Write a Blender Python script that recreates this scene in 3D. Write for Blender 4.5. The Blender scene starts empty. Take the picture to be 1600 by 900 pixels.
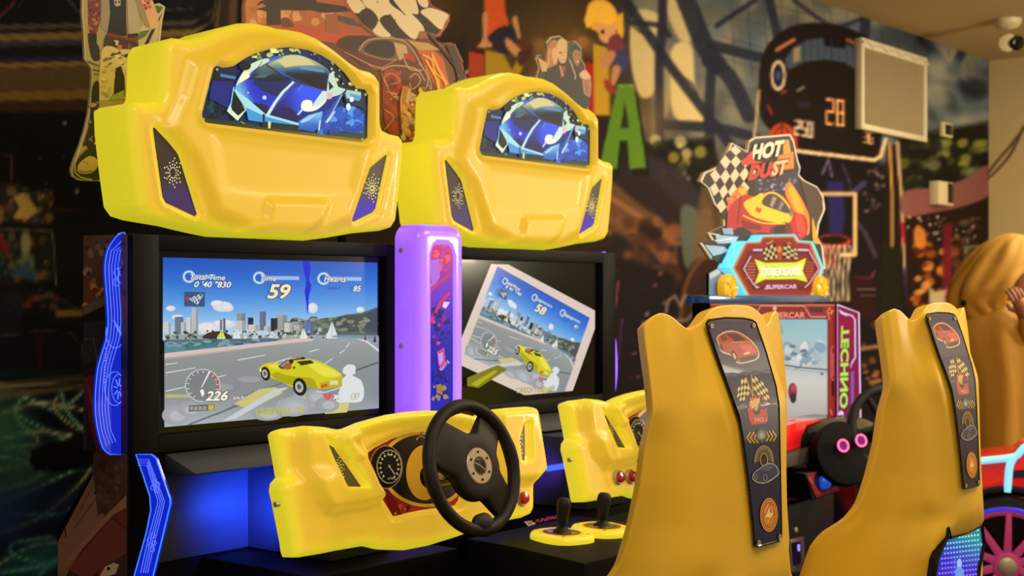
import bpy, bmesh, math, random
import numpy as np
from mathutils import Vector, Matrix
from mathutils.geometry import tessellate_polygon, delaunay_2d_cdt
SC = bpy.context.scene
COL = SC.collection
random.seed(7)
# ------------------------------------------------------------------ camera, world, lights, exposure
TH = math.atan2(1800, 2200)
CF = Vector((math.cos(TH), math.sin(TH), 0)); CR = Vector((math.sin(TH), -math.cos(TH), 0))
CH = 1.3
cam_d = bpy.data.cameras.new('camera'); cam = bpy.data.objects.new('camera', cam_d); COL.objects.link(cam)
cam.location = (0, 0, CH); cam.rotation_euler = (math.radians(90), 0, TH - math.radians(90))
cam_d.sensor_width = 36; cam_d.lens = 36 * 2200 / 1600; cam_d.shift_y = 10 / 1600
cam_d.dof.use_dof = True; cam_d.dof.focus_distance = 3.0; cam_d.dof.aperture_fstop = 5.0
cam_d.clip_start = .05; cam_d.clip_end = 60
SC.camera = cam
w = bpy.data.worlds.new('world'); SC.world = w; w.use_nodes = True
w.node_tree.nodes['Background'].inputs[0].default_value = (1.0, .80, .56, 1)
w.node_tree.nodes['Background'].inputs[1].default_value = .34
SC.view_settings.view_transform = 'Standard'; SC.view_settings.look = 'None'
SC.view_settings.exposure = 0; SC.view_settings.gamma = 1; SC.view_settings.use_curve_mapping = False
def area(name, loc, size, power, col, target=None, sy=None):
    l = bpy.data.lights.new(name, 'AREA'); l.energy = power; l.color = col; l.shape = 'RECTANGLE'
    l.size = size; l.size_y = sy or size
    o = bpy.data.objects.new(name, l); COL.objects.link(o); o.location = loc
    d = (Vector(target) - Vector(loc)) if target else Vector((0, 0, -1))
    o.rotation_euler = d.to_track_quat('-Z', 'Y').to_euler()
    return o
area('ceiling_panel_light', (1.2, .2, 2.95), 1.2, 44, (1, .80, .55))
area('ceiling_panel_light', (4.4, .6, 2.95), 1.2, 62, (1, .80, .55))
area('ceiling_panel_light', (7.4, 1.2, 2.95), 1.2, 130, (1, .84, .60))
area('ceiling_fill_light', (7.2, -1.2, 1.9), .8, 150, (1, .88, .64), (8.0, 1.6, 3))  # added fill outside the camera view, brightens ceiling and right wall
area('ceiling_spot_light', (3.9, 3.0, 2.95), .25, 5, (1, .75, .45))
area('ceiling_spot_light', (1.4, 1.2, 2.95), .3, 10, (1, .82, .6), (2.4, 2.7, 1.5))

# ------------------------------------------------------------------ helpers
def ray(u, v): return CF + CR * ((u - 800) / 2200) + Vector((0, 0, (460 - v) / 2200))
O3 = Vector((0, 0, CH))
def PY(u, v, Y): r = ray(u, v); return O3 + r * (Y / r.y)
def PX(u, v, X): r = ray(u, v); return O3 + r * (X / r.x)
def PZ(u, v, Z): r = ray(u, v); return O3 + r * ((Z - CH) / r.z)
def PP(u, v, p, n): r = ray(u, v); return O3 + r * ((Vector(p) - O3).dot(n) / r.dot(n))
def lin(c):
    return tuple(((x / 255) / 12.92 if x / 255 <= .04045 else ((x / 255 + .055) / 1.055) ** 2.4) for x in c)
def tag(o, label=None, cat=None, group=None, kind=None):
    if label: o['label'] = label
    if cat: o['category'] = cat
    if group: o['group'] = group
    if kind: o['kind'] = kind
    return o
def empty(name, loc, label=None, cat=None, group=None):
    o = bpy.data.objects.new(name, None); COL.objects.link(o); o.location = loc; o.empty_display_size = .1
    return tag(o, label, cat, group)
def origin(o):
    p = Vector((0, 0, 0))
    while o is not None: p = p + o.location; o = o.parent
    return p
def link(name, me, mats, parent=None, base=None, smooth=None):
    L = origin(parent) if parent else Vector(base or (0, 0, 0))
    if L.length: me.transform(Matrix.Translation(-L))
    o = bpy.data.objects.new(name, me); COL.objects.link(o)
    if parent: o.parent = parent
    else: o.location = L
    for m in (mats if isinstance(mats, (list, tuple)) else [mats]): me.materials.append(m)
    if smooth is not None:
        me.polygons.foreach_set('use_smooth', [True] * len(me.polygons)); me.set_sharp_from_angle(angle=math.radians(smooth))
    return o
def pmesh(name, V, F): me = bpy.data.meshes.new(name); me.from_pydata([tuple(v) for v in V], [], F); me.validate(); me.update(); return me
def bmobj(name, bm, mats, parent=None, base=None, smooth=35):
    me = bpy.data.meshes.new(name); bm.to_mesh(me); bm.free(); return link(name, me, mats, parent, base, smooth)
# ---- bmesh shapes
def b_box(bm, lo, hi, bev=0, mi=0, M=None, seg=2):
    r = bmesh.ops.create_cube(bm, size=1); vs = r['verts']
    for v in vs:
        v.co = Vector([lo[i] + (hi[i] - lo[i]) * (v.co[i] + .5) for i in range(3)])
    fs = set(f for v in vs for f in v.link_faces)
    if bev:
        r2 = bmesh.ops.bevel(bm, geom=list(set(e for v in vs for e in v.link_edges)), offset=bev, segments=seg, affect='EDGES', profile=.5)
        fs = set(r2['faces']) | set(f for f in fs if f.is_valid)
        vs = set(v for f in fs for v in f.verts)
    for f in fs: f.material_index = mi
    if M: bmesh.ops.transform(bm, matrix=M, verts=list(vs))
    return vs
def frame(d):
    d = Vector(d).normalized(); a = Vector((0, 0, 1)) if abs(d.z) < .9 else Vector((1, 0, 0))
    x = a.cross(d).normalized(); return x, d.cross(x), d
def b_cyl(bm, p0, p1, r0, r1=None, n=20, mi=0, cap=True, bev=0):
    p0 = Vector(p0); p1 = Vector(p1); r1 = r0 if r1 is None else r1; x, y, d = frame(p1 - p0)
    if bev:
        prof = [(0, max(r0 - bev, 1e-4)), (bev * .3, r0 - bev * .3), (bev, r0), ((p1 - p0).length - bev, r1), ((p1 - p0).length - bev * .3, r1 - bev * .3), ((p1 - p0).length, max(r1 - bev, 1e-4))]
    else: prof = [(0, r0), ((p1 - p0).length, r1)]
    b_lathe(bm, p0, d, prof, n, mi, cap)
def b_lathe(bm, p0, d, prof, n=24, mi=0, cap=True, sx=1, xa=None):
    x, y, d = frame(d); p0 = Vector(p0)
    if xa is not None: x = Vector(xa).normalized(); y = d.cross(x)
    R = []
    for h, r in prof:
        R.append([bm.verts.new(p0 + d * h + (x * math.cos(2 * math.pi * k / n) * sx + y * math.sin(2 * math.pi * k / n)) * r) for k in range(n)])
    for a, b in zip(R, R[1:]):
        for k in range(n):
            f = bm.faces.new((a[k], a[(k + 1) % n], b[(k + 1) % n], b[k])); f.material_index = mi
    if cap:
        f = bm.faces.new(R[0][::-1]); f.material_index = mi; f = bm.faces.new(R[-1]); f.material_index = mi
def b_tube(bm, pts, r, n=10, mi=0, closed=False, sq=None):
    pts = [Vector(p) for p in pts]; R = []; prev = None
    for i, p in enumerate(pts):
        if closed: t = pts[(i + 1) % len(pts)] - pts[i - 1]
        else: t = pts[min(i + 1, len(pts) - 1)] - pts[max(i - 1, 0)]
        t.normalize()
        if prev is None: x, y, _ = frame(t)
        else: x = (prev - t * prev.dot(t)).normalized(); y = t.cross(x)
        prev = x; rr = r[i] if isinstance(r, (list, tuple)) else r
        R.append([bm.verts.new(p + (x * math.cos(2 * math.pi * k / n) + y * math.sin(2 * math.pi * k / n)) * rr) for k in range(n)])
    m = len(R)
    for i in range(m if closed else m - 1):
        a, b = R[i], R[(i + 1) % m]
        for k in range(n): f = bm.faces.new((a[k], a[(k + 1) % n], b[(k + 1) % n], b[k])); f.material_index = mi
    if not closed: bm.faces.new(R[0][::-1]).material_index = mi; bm.faces.new(R[-1]).material_index = mi
def b_prism(bm, poly, vec, mi=0, bev=0):
    """poly: list of 3D points (planar), extruded by vec"""
    a = [bm.verts.new(Vector(p)) for p in poly]; b = [bm.verts.new(Vector(p) + Vector(vec)) for p in poly]
    n = len(a); fs = [bm.faces.new(a[::-1]), bm.faces.new(b)]
    for k in range(n): fs.append(bm.faces.new((a[k], a[(k + 1) % n], b[(k + 1) % n], b[k])))
    for f in fs: f.material_index = mi
    bmesh.ops.recalc_face_normals(bm, faces=fs)
    if bev:
        es = list(set(e for f in fs for e in f.edges if e.is_manifold and e.calc_face_angle(0) > .5))
        bmesh.ops.bevel(bm, geom=es, offset=bev, segments=2, affect='EDGES', profile=.5)
def smoothp(pts, closed=True, n=6):
    """Catmull-Rom"""
    P = [Vector(p) for p in pts]; out = []; m = len(P)
    for i in range(m if closed else m - 1):
        if closed: a, b, c, d = P[i - 1], P[i], P[(i + 1) % m], P[(i + 2) % m]
        else: a, b, c, d = P[max(i - 1, 0)], P[i], P[i + 1], P[min(i + 2, m - 1)]
        for k in range(n):
            t = k / n
            out.append(.5 * ((2 * b) + (c - a) * t + (2 * a - 5 * b + 4 * c - d) * t * t + (3 * b - a - 3 * c + d) * t ** 3))
    if not closed: out.append(P[-1])
    return out
def resample(pts, step):
    out = []; n = len(pts)
    for i in range(n):
        a = Vector(pts[i][:2]); b = Vector(pts[(i + 1) % n][:2]); k = max(1, round((b - a).length / step))
        for j in range(k): out.append(a.lerp(b, j / k))
    return out
def dist_poly(P, loop):
    """signed distance (inside positive); P Nx2, loop Mx2"""
    A = np.array([tuple(p)[:2] for p in loop]); B = np.roll(A, -1, 0); P = np.asarray(P, float)
    dmin = np.full(len(P), 1e9); ins = np.zeros(len(P), bool)
    for a, b in zip(A, B):
        ab = b - a; L = (ab ** 2).sum() or 1e-12
        t = np.clip(((P - a) @ ab) / L, 0, 1); q = a + t[:, None] * ab; dmin = np.minimum(dmin, np.hypot(*(P - q).T))
        c = ((a[1] > P[:, 1]) != (b[1] > P[:, 1]))
        with np.errstate(divide='ignore', invalid='ignore'):
            xi = (b[0] - a[0]) * (P[:, 1] - a[1]) / (b[1] - a[1] + 1e-15) + a[0]
        ins ^= c & (P[:, 0] < xi)
    return np.where(ins, dmin, -dmin)
def sstep(x, a, b): t = np.clip((x - a) / (b - a), 0, 1); return t * t * (3 - 2 * t)
def relief(name, outline, hf, to3, mats, parent=None, base=None, res=.008, loops=(), thick=.1, R=.02, holes=(), seams=(), back_scale=1, drop=0):
    """solid plate: outline (2D), front height hf(P, d) in metres, sides of depth thick, to3(x,z,h)->3D"""
    ol = resample(outline, res); A = np.array([tuple(p) for p in ol]); lo = A.min(0); hi = A.max(0)
    xs = np.arange(lo[0], hi[0], res); zs = np.arange(lo[1], hi[1], res)
    G = np.array([(x + (.5 * res if j % 2 else 0), z) for j, z in enumerate(zs) for x in xs])
    keep = dist_poly(G, outline) > res * .6
    pts = [tuple(p) for p in ol]; edges = [(i, (i + 1) % len(ol)) for i in range(len(ol))]
    allk = keep
    for lp in list(loops) + list(holes):
        l2 = resample(lp, res * .8); n0 = len(pts); pts += [tuple(p) for p in l2]; edges += [(n0 + i, n0 + (i + 1) % len(l2)) for i in range(len(l2))]
        allk &= np.abs(dist_poly(G, lp)) > res * .45
    # inset rings for the rounded rim
    for rr in (R * .12, R * .4):
        if rr <= 0: continue
        d = np.array([0]);
        n = len(ol)
        ring = []
        for i in range(n):
            a = ol[i - 1]; b = ol[(i + 1) % n]; t = (b - a); t.normalize(); nn = Vector((-t.y, t.x)); ring.append(nn)
        c = np.array([tuple(Vector(ol[i]) + ring[i] * rr) for i in range(n)]); dd = dist_poly(c, outline)
        if (dd > 0).mean() < .5: c = np.array([tuple(Vector(ol[i]) - ring[i] * rr) for i in range(n)]); dd = dist_poly(c, outline)
        pts += [tuple(p) for p, q in zip(c, dd) if q > rr * .8]
    G = G[allk]; pts += [tuple(p) for p in G]
    r = delaunay_2d_cdt([Vector(p) for p in pts], edges, [], 1, 1e-6)
    V2 = np.array([tuple(v) for v in r[0]]); F = [list(f) for f in r[2]]
    if holes:
        cen = np.array([V2[f].mean(0) for f in F]); bad = np.zeros(len(F), bool)
        for h in holes: bad |= dist_poly(cen, h) > 0
        F = [f for f, b in zip(F, bad) if not b]
    cen = np.array([V2[f].mean(0) for f in F]); ok = dist_poly(cen, outline) > -1e-6; F = [f for f, b in zip(F, ok) if b]
    d = dist_poly(V2, outline); d = np.maximum(d, 0); H = hf(V2, d)
    V = [to3(p[0], p[1], h) for p, h in zip(V2, H)]
    # boundary edges
    cnt = {}
    for f in F:
        for a, b in zip(f, f[1:] + f[:1]): cnt[(a, b)] = 1
    bd = [(a, b) for (a, b) in cnt if (b, a) not in cnt]
    gl = d.copy()
    for lp in seams: gl = np.minimum(gl, np.abs(dist_poly(V2, lp)) * 1.3 + .010)
    nxt = dict(bd); used = set(); glow = list(gl)
    N = len(V); back = {}; mid = {}
    cx, cz = A.mean(0)
    for a, b in bd:
        for q in (a, b):
            if q not in back:
                x = cx + (V2[q][0] - cx) * back_scale; z = cz + (V2[q][1] - cz) * back_scale
                mid[q] = len(V); V.append(to3(V2[q][0] * .5 + x * .5, V2[q][1] * .5 + z * .5 + drop * .5, H[q] * .5 - thick * .5)); glow.append(-.01)
                back[q] = len(V); V.append(to3(x, z + drop, -thick)); glow.append(-.02)
    for a, b in bd: F.append([b, a, mid[a], mid[b]]); F.append([mid[b], mid[a], back[a], back[b]])
    # back cap
    seen = set()
    for a, b in bd:
        if a in seen: continue
        lp = []; q = a
        while q not in seen and q in nxt: seen.add(q); lp.append(back[q]); q = nxt[q]
        if len(lp) > 2 and not holes: F.append(lp[::-1])
    me = pmesh(name, V, F)
    bm = bmesh.new(); bm.from_mesh(me); bmesh.ops.recalc_face_normals(bm, faces=bm.faces); bm.to_mesh(me); bm.free()
    at = me.attributes.new('glow', 'FLOAT', 'POINT'); g = np.array(glow[:len(me.vertices)] + [0] * max(0, len(me.vertices) - len(glow)))
    at.data.foreach_set('value', g.astype(np.float32))
    return link(name, me, mats, parent, base, 50)
def rim(d, R): t = 1 - np.clip(d / R, 0, 1); return R * np.sqrt(np.maximum(1 - t * t, 0))
# ---- materials
def mat(name, col, rough=.5, metal=0, emit=None, es=0, coat=0, noise=0, nscale=30, spec=.5, bump=0, bscale=60):
    m = bpy.data.materials.new(name); m.use_nodes = True; nt = m.node_tree; b = nt.nodes['Principled BSDF']
    c = lin(col) if max(col) > 1 else col
    b.inputs['Base Color'].default_value = (*c, 1); b.inputs['Roughness'].default_value = rough; b.inputs['Metallic'].default_value = metal
    b.inputs['Coat Weight'].default_value = coat; b.inputs['Specular IOR Level'].default_value = spec
    if emit: b.inputs['Emission Color'].default_value = (*lin(emit), 1); b.inputs['Emission Strength'].default_value = es
    tc = nt.nodes.new('ShaderNodeTexCoord'); n = nt.nodes.new('ShaderNodeTexNoise'); n.inputs['Scale'].default_value = nscale; n.inputs['Detail'].default_value = 4
    nt.links.new(tc.outputs['Object'], n.inputs['Vector'])
    k = noise or .06
    mx = nt.nodes.new('ShaderNodeMix'); mx.data_type = 'RGBA'; mx.inputs['A'].default_value = (*[x * (1 - k) for x in c], 1); mx.inputs['B'].default_value = (*[min(1, x * (1 + k)) for x in c], 1)
    nt.links.new(n.outputs['Fac'], mx.inputs['Factor']); nt.links.new(mx.outputs['Result'], b.inputs['Base Color'])
    if bump:
        n2 = nt.nodes.new('ShaderNodeTexNoise'); n2.inputs['Scale'].default_value = bscale; nt.links.new(tc.outputs['Object'], n2.inputs['Vector'])
        bp = nt.nodes.new('ShaderNodeBump'); bp.inputs['Strength'].default_value = bump; bp.inputs['Distance'].default_value = .003
        nt.links.new(n2.outputs['Fac'], bp.inputs['Height']); nt.links.new(bp.outputs['Normal'], b.inputs['Normal'])
    return m
def mat_attr(name, emit=0, rough=.4, gain=1, coat=0, base=1.0, spec=.4):
    """printed or luminous picture whose colours come from the mesh"""
    m = bpy.data.materials.new(name); m.use_nodes = True; nt = m.node_tree; b = nt.nodes['Principled BSDF']
    a = nt.nodes.new('ShaderNodeAttribute'); a.attribute_name = 'Col'; b.inputs['Roughness'].default_value = rough; b.inputs['Coat Weight'].default_value = coat
    b.inputs['Specular IOR Level'].default_value = spec
    vm = nt.nodes.new('ShaderNodeVectorMath'); vm.operation = 'SCALE'; vm.inputs['Scale'].default_value = gain * base
    nt.links.new(a.outputs['Color'], vm.inputs[0]); nt.links.new(vm.outputs['Vector'], b.inputs['Base Color'])
    if emit: nt.links.new(a.outputs['Color'], b.inputs['Emission Color']); b.inputs['Emission Strength'].default_value = emit
    return m
# ---- vector art on a surface
_tc = {}
def text_tris(s, bold=0):
    k = (s, bold)
    if k in _tc: return _tc[k]
    cu = bpy.data.curves.new('t', 'FONT'); cu.body = s; cu.size = 1; cu.offset = bold; cu.resolution_u = 3
    o = bpy.data.objects.new('t', cu); COL.objects.link(o); dg = bpy.context.evaluated_depsgraph_get(); dg.update()
    me = o.evaluated_get(dg).to_mesh(); me.calc_loop_triangles()
    T = [[(me.vertices[i].co.x, me.vertices[i].co.y) for i in t.vertices] for t in me.loop_triangles]
    o.evaluated_get(dg).to_mesh_clear(); bpy.data.objects.remove(o); bpy.data.curves.remove(cu)
    _tc[k] = T; return T
class Art:
    def __init__(s, m, n, eps=2e-5, maxe=20, clip=None, pre=None):
        s.m = m; s.n = Vector(n).normalized(); s.eps = eps; s.L = 0; s.V = []; s.F = []; s.C = []; s.maxe = maxe; s.clip = clip; s.pre = pre
    def _emit(s, pts, cols):
        if s.pre: pts = [s.pre(*p) for p in pts]
        if s.clip:
            pts, cols = clip_poly(pts, cols, s.clip)
            if len(pts) < 3: return
        off = s.n * (s.eps * s.L); n0 = len(s.V)
        s.V += [s.m(*p) + off for p in pts]; s.F.append(tuple(range(n0, n0 + len(pts)))); s.C += cols
    def tri(s, t, col):
        if callable(col):
            st = [t]
            while st:
                a, b, c = st.pop()
                l = [(math.dist(a, b), 0), (math.dist(b, c), 1), (math.dist(c, a), 2)]; mx, k = max(l)
                if mx > s.maxe:
                    if k == 1: a, b, c = b, c, a
                    elif k == 2: a, b, c = c, a, b
                    m = ((a[0] + b[0]) / 2, (a[1] + b[1]) / 2); st += [(a, m, c), (m, b, c)]
                else: s._emit([a, b, c], [lin(col(*p)) for p in (a, b, c)])
        else: c = lin(col); s._emit(list(t), [c] * len(t))
    def poly(s, pts, col):
        s.L += 1; pts = [tuple(p)[:2] for p in pts]
        if len(pts) < 3: return s
        for t in tessellate_polygon([[Vector((*p, 0)) for p in pts]]): s.tri([pts[i] for i in t], col)
        return s
    def sm(s, pts, col, n=5): return s.poly([tuple(p) for p in smoothp([Vector((*p, 0)) for p in pts], True, n)], col)
    def rect(s, x0, y0, x1, y1, col): return s.poly([(x0, y0), (x1, y0), (x1, y1), (x0, y1)], col)
    def ell(s, cx, cy, rx, ry=None, col=(255, 255, 255), rot=0, n=28, a0=0, a1=360):
        ry = rx if ry is None else ry; c, q = math.cos(math.radians(rot)), math.sin(math.radians(rot)); P = []
        for k in range(n + (a1 - a0 < 360)):
            a = math.radians(a0 + (a1 - a0) * k / n); x, y = rx * math.cos(a), ry * math.sin(a); P.append((cx + x * c - y * q, cy + x * q + y * c))
        return s.poly(P, col)
    def ring(s, cx, cy, rx, ry, w, col, a0=0, a1=360, n=32, rot=0, wy=None):
        s.L += 1; wy = w if wy is None else wy; c, q = math.cos(math.radians(rot)), math.sin(math.radians(rot))
        def P(a, kx, ky): x, y = kx * math.cos(a), ky * math.sin(a); return (cx + x * c - y * q, cy + x * q + y * c)
        for k in range(n):
            a = math.radians(a0 + (a1 - a0) * k / n); b = math.radians(a0 + (a1 - a0) * (k + 1) / n)
            s.tri([P(a, rx, ry), P(b, rx, ry), P(b, rx - w, ry - wy), P(a, rx - w, ry - wy)], lambda *_: col) if False else s._emit([P(a, rx, ry), P(b, rx, ry), P(b, rx - w, ry - wy), P(a, rx - w, ry - wy)], [lin(col)] * 4)
        return s
    def line(s, pts, wd, col, closed=False, curve=0):
        s.L += 1
        if curve: pts = [tuple(p)[:2] for p in smoothp([Vector((*p, 0)) for p in pts], closed, curve)]
        P = [Vector(p) for p in pts]; n = len(P); A = []
        for i in range(n):
            a = P[i - 1] if (i or closed) else P[0]; b = P[(i + 1) % n] if (i < n - 1 or closed) else P[-1]
            t = b - a
            if t.length < 1e-9: t = Vector((1, 0))
            t.normalize(); k = wd[i] if isinstance(wd, (list, tuple)) else wd
            nn = Vector((-t.y, t.x)) * k * .5; A.append((tuple(P[i] + nn), tuple(P[i] - nn)))
        c = lin(col)
        for i in range(n if closed else n - 1):
            j = (i + 1) % n; s._emit([A[i][0], A[j][0], A[j][1], A[i][1]], [c] * 4)
        return s
    def text(s, st, x, y, size, col, shear=0, bold=0, dx=(1, 0), dy=(0, -1), out=None, center=False, sx=1):
        T0 = text_tris(st, bold)
        if center: xs = [p[0] for t in T0 for p in t]; x -= (min(xs) + max(xs)) / 2 * size * sx * dx[0]; y -= (min(xs) + max(xs)) / 2 * size * sx * dx[1]
        def mp(p): a = (p[0] + p[1] * shear) * size * sx; b = p[1] * size; return (x + dx[0] * a + dy[0] * b, y + dx[1] * a + dy[1] * b)
        if out:
            s.L += 1; c = lin(out[1])
            for t in text_tris(st, bold + out[0]): s._emit([mp(p) for p in t], [c] * 3)
            s.L += 1
        s.L += 1; c = lin(col)
        for t in T0: s._emit([mp(p) for p in t], [c] * 3)
        return s
    def blobs(s, n, box, cols, r0, r1, seed=1, asp=1, rot=0, inside=None, jag=.3, nv=7):
        R = random.Random(seed)
        for _ in range(n):
            cx = R.uniform(box[0], box[2]); cy = R.uniform(box[1], box[3]); r = R.uniform(r0, r1); a0 = math.radians(rot + R.uniform(-25, 25)); c = R.choice(cols)
            P = []
            for k in range(nv):
                a = 2 * math.pi * k / nv; rr = r * R.uniform(1 - jag, 1 + jag); x = rr * math.cos(a) * asp; y = rr * math.sin(a)
                P.append((cx + x * math.cos(a0) - y * math.sin(a0), cy + x * math.sin(a0) + y * math.cos(a0)))
            if inside is not None and dist_poly(P, inside).min() < 0: continue
            s.poly(P, c)
        return s
    def check(s, q, nx, ny, c1=(235, 230, 215), c2=(20, 18, 18), bend=0):
        """chequered quad q = TL,TR,BR,BL"""
        def P(a, b):
            t = [q[0][i] * (1 - a) + q[1][i] * a for i in (0, 1)]; l = [q[3][i] * (1 - a) + q[2][i] * a for i in (0, 1)]
            return (t[0] * (1 - b) + l[0] * b + bend * math.sin(b * 6) * .5, t[1] * (1 - b) + l[1] * b + bend * math.sin(a * 6.28))
        s.L += 1
        for i in range(nx):
            for j in range(ny):
                s._emit([P(i / nx, j / ny), P((i + 1) / nx, j / ny), P((i + 1) / nx, (j + 1) / ny), P(i / nx, (j + 1) / ny)], [lin(c1 if (i + j) % 2 else c2)] * 4)
        return s
    def build(s, name, m, parent=None, base=None, board=None, thick=.004, mb=None):
        """board: outline (input coords) of the solid sheet that carries the print"""
        nA = len(s.V); mats = [m]; V = list(s.V); F = list(s.F); C = [c for c in s.C]
        if board:
            P = [s.m(*(s.pre(*p) if s.pre else p)) for p in board]; k = len(P); n0 = len(V); e = s.n * (-1e-4)
            V += [p + e for p in P] + [p - s.n * thick for p in P]
            F.append(tuple(range(n0, n0 + k))); F.append(tuple(range(n0 + 2 * k - 1, n0 + k - 1, -1)))
            for i in range(k): j = (i + 1) % k; F.append((n0 + i, n0 + j, n0 + k + j, n0 + k + i))
        me = bpy.data.meshes.new(name); me.from_pydata([tuple(v) for v in V], [], F)
        ca = me.color_attributes.new('Col', 'FLOAT_COLOR', 'CORNER')
        arr = np.ones((len(me.loops), 4), np.float32); arr[:len(C), :3] = np.array(C, np.float32)
        if board and len(F) > len(s.F): arr[len(C):, :3] = .5
        ca.data.foreach_set('color', arr.ravel())
        me.update()
        bm = bmesh.new(); bm.from_mesh(me)
        for f in bm.faces:
            if f.index < len(s.F) and f.normal.dot(s.n) < 0: f.normal_flip()
        bm.to_mesh(me); bm.free()
        if board and mb is not None:
            mats.append(mb); mi = [0] * len(s.F) + [1] * (len(F) - len(s.F)); me.polygons.foreach_set('material_index', mi)
        return link(name, me, mats, parent, base)
def clip_poly(pts, cols, clip):
    """Sutherland-Hodgman against convex clip polygon (any winding)"""
    ar = sum(a[0] * b[1] - b[0] * a[1] for a, b in zip(clip, clip[1:] + clip[:1])); sg = 1 if ar > 0 else -1
    P = [(p[0], p[1], c) for p, c in zip(pts, cols)]
    for a, b in zip(clip, clip[1:] + clip[:1]):
        f = lambda p: sg * ((b[0] - a[0]) * (p[1] - a[1]) - (b[1] - a[1]) * (p[0] - a[0])); Q = []
        for p, q in zip(P, P[1:] + P[:1]):
            fp, fq = f(p), f(q)
            if fp >= 0: Q.append(p)
            if (fp >= 0) != (fq >= 0):
                t = fp / (fp - fq); Q.append((p[0] + (q[0] - p[0]) * t, p[1] + (q[1] - p[1]) * t, tuple(x + (y - x) * t for x, y in zip(p[2], q[2]))))
        P = Q
        if len(P) < 3: return [], []
    return [(p[0], p[1]) for p in P], [p[2] for p in P]
def crop(x0, y0, k): return lambda x, y: (x0 + x / k, y0 + y / k)
def onY(Y, cr=None):
    return (lambda x, y: PY(*cr(x, y), Y)) if cr else (lambda x, y: PY(x, y, Y))
def onX(X, cr=None):
    return (lambda x, y: PX(*cr(x, y), X)) if cr else (lambda x, y: PX(x, y, X))
def homog(src, dst):
    """2D homography from 4 src to 4 dst points"""
    A = []; B = []
    for (x, y), (X, Y) in zip(src, dst):
        A += [[x, y, 1, 0, 0, 0, -X * x, -X * y], [0, 0, 0, x, y, 1, -Y * x, -Y * y]]; B += [X, Y]
    h = np.linalg.solve(np.array(A, float), np.array(B, float))
    def f(x, y): w_ = h[6] * x + h[7] * y + 1; return ((h[0] * x + h[1] * y + h[2]) / w_, (h[3] * x + h[4] * y + h[5]) / w_)
    return f
def mixc(a, b, t): t = max(0, min(1, t)); return tuple(x + (y - x) * t for x, y in zip(a, b))
def ramp(stops):
    def f(t):
        if t <= stops[0][0]: return stops[0][1]
        for (a, ca), (b, cb) in zip(stops, stops[1:]):
            if t <= b: return mixc(ca, cb, (t - a) / (b - a))
        return stops[-1][1]
    return f
def dup(root, off, label=None, group=None, skip=()):
    def cp(o, par):
        c = o.copy(); COL.objects.link(c); c.parent = par
        for ch in [x for x in list(bpy.data.objects) if x.parent == o and x.name.split('.')[0] not in skip]: cp(ch, c)
        return c
    r = cp(root, None); r.location = root.location + Vector(off)
    if label: r['label'] = label
    if group: r['group'] = group
    return r
# ------------------------------------------------------------------ room shell
YW = 3.80; XR = 10.12; ZC = 3.0
M_ceil = mat('cream_ceiling', (196, 166, 112), .8); M_wall = mat('cream_plaster', (204, 178, 122), .8, noise=.04); M_floor = mat('dark_floor_tiles', (40, 34, 30), .25)
M_cream = mat('cream_plastic', (214, 196, 150), .5); M_mural = mat_attr('printed_wall_mural', rough=.65, gain=1.5, spec=.1)
def struct(name, lo, hi, m): bm = bmesh.new(); b_box(bm, lo, hi); o = bmobj(name, bm, m, None, ((lo[0] + hi[0]) / 2, (lo[1] + hi[1]) / 2, lo[2]), None); o['kind'] = 'structure'; return o
struct('floor', (-.5, -2.5, -.1), (XR + .2, YW + .2, 0), M_floor)
struct('ceiling', (-.5, -2.5, ZC), (XR + .2, YW + .2, ZC + .1), M_ceil)
struct('wall_right', (XR, -2.5, 0), (XR + .2, YW + .2, ZC), M_wall)

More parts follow.
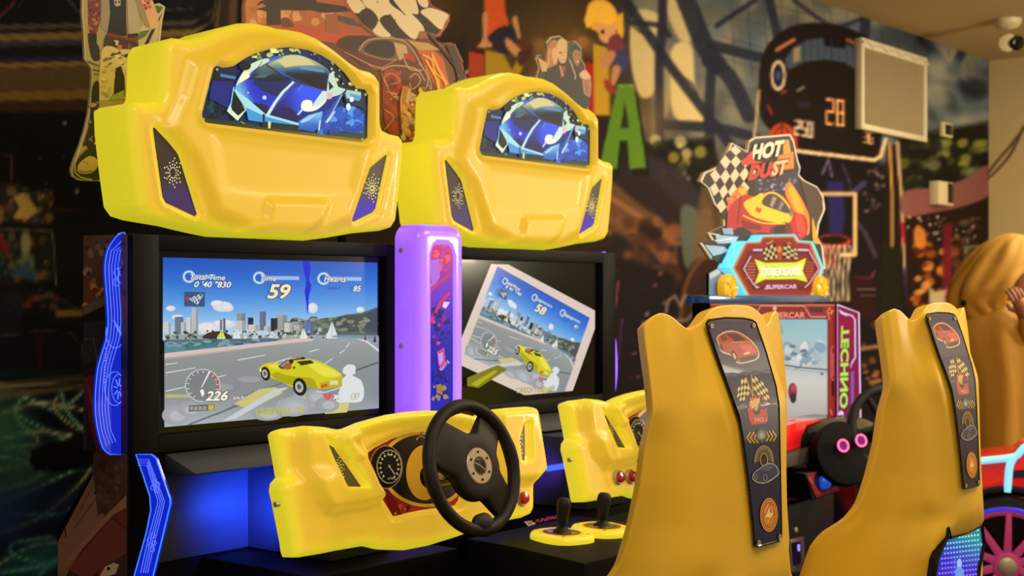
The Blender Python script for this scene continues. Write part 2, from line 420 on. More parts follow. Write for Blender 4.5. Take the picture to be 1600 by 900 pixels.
# ---- the printed mural: painted on a canvas in photograph units, sampled on the wall grid
class Canvas:
    def __init__(s, x0, y0, x1, y1, st):
        s.x0, s.y0, s.st = x0, y0, st; s.W = int((x1 - x0) / st) + 1; s.H = int((y1 - y0) / st) + 1
        s.a = np.zeros((s.H, s.W, 3)); s.X, s.Y = np.meshgrid(x0 + st * np.arange(s.W), y0 + st * np.arange(s.H))
    def win(s, xa, ya, xb, yb):
        i0 = max(0, int((xa - s.x0) / s.st) - 1); i1 = min(s.W, int((xb - s.x0) / s.st) + 3); j0 = max(0, int((ya - s.y0) / s.st) - 1); j1 = min(s.H, int((yb - s.y0) / s.st) + 3); return i0, i1, j0, j1
    def put(s, w_, m, col):
        i0, i1, j0, j1 = w_; c = np.array(col(s.X[j0:j1, i0:i1], s.Y[j0:j1, i0:i1]) if callable(col) else col, float)
        v = s.a[j0:j1, i0:i1]; v += (c - v) * m[..., None]
    def poly(s, pts, col, al=1, soft=1.6):
        A = np.array(pts, float); w_ = s.win(A[:, 0].min() - soft, A[:, 1].min() - soft, A[:, 0].max() + soft, A[:, 1].max() + soft); i0, i1, j0, j1 = w_
        if i1 <= i0 or j1 <= j0: return s
        P = np.stack([s.X[j0:j1, i0:i1].ravel(), s.Y[j0:j1, i0:i1].ravel()], 1); d = dist_poly(P, pts).reshape(j1 - j0, i1 - i0)
        s.put(w_, np.clip(d / soft + .5, 0, 1) * al, col); return s
    def sm(s, pts, col, al=1, soft=1.6): return s.poly([tuple(p)[:2] for p in smoothp([Vector((*p, 0)) for p in pts], True, 4)], col, al, soft)
    def ell(s, cx, cy, rx, ry, col, al=1, soft=.15, rot=0):
        r = max(rx, ry) * (1 + soft); w_ = s.win(cx - r, cy - r, cx + r, cy + r); i0, i1, j0, j1 = w_
        if i1 <= i0 or j1 <= j0: return s
        c, q = math.cos(math.radians(rot)), math.sin(math.radians(rot)); dx = s.X[j0:j1, i0:i1] - cx; dy = s.Y[j0:j1, i0:i1] - cy
        d = np.hypot((dx * c + dy * q) / rx, (-dx * q + dy * c) / ry); s.put(w_, np.clip((1 + soft / 2 - d) / soft, 0, 1) * al, col); return s
    def line(s, pts, wd, col, al=1, soft=1.6, curve=0):
        if curve: pts = [tuple(p)[:2] for p in smoothp([Vector((*p, 0)) for p in pts], False, curve)]
        P = np.array(pts, float); r = wd / 2 + soft; w_ = s.win(P[:, 0].min() - r, P[:, 1].min() - r, P[:, 0].max() + r, P[:, 1].max() + r); i0, i1, j0, j1 = w_
        if i1 <= i0 or j1 <= j0: return s
        X = s.X[j0:j1, i0:i1]; Y = s.Y[j0:j1, i0:i1]; d = np.full(X.shape, 1e9)
        for a, b in zip(P, P[1:]):
            ab = b - a; L = (ab ** 2).sum() + 1e-9; t = np.clip(((X - a[0]) * ab[0] + (Y - a[1]) * ab[1]) / L, 0, 1); d = np.minimum(d, np.hypot(X - a[0] - t * ab[0], Y - a[1] - t * ab[1]))
        s.put(w_, np.clip((wd / 2 - d) / soft + .5, 0, 1) * al, col); return s
    def blobs(s, n, box, cols, r0, r1, seed, asp=1, rot=0, al=.8, soft=.5):
        R = random.Random(seed)
        for _ in range(n):
            r = R.uniform(r0, r1); s.ell(R.uniform(box[0], box[2]), R.uniform(box[1], box[3]), r * asp, r, R.choice(cols), al, soft, rot + R.uniform(-20, 20))
        return s
C = Canvas(-60, -220, 1560, 920, 2)
DK = (14, 10, 14)
C.a[:] = DK
# left part: dark room of game machines with light bands
def band(y0, y1, col, al=1):
    C.poly([(-60, y0 + 4), (300, y0 - 4), (330, y0 - 14 - (y0 - 40) * .1), (352, -60), (352 + (y1 - y0) * .6, -60), (336 + (y1 - y0) * .9, y1 - 40), (300, y1 - 4), (-60, y1 + 4)], col, al, 3)
C.poly([(-60, -220), (370, -220), (350, 60), (-60, 60)], (18, 14, 20))
for y0, y1, c in ((36, 44, (84, 76, 74)), (46, 50, (30, 24, 32)), (50, 62, (124, 104, 62)), (62, 71, (62, 58, 74)), (71, 87, (22, 16, 26)), (87, 96, (44, 44, 70)), (96, 104, (136, 112, 76)), (104, 140, (98, 78, 56)), (140, 156, (122, 100, 54)), (156, 174, (66, 46, 42))): band(y0, y1, c)
C.poly([(-60, 178), (395, 172), (395, 720), (-60, 720)], (16, 11, 17), 1, 6)
for a_, b_ in (((-10, 36), (22, 4)), ((22, 4), (30, -40))): C.line([a_, b_], 2, (150, 60, 80))
C.line([(104, -6), (122, 18), (300, 14)], 3, (70, 80, 84)); C.line([(30, 10), (44, -20)], 2, (40, 60, 90)); C.poly([(110, -60), (300, -60), (310, 10), (124, 12)], (18, 26, 38), .8, 3)
for x, y, r in ((101, 192, 2.6), (63, 245, 2.4), (120, 298, 3.6), (98, 246, 1.6), (72, 288, 1.8), (25, 235, 1.2), (53, 305, 2.4), (60, 306, 2.2), (300, 240, 2)): C.ell(x, y, r, r, (150, 140, 140), .9, .5)
C.line([(-10, 244), (18, 244), (19, 282)], 3, (96, 48, 66)); C.line([(84, 327), (135, 327)], 2.2, (86, 44, 60))
C.poly([(-20, 290), (18, 284), (48, 296), (84, 306), (78, 352), (-20, 346)], (50, 44, 46)); C.blobs(40, (-10, 295, 80, 345), [(110, 80, 60), (40, 60, 80), (90, 50, 44), (60, 80, 90), (130, 110, 70), (30, 24, 34)], 3, 8, 3)
C.poly([(20, 305), (40, 302), (60, 330), (40, 345), (22, 340), (30, 325)], (184, 156, 96), 1, 3); C.blobs(8, (44, 302, 82, 312), [(190, 180, 160)], 1.2, 2, 8)
C.line([(-20, 356), (78, 360), (80, 362)], 2.5, (90, 86, 90)); C.line([(82, 362), (88, 444)], 2.5, (110, 104, 104)); C.poly([(-20, 360), (80, 364), (86, 442), (-20, 446)], (30, 34, 36))
C.blobs(40, (-10, 366, 78, 440), [(60, 66, 56), (120, 70, 40), (50, 70, 90), (40, 40, 44), (130, 90, 60), (90, 100, 70)], 3, 8, 4); C.ell(40, 380, 8, 20, (150, 150, 110), .9, .6); C.ell(42, 410, 12, 16, (130, 130, 90), .8, .6); C.poly([(15, 430), (45, 405), (60, 440)], (50, 84, 110), .9, 4); C.ell(6, 384, 6, 14, (130, 30, 40), .9, .4, -30)
C.poly([(-20, 454), (60, 450), (128, 490), (128, 515), (60, 500), (-20, 480)], (24, 22, 28)); C.line([(60, 452), (110, 476), (128, 492)], 3, (60, 56, 60)); C.blobs(14, (20, 462, 100, 480), [(100, 90, 84), (60, 50, 54), (110, 60, 60)], 2, 5, 6, 2); C.poly([(86, 484), (130, 482), (130, 494), (88, 496)], (130, 104, 64), 1, 3); C.ell(14, 500, 20, 50, (36, 34, 50), .8, .4, 15)
C.line([(-20, 528), (70, 516), (110, 520), (128, 540), (130, 600)], 2, (86, 76, 80)); C.poly([(-20, 532), (70, 520), (108, 524), (126, 545), (126, 580), (-20, 590)], (22, 18, 26), .9, 3); C.poly([(56, 522), (70, 520), (66, 570), (58, 575)], (60, 30, 34), .8, 3)
C.poly([(-20, 574), (130, 578), (130, 590), (-20, 596)], (22, 50, 52), .8, 5); C.poly([(-20, 598), (132, 586), (134, 596), (-20, 614)], (86, 78, 66), 1, 3); C.poly([(-20, 612), (150, 596), (150, 920), (-20, 920)], (12, 20, 30), 1, 4)
C.poly([(-20, 615), (130, 600), (150, 604), (-20, 628)], (110, 92, 60), .6, 4)
TR = [((24, 640), (40, 622), (90, 640), (130, 612)), ((24, 640), (30, 660), (60, 690), (10, 700)), ((28, 650), (90, 680), (102, 684), (60, 700)), ((90, 620), (86, 640), (130, 670), (200, 640)), ((96, 615), (110, 650), (160, 690), (240, 700)), ((-10, 690), (50, 675), (110, 680)), ((-10, 716), (20, 715), (60, 726)), ((-10, 770), (60, 745), (140, 700)), ((-10, 790), (40, 770), (130, 730), (200, 720)), ((-10, 836), (60, 810), (120, 760), (150, 720)), ((-10, 800), (100, 800), (180, 740)), ((0, 880), (60, 850), (120, 850), (80, 880), (20, 868)), ((-10, 895), (80, 880), (150, 830)), ((30, 760), (60, 745), (55, 720), (30, 700)), ((20, 870), (20, 850), (80, 840)), ((-10, 650), (60, 630), (130, 640)), ((60, 900), (100, 870), (200, 850)), ((-10, 735), (70, 720), (160, 690))]
for i, t in enumerate(TR):
    c = [(60, 110, 110), (110, 104, 70), (50, 90, 100), (90, 92, 70)][i % 4]; C.line(t, 10, c, .45, 7, 6); C.line(t, 2.2, mixc(c, (190, 190, 150), .5), .95, 1.6, 6)
C.blobs(16, (-20, 640, 140, 890), [(40, 90, 96), (50, 76, 60), (24, 40, 70)], 20, 44, 7, 1.4, -20, .5, 1)
C.poly([(50, 704), (80, 690), (130, 690), (150, 700), (150, 728), (100, 738), (56, 736), (46, 722)], (12, 13, 22), 1, 3)
# middle: dark brown; lamp reflections on the vinyl painted in as warm glow
C.poly([(395, -220), (700, -220), (700, 720), (395, 720)], (48, 36, 28), 1, 30); C.poly([(680, -220), (985, -220), (985, 720), (680, 720)], (42, 34, 26), 1, 20)
C.ell(655, 10, 70, 40, (96, 74, 34), .9, 1.4); C.ell(865, 62, 80, 70, (120, 92, 44), .9, 1.5); C.ell(790, 30, 100, 60, (66, 52, 34), .6, 1.4); C.blobs(30, (840, 60, 960, 130), [(130, 104, 60), (90, 70, 44), (150, 120, 80)], 6, 16, 11, 1, 0, .35, 1)
C.poly([(930, 200), (1060, 200), (1060, 720), (930, 720)], (44, 32, 32), 1, 16)
# building: cream panes and dark beams
C.poly([(985, -220), (1545, -220), (1545, 260), (1200, 300), (1000, 220), (975, 100)], lambda x, y: (lambda n: np.stack([(104 + n) - (x - 1000) * .05, (104 + n) - (x - 1000) * .035, (96 + n * .8)], -1))(18 * np.sin(x / 53) * np.sin(y / 40 + x / 90)), 1, 8)
C.blobs(120, (1000, -60, 1545, 240), [(150, 142, 112), (120, 126, 122), (90, 108, 126), (160, 150, 120), (110, 116, 112), (76, 92, 116)], 10, 30, 21, 1, 30, .5, .9)
C.poly([(930, 0), (985, 0), (1015, 60), (1020, 220), (960, 220)], (66, 60, 58), .9, 14)
C.sm([(990, 20), (1030, 24), (1022, 70), (1024, 140), (1000, 150), (985, 90)], (200, 182, 134), .95, 4); C.sm([(1040, 0), (1086, 0), (1084, 60), (1060, 60)], (200, 182, 134), .9, 6); C.sm([(1048, 80), (1080, 70), (1086, 130), (1100, 190), (1052, 180)], (206, 186, 136), .95, 5); C.sm([(1030, 100), (1046, 96), (1046, 170), (1028, 180)], (160, 146, 110), .8, 5)
BM = (44, 46, 62); BD = (30, 28, 34)
for p, wd in ((((970, -10), (1010, 50), (1045, 100), (1090, 160), (1140, 225)), 15), (((1036, -20), (1034, 60), (1030, 110), (1032, 300)), 14), (((1064, -20), (1080, 20), (1100, 70), (1120, 100)), 30), (((1108, 95), (1140, 120), (1170, 180)), 24), (((1112, 105), (1108, 180), (1112, 250)), 16), (((1040, 195), (1120, 200), (1180, 215)), 16), (((1110, 70), (1180, 88), (1200, 90)), 16), (((985, 35), (1030, 40), (1046, 56)), 8), (((1200, -10), (1216, 60), (1228, 110)), 14), (((1340, -10), (1352, 20), (1350, 60)), 16), (((1120, 40), (1180, 0)), 8), (((1050, 110), (1080, 130), (1090, 150)), 3), (((960, 10), (1000, 50), (1020, 54)), 3), (((1440, 60), (1500, 130), (1530, 150)), 14), (((1530, 40), (1490, 110), (1470, 220)), 14), (((1450, 40), (1454, 90)), 10), (((1240, 0), (1300, 40), (1345, 30)), 6), (((1380, 10), (1420, 50), (1470, 60)), 6)):
    C.line(p, wd, BM, .9, 4, 4)
for x in range(1140, 1545, 26): C.line([(x, -20 + (x - 1300) * .3), (x + 8, 120)], 1.6, (52, 60, 80), .6)
for k in range(6): C.line([(1130, -10 + k * 34), (1545, 90 + k * 40)], 1.6, (60, 66, 84), .5)
C.ell(1014, 190, 34, 36, (196, 150, 84), .35, 1.6)  # another ceiling lamp reflection painted into the print
C.blobs(20, (1440, 90, 1540, 200), [(150, 150, 136), (84, 100, 110), (40, 44, 54), (110, 124, 130)], 8, 22, 23, 1.3, 30, .7, .8)
# foliage and dark arches
C.poly([(960, 225), (1110, 215), (1140, 300), (1080, 320), (1000, 270)], (30, 30, 26), .9, 8); C.blobs(40, (990, 215, 1110, 300), [(22, 22, 18), (60, 60, 30), (150, 140, 60), (180, 170, 120), (16, 18, 16)], 4, 10, 25, 1, 0, .8, .5)
C.poly([(1400, 215), (1545, 190), (1545, 340), (1400, 350)], (26, 26, 24), .95, 10); C.blobs(80, (1400, 210, 1545, 310), [(18, 20, 16), (40, 44, 26), (90, 90, 40), (120, 124, 90), (22, 26, 20)], 5, 14, 27, .7, 60, .7, .6); C.blobs(8, (1470, 215, 1545, 260), [(140, 140, 60)], 5, 9, 28, .8, 70, .8, .6)
C.poly([(1010, 240), (1060, 260), (1110, 320), (1130, 420), (1090, 430), (1060, 330), (1000, 280)], (56, 50, 56), .9, 8); C.poly([(960, 250), (1010, 270), (1060, 320), (1060, 420), (950, 420)], (46, 36, 40), .9, 8)
C.sm([(945, 280), (1000, 320), (1050, 360), (1052, 420), (1000, 380), (946, 350)], (120, 84, 54), .8, 8); C.line([(940, 300), (1000, 338), (1060, 380)], 9, (150, 112, 74), .7, 5); C.line([(940, 336), (1010, 372), (1056, 410)], 6, (140, 100, 62), .7, 4); C.blobs(50, (945, 340, 1060, 440), [(60, 34, 26), (96, 60, 40), (36, 22, 22), (130, 90, 60), (80, 50, 40)], 5, 14, 31, 1, 30, .7, .7)
C.poly([(950, 395), (1055, 430), (1058, 720), (950, 720)], (26, 18, 24), .95, 8); C.blobs(26, (955, 400, 1050, 600), [(120, 80, 84), (60, 30, 50), (150, 120, 110), (40, 24, 40)], 1.5, 4, 33, 1, 0, .8, .5); C.line([(966, 440), (962, 480)], 3, (130, 60, 90)); C.line([(972, 500), (966, 560)], 2, (90, 50, 120)); C.text = None
C.sm([(1064, 326), (1090, 330), (1100, 380), (1090, 430), (1068, 410)], (96, 104, 90), .9, 5); C.sm([(1090, 340), (1112, 330), (1110, 410), (1094, 420)], (120, 116, 96), .8, 5); C.sm([(1096, 290), (1130, 260), (1160, 330), (1150, 420), (1110, 470), (1086, 500), (1082, 440)], (110, 84, 60), .8, 8); C.sm([(1066, 440), (1110, 400), (1180, 430), (1180, 560), (1080, 560)], (60, 40, 34), .95, 8)
C.line([(1062, 560), (1066, 470), (1084, 420), (1110, 395)], 6, (120, 84, 54), .7, 3, 4); C.line([(1040, 490), (1044, 470), (1054, 462), (1064, 478), (1070, 462), (1082, 466), (1086, 486), (1074, 500), (1046, 500)], 4, (140, 126, 116), .8, 2)
C.poly([(1140, 230), (1260, 230), (1400, 260), (1400, 720), (1140, 720)], (26, 18, 24), .96, 12)
# the basketball game printed in the mural
def arcpts(cx, cy, rx, ry, a0, a1, n=16): return [(cx + rx * math.cos(math.radians(a0 + (a1 - a0) * k / n)), cy + ry * math.sin(math.radians(a0 + (a1 - a0) * k / n))) for k in range(n + 1)]
C.sm([(1186, 170), (1188, 100), (1206, 62), (1240, 40), (1290, 36), (1340, 50), (1370, 80), (1380, 130), (1376, 230), (1360, 252), (1250, 234), (1200, 200)], (32, 22, 26), 1, 3)
C.poly([(1226, 94), (1240, 74), (1262, 62), (1300, 58), (1346, 80), (1346, 118), (1320, 100), (1290, 94), (1250, 100), (1232, 112)], (74, 86, 100), .95, 3); C.poly([(1240, 76), (1250, 72), (1250, 94), (1240, 98)], (150, 136, 96), .9, 3); C.poly([(1286, 54), (1322, 58), (1320, 76), (1288, 72)], (24, 18, 20), 1, 2)
for k in range(8): C.line([(1256 + k * 11, 62), (1256 + k * 11, 96)], 1.4, (46, 54, 72), .8)
C.line([(1214, 78), (1240, 62)], 6, (170, 110, 80)); C.line([(1324, 62), (1344, 72)], 5, (150, 90, 70)); C.poly([(1230, 110), (1260, 96), (1290, 93), (1320, 98), (1350, 116), (1376, 130), (1376, 240), (1240, 228), (1214, 190)], (30, 23, 20), 1, 2)
C.ell(1216, 118, 12, 24, (196, 176, 150), 1, .12); C.ell(1216, 118, 8, 18, (30, 26, 44), 1, .15); C.ell(1216, 118, 3, 8, (80, 84, 130), 1, .4); C.line([(1246, 142), (1256, 136)], 4, (140, 130, 120), .8); C.line([(1222, 146), (1228, 142)], 4, (170, 70, 80), .8); C.line([(1200, 165), (1206, 178)], 4, (160, 60, 60), .8)
C.poly([(1246, 158), (1266, 160), (1266, 170), (1246, 168)], (50, 42, 60), .9, 2)
C.line([(1186, 142), (1178, 220)], 4, (170, 150, 120)); C.ell(1222, 226, 24, 34, (170, 72, 40), 1, .1); C.line([(1222, 194), (1220, 226)], 1.6, (60, 26, 20)); C.line(arcpts(1222, 228, 14, 30, 180, 360), 1.5, (60, 26, 20))
C.line([(1246, 236), (1366, 250), (1376, 244), (1384, 218)], 5.5, (206, 182, 146), 1, 1.5)
def seg7(x, y, w_, h, dg, t, col, sk=0):
    S = {'0': 'abcdef', '2': 'abged', '5': 'afgcd', '8': 'abcdefg', '3': 'abgcd', '6': 'afgcde'}[dg]
    P = dict(a=((0, 0), (1, 0)), b=((1, 0), (1, .5)), c=((1, .5), (1, 1)), d=((0, 1), (1, 1)), e=((0, .5), (0, 1)), f=((0, 0), (0, .5)), g=((0, .5), (1, .5)))
    for k in S:
        (ax, ay), (bx, by) = P[k]; C.line([(x + ax * w_, y + ay * h + ax * w_ * sk), (x + bx * w_, y + by * h + bx * w_ * sk)], t, col, 1, 1.4)
for i, d_ in enumerate('28'): seg7(1292 + i * 16, 155 + i * 2, 10, 38, d_, 3.2, (240, 176, 120), .1)
for i, d_ in enumerate('250'): seg7(1243 + i * 10, 188 + i * 1.6, 6, 22, d_, 2.6, (214, 190, 170), .1)
for i, d_ in enumerate('36'): seg7(1350 + i * 8, 206 + i * 1.6, 5, 16, d_, 2.2, (206, 160, 120), .1)
C.poly([(1240, 240), (1370, 255), (1384, 300), (1392, 720), (1240, 720)], (24, 18, 26), 1, 3)
C.line([(1285, 272), (1294, 250), (1300, 276)], 3, (130, 120, 150), .8); C.line([(1316, 256), (1326, 280), (1330, 300)], 2.4, (80, 76, 110), .8); C.poly([(1292, 284), (1318, 282), (1320, 340), (1316, 366), (1296, 366)], (46, 40, 100), .9, 5); C.line([(1336, 298), (1350, 286)], 9, (74, 74, 116), .8, 4); C.line([(1336, 344), (1352, 364), (1368, 400)], 7, (86, 74, 96), .7, 4)
C.blobs(26, (1350, 262, 1384, 330), [(110, 90, 90), (60, 50, 60), (150, 130, 120)], 1.2, 3.5, 41, 1, 0, .7, .5)
C.line([(1266, 303), (1336, 303), (1336, 398), (1314, 398)], 6, (190, 160, 116), 1, 1.5)
C.ell(1302, 376, 26, 10, (150, 52, 36), 1, .1); C.ell(1302, 375, 22, 7, (30, 20, 24), 1, .15); C.line(arcpts(1302, 376, 26, 10, 0, 180), 4, (176, 66, 44)); C.poly([(1286, 384), (1310, 384), (1306, 420), (1290, 420)], (120, 36, 30), .7, 3)
for k in range(7):
    x = 1280 + k * 8; C.line([(x, 384), (x + 6 - k * 1.5, 425), (x - 2 - k * .6, 470)], 2, (206, 190, 160), .9); C.line([(x + 6, 384), (x - 4, 425), (x + 4 - k, 470)], 2, (190, 172, 140), .9)
C.poly([(1386, 222), (1404, 230), (1412, 500), (1420, 720), (1390, 720), (1378, 400)], (34, 22, 18), 1, 3); C.line([(1390, 224), (1394, 300), (1394, 385)], 4, (196, 150, 84)); C.line([(1402, 222), (1408, 300), (1414, 420), (1424, 520), (1428, 720)], 5, (180, 150, 120)); C.line([(1410, 350), (1413, 378)], 5, (160, 30, 60)); C.line([(1414, 420), (1420, 520)], 3, (80, 50, 130)); C.poly([(1376, 380), (1404, 390), (1408, 500), (1376, 500)], (26, 30, 18), .9, 5)
C.line([(1336, 433), (1362, 434), (1366, 424)], 2.5, (140, 60, 70)); C.poly([(1330, 430), (1370, 438), (1370, 500), (1330, 500)], (50, 18, 22), .8, 6); C.line([(1340, 452), (1368, 452)], 1.6, (120, 110, 110), .7); C.line([(1345, 462), (1366, 462)], 1.4, (120, 110, 110), .6)
C.blobs(16, (1345, 500, 1400, 620), [(100, 60, 40), (60, 34, 30), (130, 90, 60)], 2, 6, 43, 1, 0, .7, .6); C.line([(1346, 545), (1392, 538)], 6, (150, 116, 84), .9, 3); C.line([(1384, 560), (1384, 620)], 5, (140, 60, 30), .7, 3); C.blobs(12, (1350, 580, 1375, 600), [(150, 100, 60)], 1.5, 3, 44, 2, 0, .8, .5)
# mauve awning and hanging toys
C.sm([(1412, 300), (1470, 292), (1510, 278), (1545, 258), (1545, 306), (1500, 324), (1450, 334), (1414, 340)], (128, 84, 80), 1, 3)
C.poly([(1414, 340), (1450, 335), (1500, 326), (1545, 308), (1545, 720), (1420, 720)], (36, 18, 18), 1, 3); C.blobs(60, (1418, 338, 1540, 380), [(190, 176, 160), (130, 110, 100), (60, 36, 34)], 1.3, 3, 45, .8, 0, .9, .5)
C.blobs(60, (1420, 385, 1500, 480), [(150, 84, 36), (184, 120, 50), (90, 30, 24), (60, 20, 20), (200, 150, 80)], 4, 9, 46, .8, 70, .8, .5); C.poly([(1474, 350), (1488, 348), (1488, 480), (1472, 480)], (110, 24, 44), .9, 3); C.sm([(1432, 352), (1446, 362), (1446, 384), (1436, 388), (1428, 374)], (196, 130, 60), .9, 3)
C.poly([(1452, 448), (1462, 456), (1480, 452), (1476, 466), (1480, 478), (1452, 478)], (184, 170, 130), .9, 3); C.poly([(1506, 385), (1530, 382), (1528, 410), (1506, 414)], (120, 124, 100), .9, 3); C.blobs(60, (1420, 480, 1545, 600), [(120, 60, 30), (60, 24, 24), (170, 110, 60), (40, 20, 24), (150, 60, 50)], 4, 9, 47, .8, 0, .8, .5); C.blobs(40, (1490, 340, 1545, 450), [(60, 26, 26), (120, 70, 44), (90, 80, 70), (40, 20, 20)], 4, 9, 48, .7, 80, .7, .5)
# printed letter blocks with the two children
def letter(pts, f, sd, dx=6, dy=4): C.poly([(x + dx, y + dy) for x, y in pts], sd, 1, 2); C.poly(pts, f, 1, 2)
letter([(733, 80), (757, 86), (756, 140), (731, 140)], (160, 70, 46), (70, 30, 24), 3, -6); letter([(758, 78), (786, 84), (800, 110), (812, 84), (828, 80), (810, 120), (806, 140), (758, 140)], (160, 134, 40), (90, 70, 26), 4, -2)
letter([(914, 95), (931, 101), (930, 220), (912, 220)], (166, 44, 36), (80, 30, 24), 0, -5); letter([(927, 68), (951, 76), (952, 180), (928, 180)], (184, 148, 46), (120, 90, 30), 3, 0)
letter([(965, 132), (990, 132), (1010, 262), (984, 264), (980, 220), (968, 220), (964, 264), (936, 264)], (98, 134, 40), (28, 34, 16), 6, 13); C.poly([(976, 158), (983, 200), (970, 200)], (40, 50, 22), 1, 2); C.line([(966, 134), (989, 134)], 3, (130, 160, 60))
SK = (184, 136, 96)
C.sm([(758, -20), (786, -20), (790, 20), (794, 40), (768, 58), (760, 40)], (190, 90, 44)); C.sm([(764, 56), (790, 40), (812, 56), (794, 84), (770, 76)], (44, 40, 58)); C.sm([(754, 22), (762, 24), (762, 60), (770, 72), (746, 74), (754, 60)], SK); C.sm([(800, 30), (808, 26), (814, 60), (824, 70), (812, 72), (806, 50)], SK); C.sm([(790, 60), (800, 64), (818, 84), (808, 90), (792, 74)], SK); C.sm([(808, 60), (826, 66), (834, 76), (812, 76)], (96, 52, 40)); C.sm([(812, 80), (830, 78), (826, 92), (814, 104), (808, 92)], (80, 46, 40)); C.ell(770, -24, 14, 14, (90, 56, 34))
C.sm([(916, 30), (920, 6), (940, -2), (960, 12), (968, 40), (948, 52), (926, 46)], (214, 168, 66)); C.sm([(934, 46), (940, 34), (960, 36), (962, 58), (950, 68), (938, 62)], (206, 160, 112)); C.sm([(914, 26), (930, 4), (954, 8), (962, 30), (950, 40), (930, 34), (918, 44)], (226, 182, 74)); C.sm([(962, 28), (972, 20), (974, 34), (974, 56), (966, 60), (964, 44)], (214, 170, 64)); C.ell(942, 50, 2.4, 4, (40, 30, 40))
C.sm([(952, 60), (968, 54), (976, 80), (960, 92), (950, 86)], (124, 60, 76)); C.sm([(960, 84), (976, 78), (980, 104), (964, 118), (956, 100)], (70, 74, 110)); C.sm([(950, 80), (962, 84), (952, 104), (940, 108), (938, 94)], SK); C.sm([(958, 104), (970, 106), (962, 130), (954, 136)], SK); C.sm([(944, 124), (956, 130), (962, 146), (948, 142)], (150, 60, 50)); C.ell(910, 66, 10, 9, (160, 110, 70), .8, .4)
C.a = C.a.clip(2, 255)
C.a += np.random.RandomState(3).normal(0, 2.0, C.a.shape[:2])[..., None]
C.a = np.clip(C.a, 2, 255)
lo_ = ((C.X < 220) & (C.Y > 598)); C.a[lo_] *= 1.6; C.a = 255 * (np.clip(C.a, 2, 255) / 255) ** 1.22  # lower left print colours raised to stand in for missing light
def build_mural():
    us = np.concatenate([np.arange(-40, 1545, 2.9), [1545]]); R = []
    xs = [0.0]
    for u in us: p = PY(u, 460, YW); xs.append(p.x)
    xs[-1] = XR; zs = np.concatenate([[0, .25], np.arange(.42, 2.98, .0095), [ZC]])
    V = []; Cc = []
    X, Z = np.meshgrid(np.array(xs), zs); t = X * CF.x + YW * CF.y; u = 800 + (X * CR.x + YW * CR.y) / t * 2200; v = 460 - (Z - CH) / t * 2200
    i = np.clip((u - C.x0) / C.st, 0, C.W - 1.001); j = np.clip((v - C.y0) / C.st, 0, C.H - 1.001); i0 = i.astype(int); j0 = j.astype(int); fi = (i - i0)[..., None]; fj = (j - j0)[..., None]; a = C.a
    c = (a[j0, i0] * (1 - fi) + a[j0, i0 + 1] * fi) * (1 - fj) + (a[j0 + 1, i0] * (1 - fi) + a[j0 + 1, i0 + 1] * fi) * fj
    c = c / 255; c = np.where(c <= .04045, c / 12.92, ((c + .055) / 1.055) ** 2.4)
    nz, nx = X.shape; me = bpy.data.meshes.new('wall_back'); co = np.stack([X - 5, np.zeros_like(X), Z], -1).reshape(-1, 3)
    n0 = nx * nz; bx = np.array([(-5, .2, 0), (XR - 5, .2, 0), (XR - 5, .2, ZC), (-5, .2, ZC)]); co = np.concatenate([co, bx])
    idx = np.arange(nx * nz).reshape(nz, nx); q = np.stack([idx[:-1, :-1], idx[:-1, 1:], idx[1:, 1:], idx[1:, :-1]], -1).reshape(-1, 4)
    a0, a1, a2, a3 = idx[0, 0], idx[0, -1], idx[-1, -1], idx[-1, 0]
    q = np.concatenate([q, [[n0 + 1, n0, n0 + 3, n0 + 2], [a0, a3, n0 + 3, n0], [a1, n0 + 1, n0 + 2, a2], [a3, a2, n0 + 2, n0 + 3], [a0, n0, n0 + 1, a1]]])
    me.vertices.add(len(co)); me.vertices.foreach_set('co', co.astype(np.float32).ravel()); me.loops.add(q.size); me.loops.foreach_set('vertex_index', q.astype(np.int32).ravel()); me.polygons.add(len(q)); me.polygons.foreach_set('loop_start', np.arange(0, q.size, 4, dtype=np.int32)); me.update(calc_edges=True)
    ca = me.color_attributes.new('Col', 'FLOAT_COLOR', 'POINT'); arr = np.ones((len(co), 4), np.float32); arr[:n0, :3] = c.reshape(-1, 3); arr[n0:, :3] = .3; ca.data.foreach_set('color', arr.ravel())
    me.materials.append(M_mural); o = bpy.data.objects.new('wall_back', me); COL.objects.link(o); o.location = (5, YW, 0); o['kind'] = 'structure'; o['label'] = 'wall covered with a printed amusement arcade mural'
build_mural()
# ------------------------------------------------------------------ materials
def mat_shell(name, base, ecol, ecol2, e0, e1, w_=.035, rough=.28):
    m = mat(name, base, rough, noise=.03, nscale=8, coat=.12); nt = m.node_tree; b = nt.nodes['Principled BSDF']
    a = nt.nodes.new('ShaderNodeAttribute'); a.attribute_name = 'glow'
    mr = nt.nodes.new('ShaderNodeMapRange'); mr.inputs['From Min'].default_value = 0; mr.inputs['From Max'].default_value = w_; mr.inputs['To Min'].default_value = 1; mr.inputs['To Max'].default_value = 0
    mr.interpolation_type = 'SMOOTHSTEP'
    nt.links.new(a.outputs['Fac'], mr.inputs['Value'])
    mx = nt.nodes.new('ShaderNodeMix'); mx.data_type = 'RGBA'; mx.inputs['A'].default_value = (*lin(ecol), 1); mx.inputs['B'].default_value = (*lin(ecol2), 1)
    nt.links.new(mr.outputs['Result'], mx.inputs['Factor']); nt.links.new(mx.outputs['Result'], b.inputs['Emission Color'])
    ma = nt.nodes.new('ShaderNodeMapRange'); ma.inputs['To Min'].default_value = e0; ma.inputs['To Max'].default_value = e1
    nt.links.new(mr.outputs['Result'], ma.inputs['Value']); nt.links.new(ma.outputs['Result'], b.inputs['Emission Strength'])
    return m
M_shell = mat_shell('lit_yellow_plastic', (196, 160, 44), (230, 190, 48), (236, 226, 44), .54, .66, rough=.42)
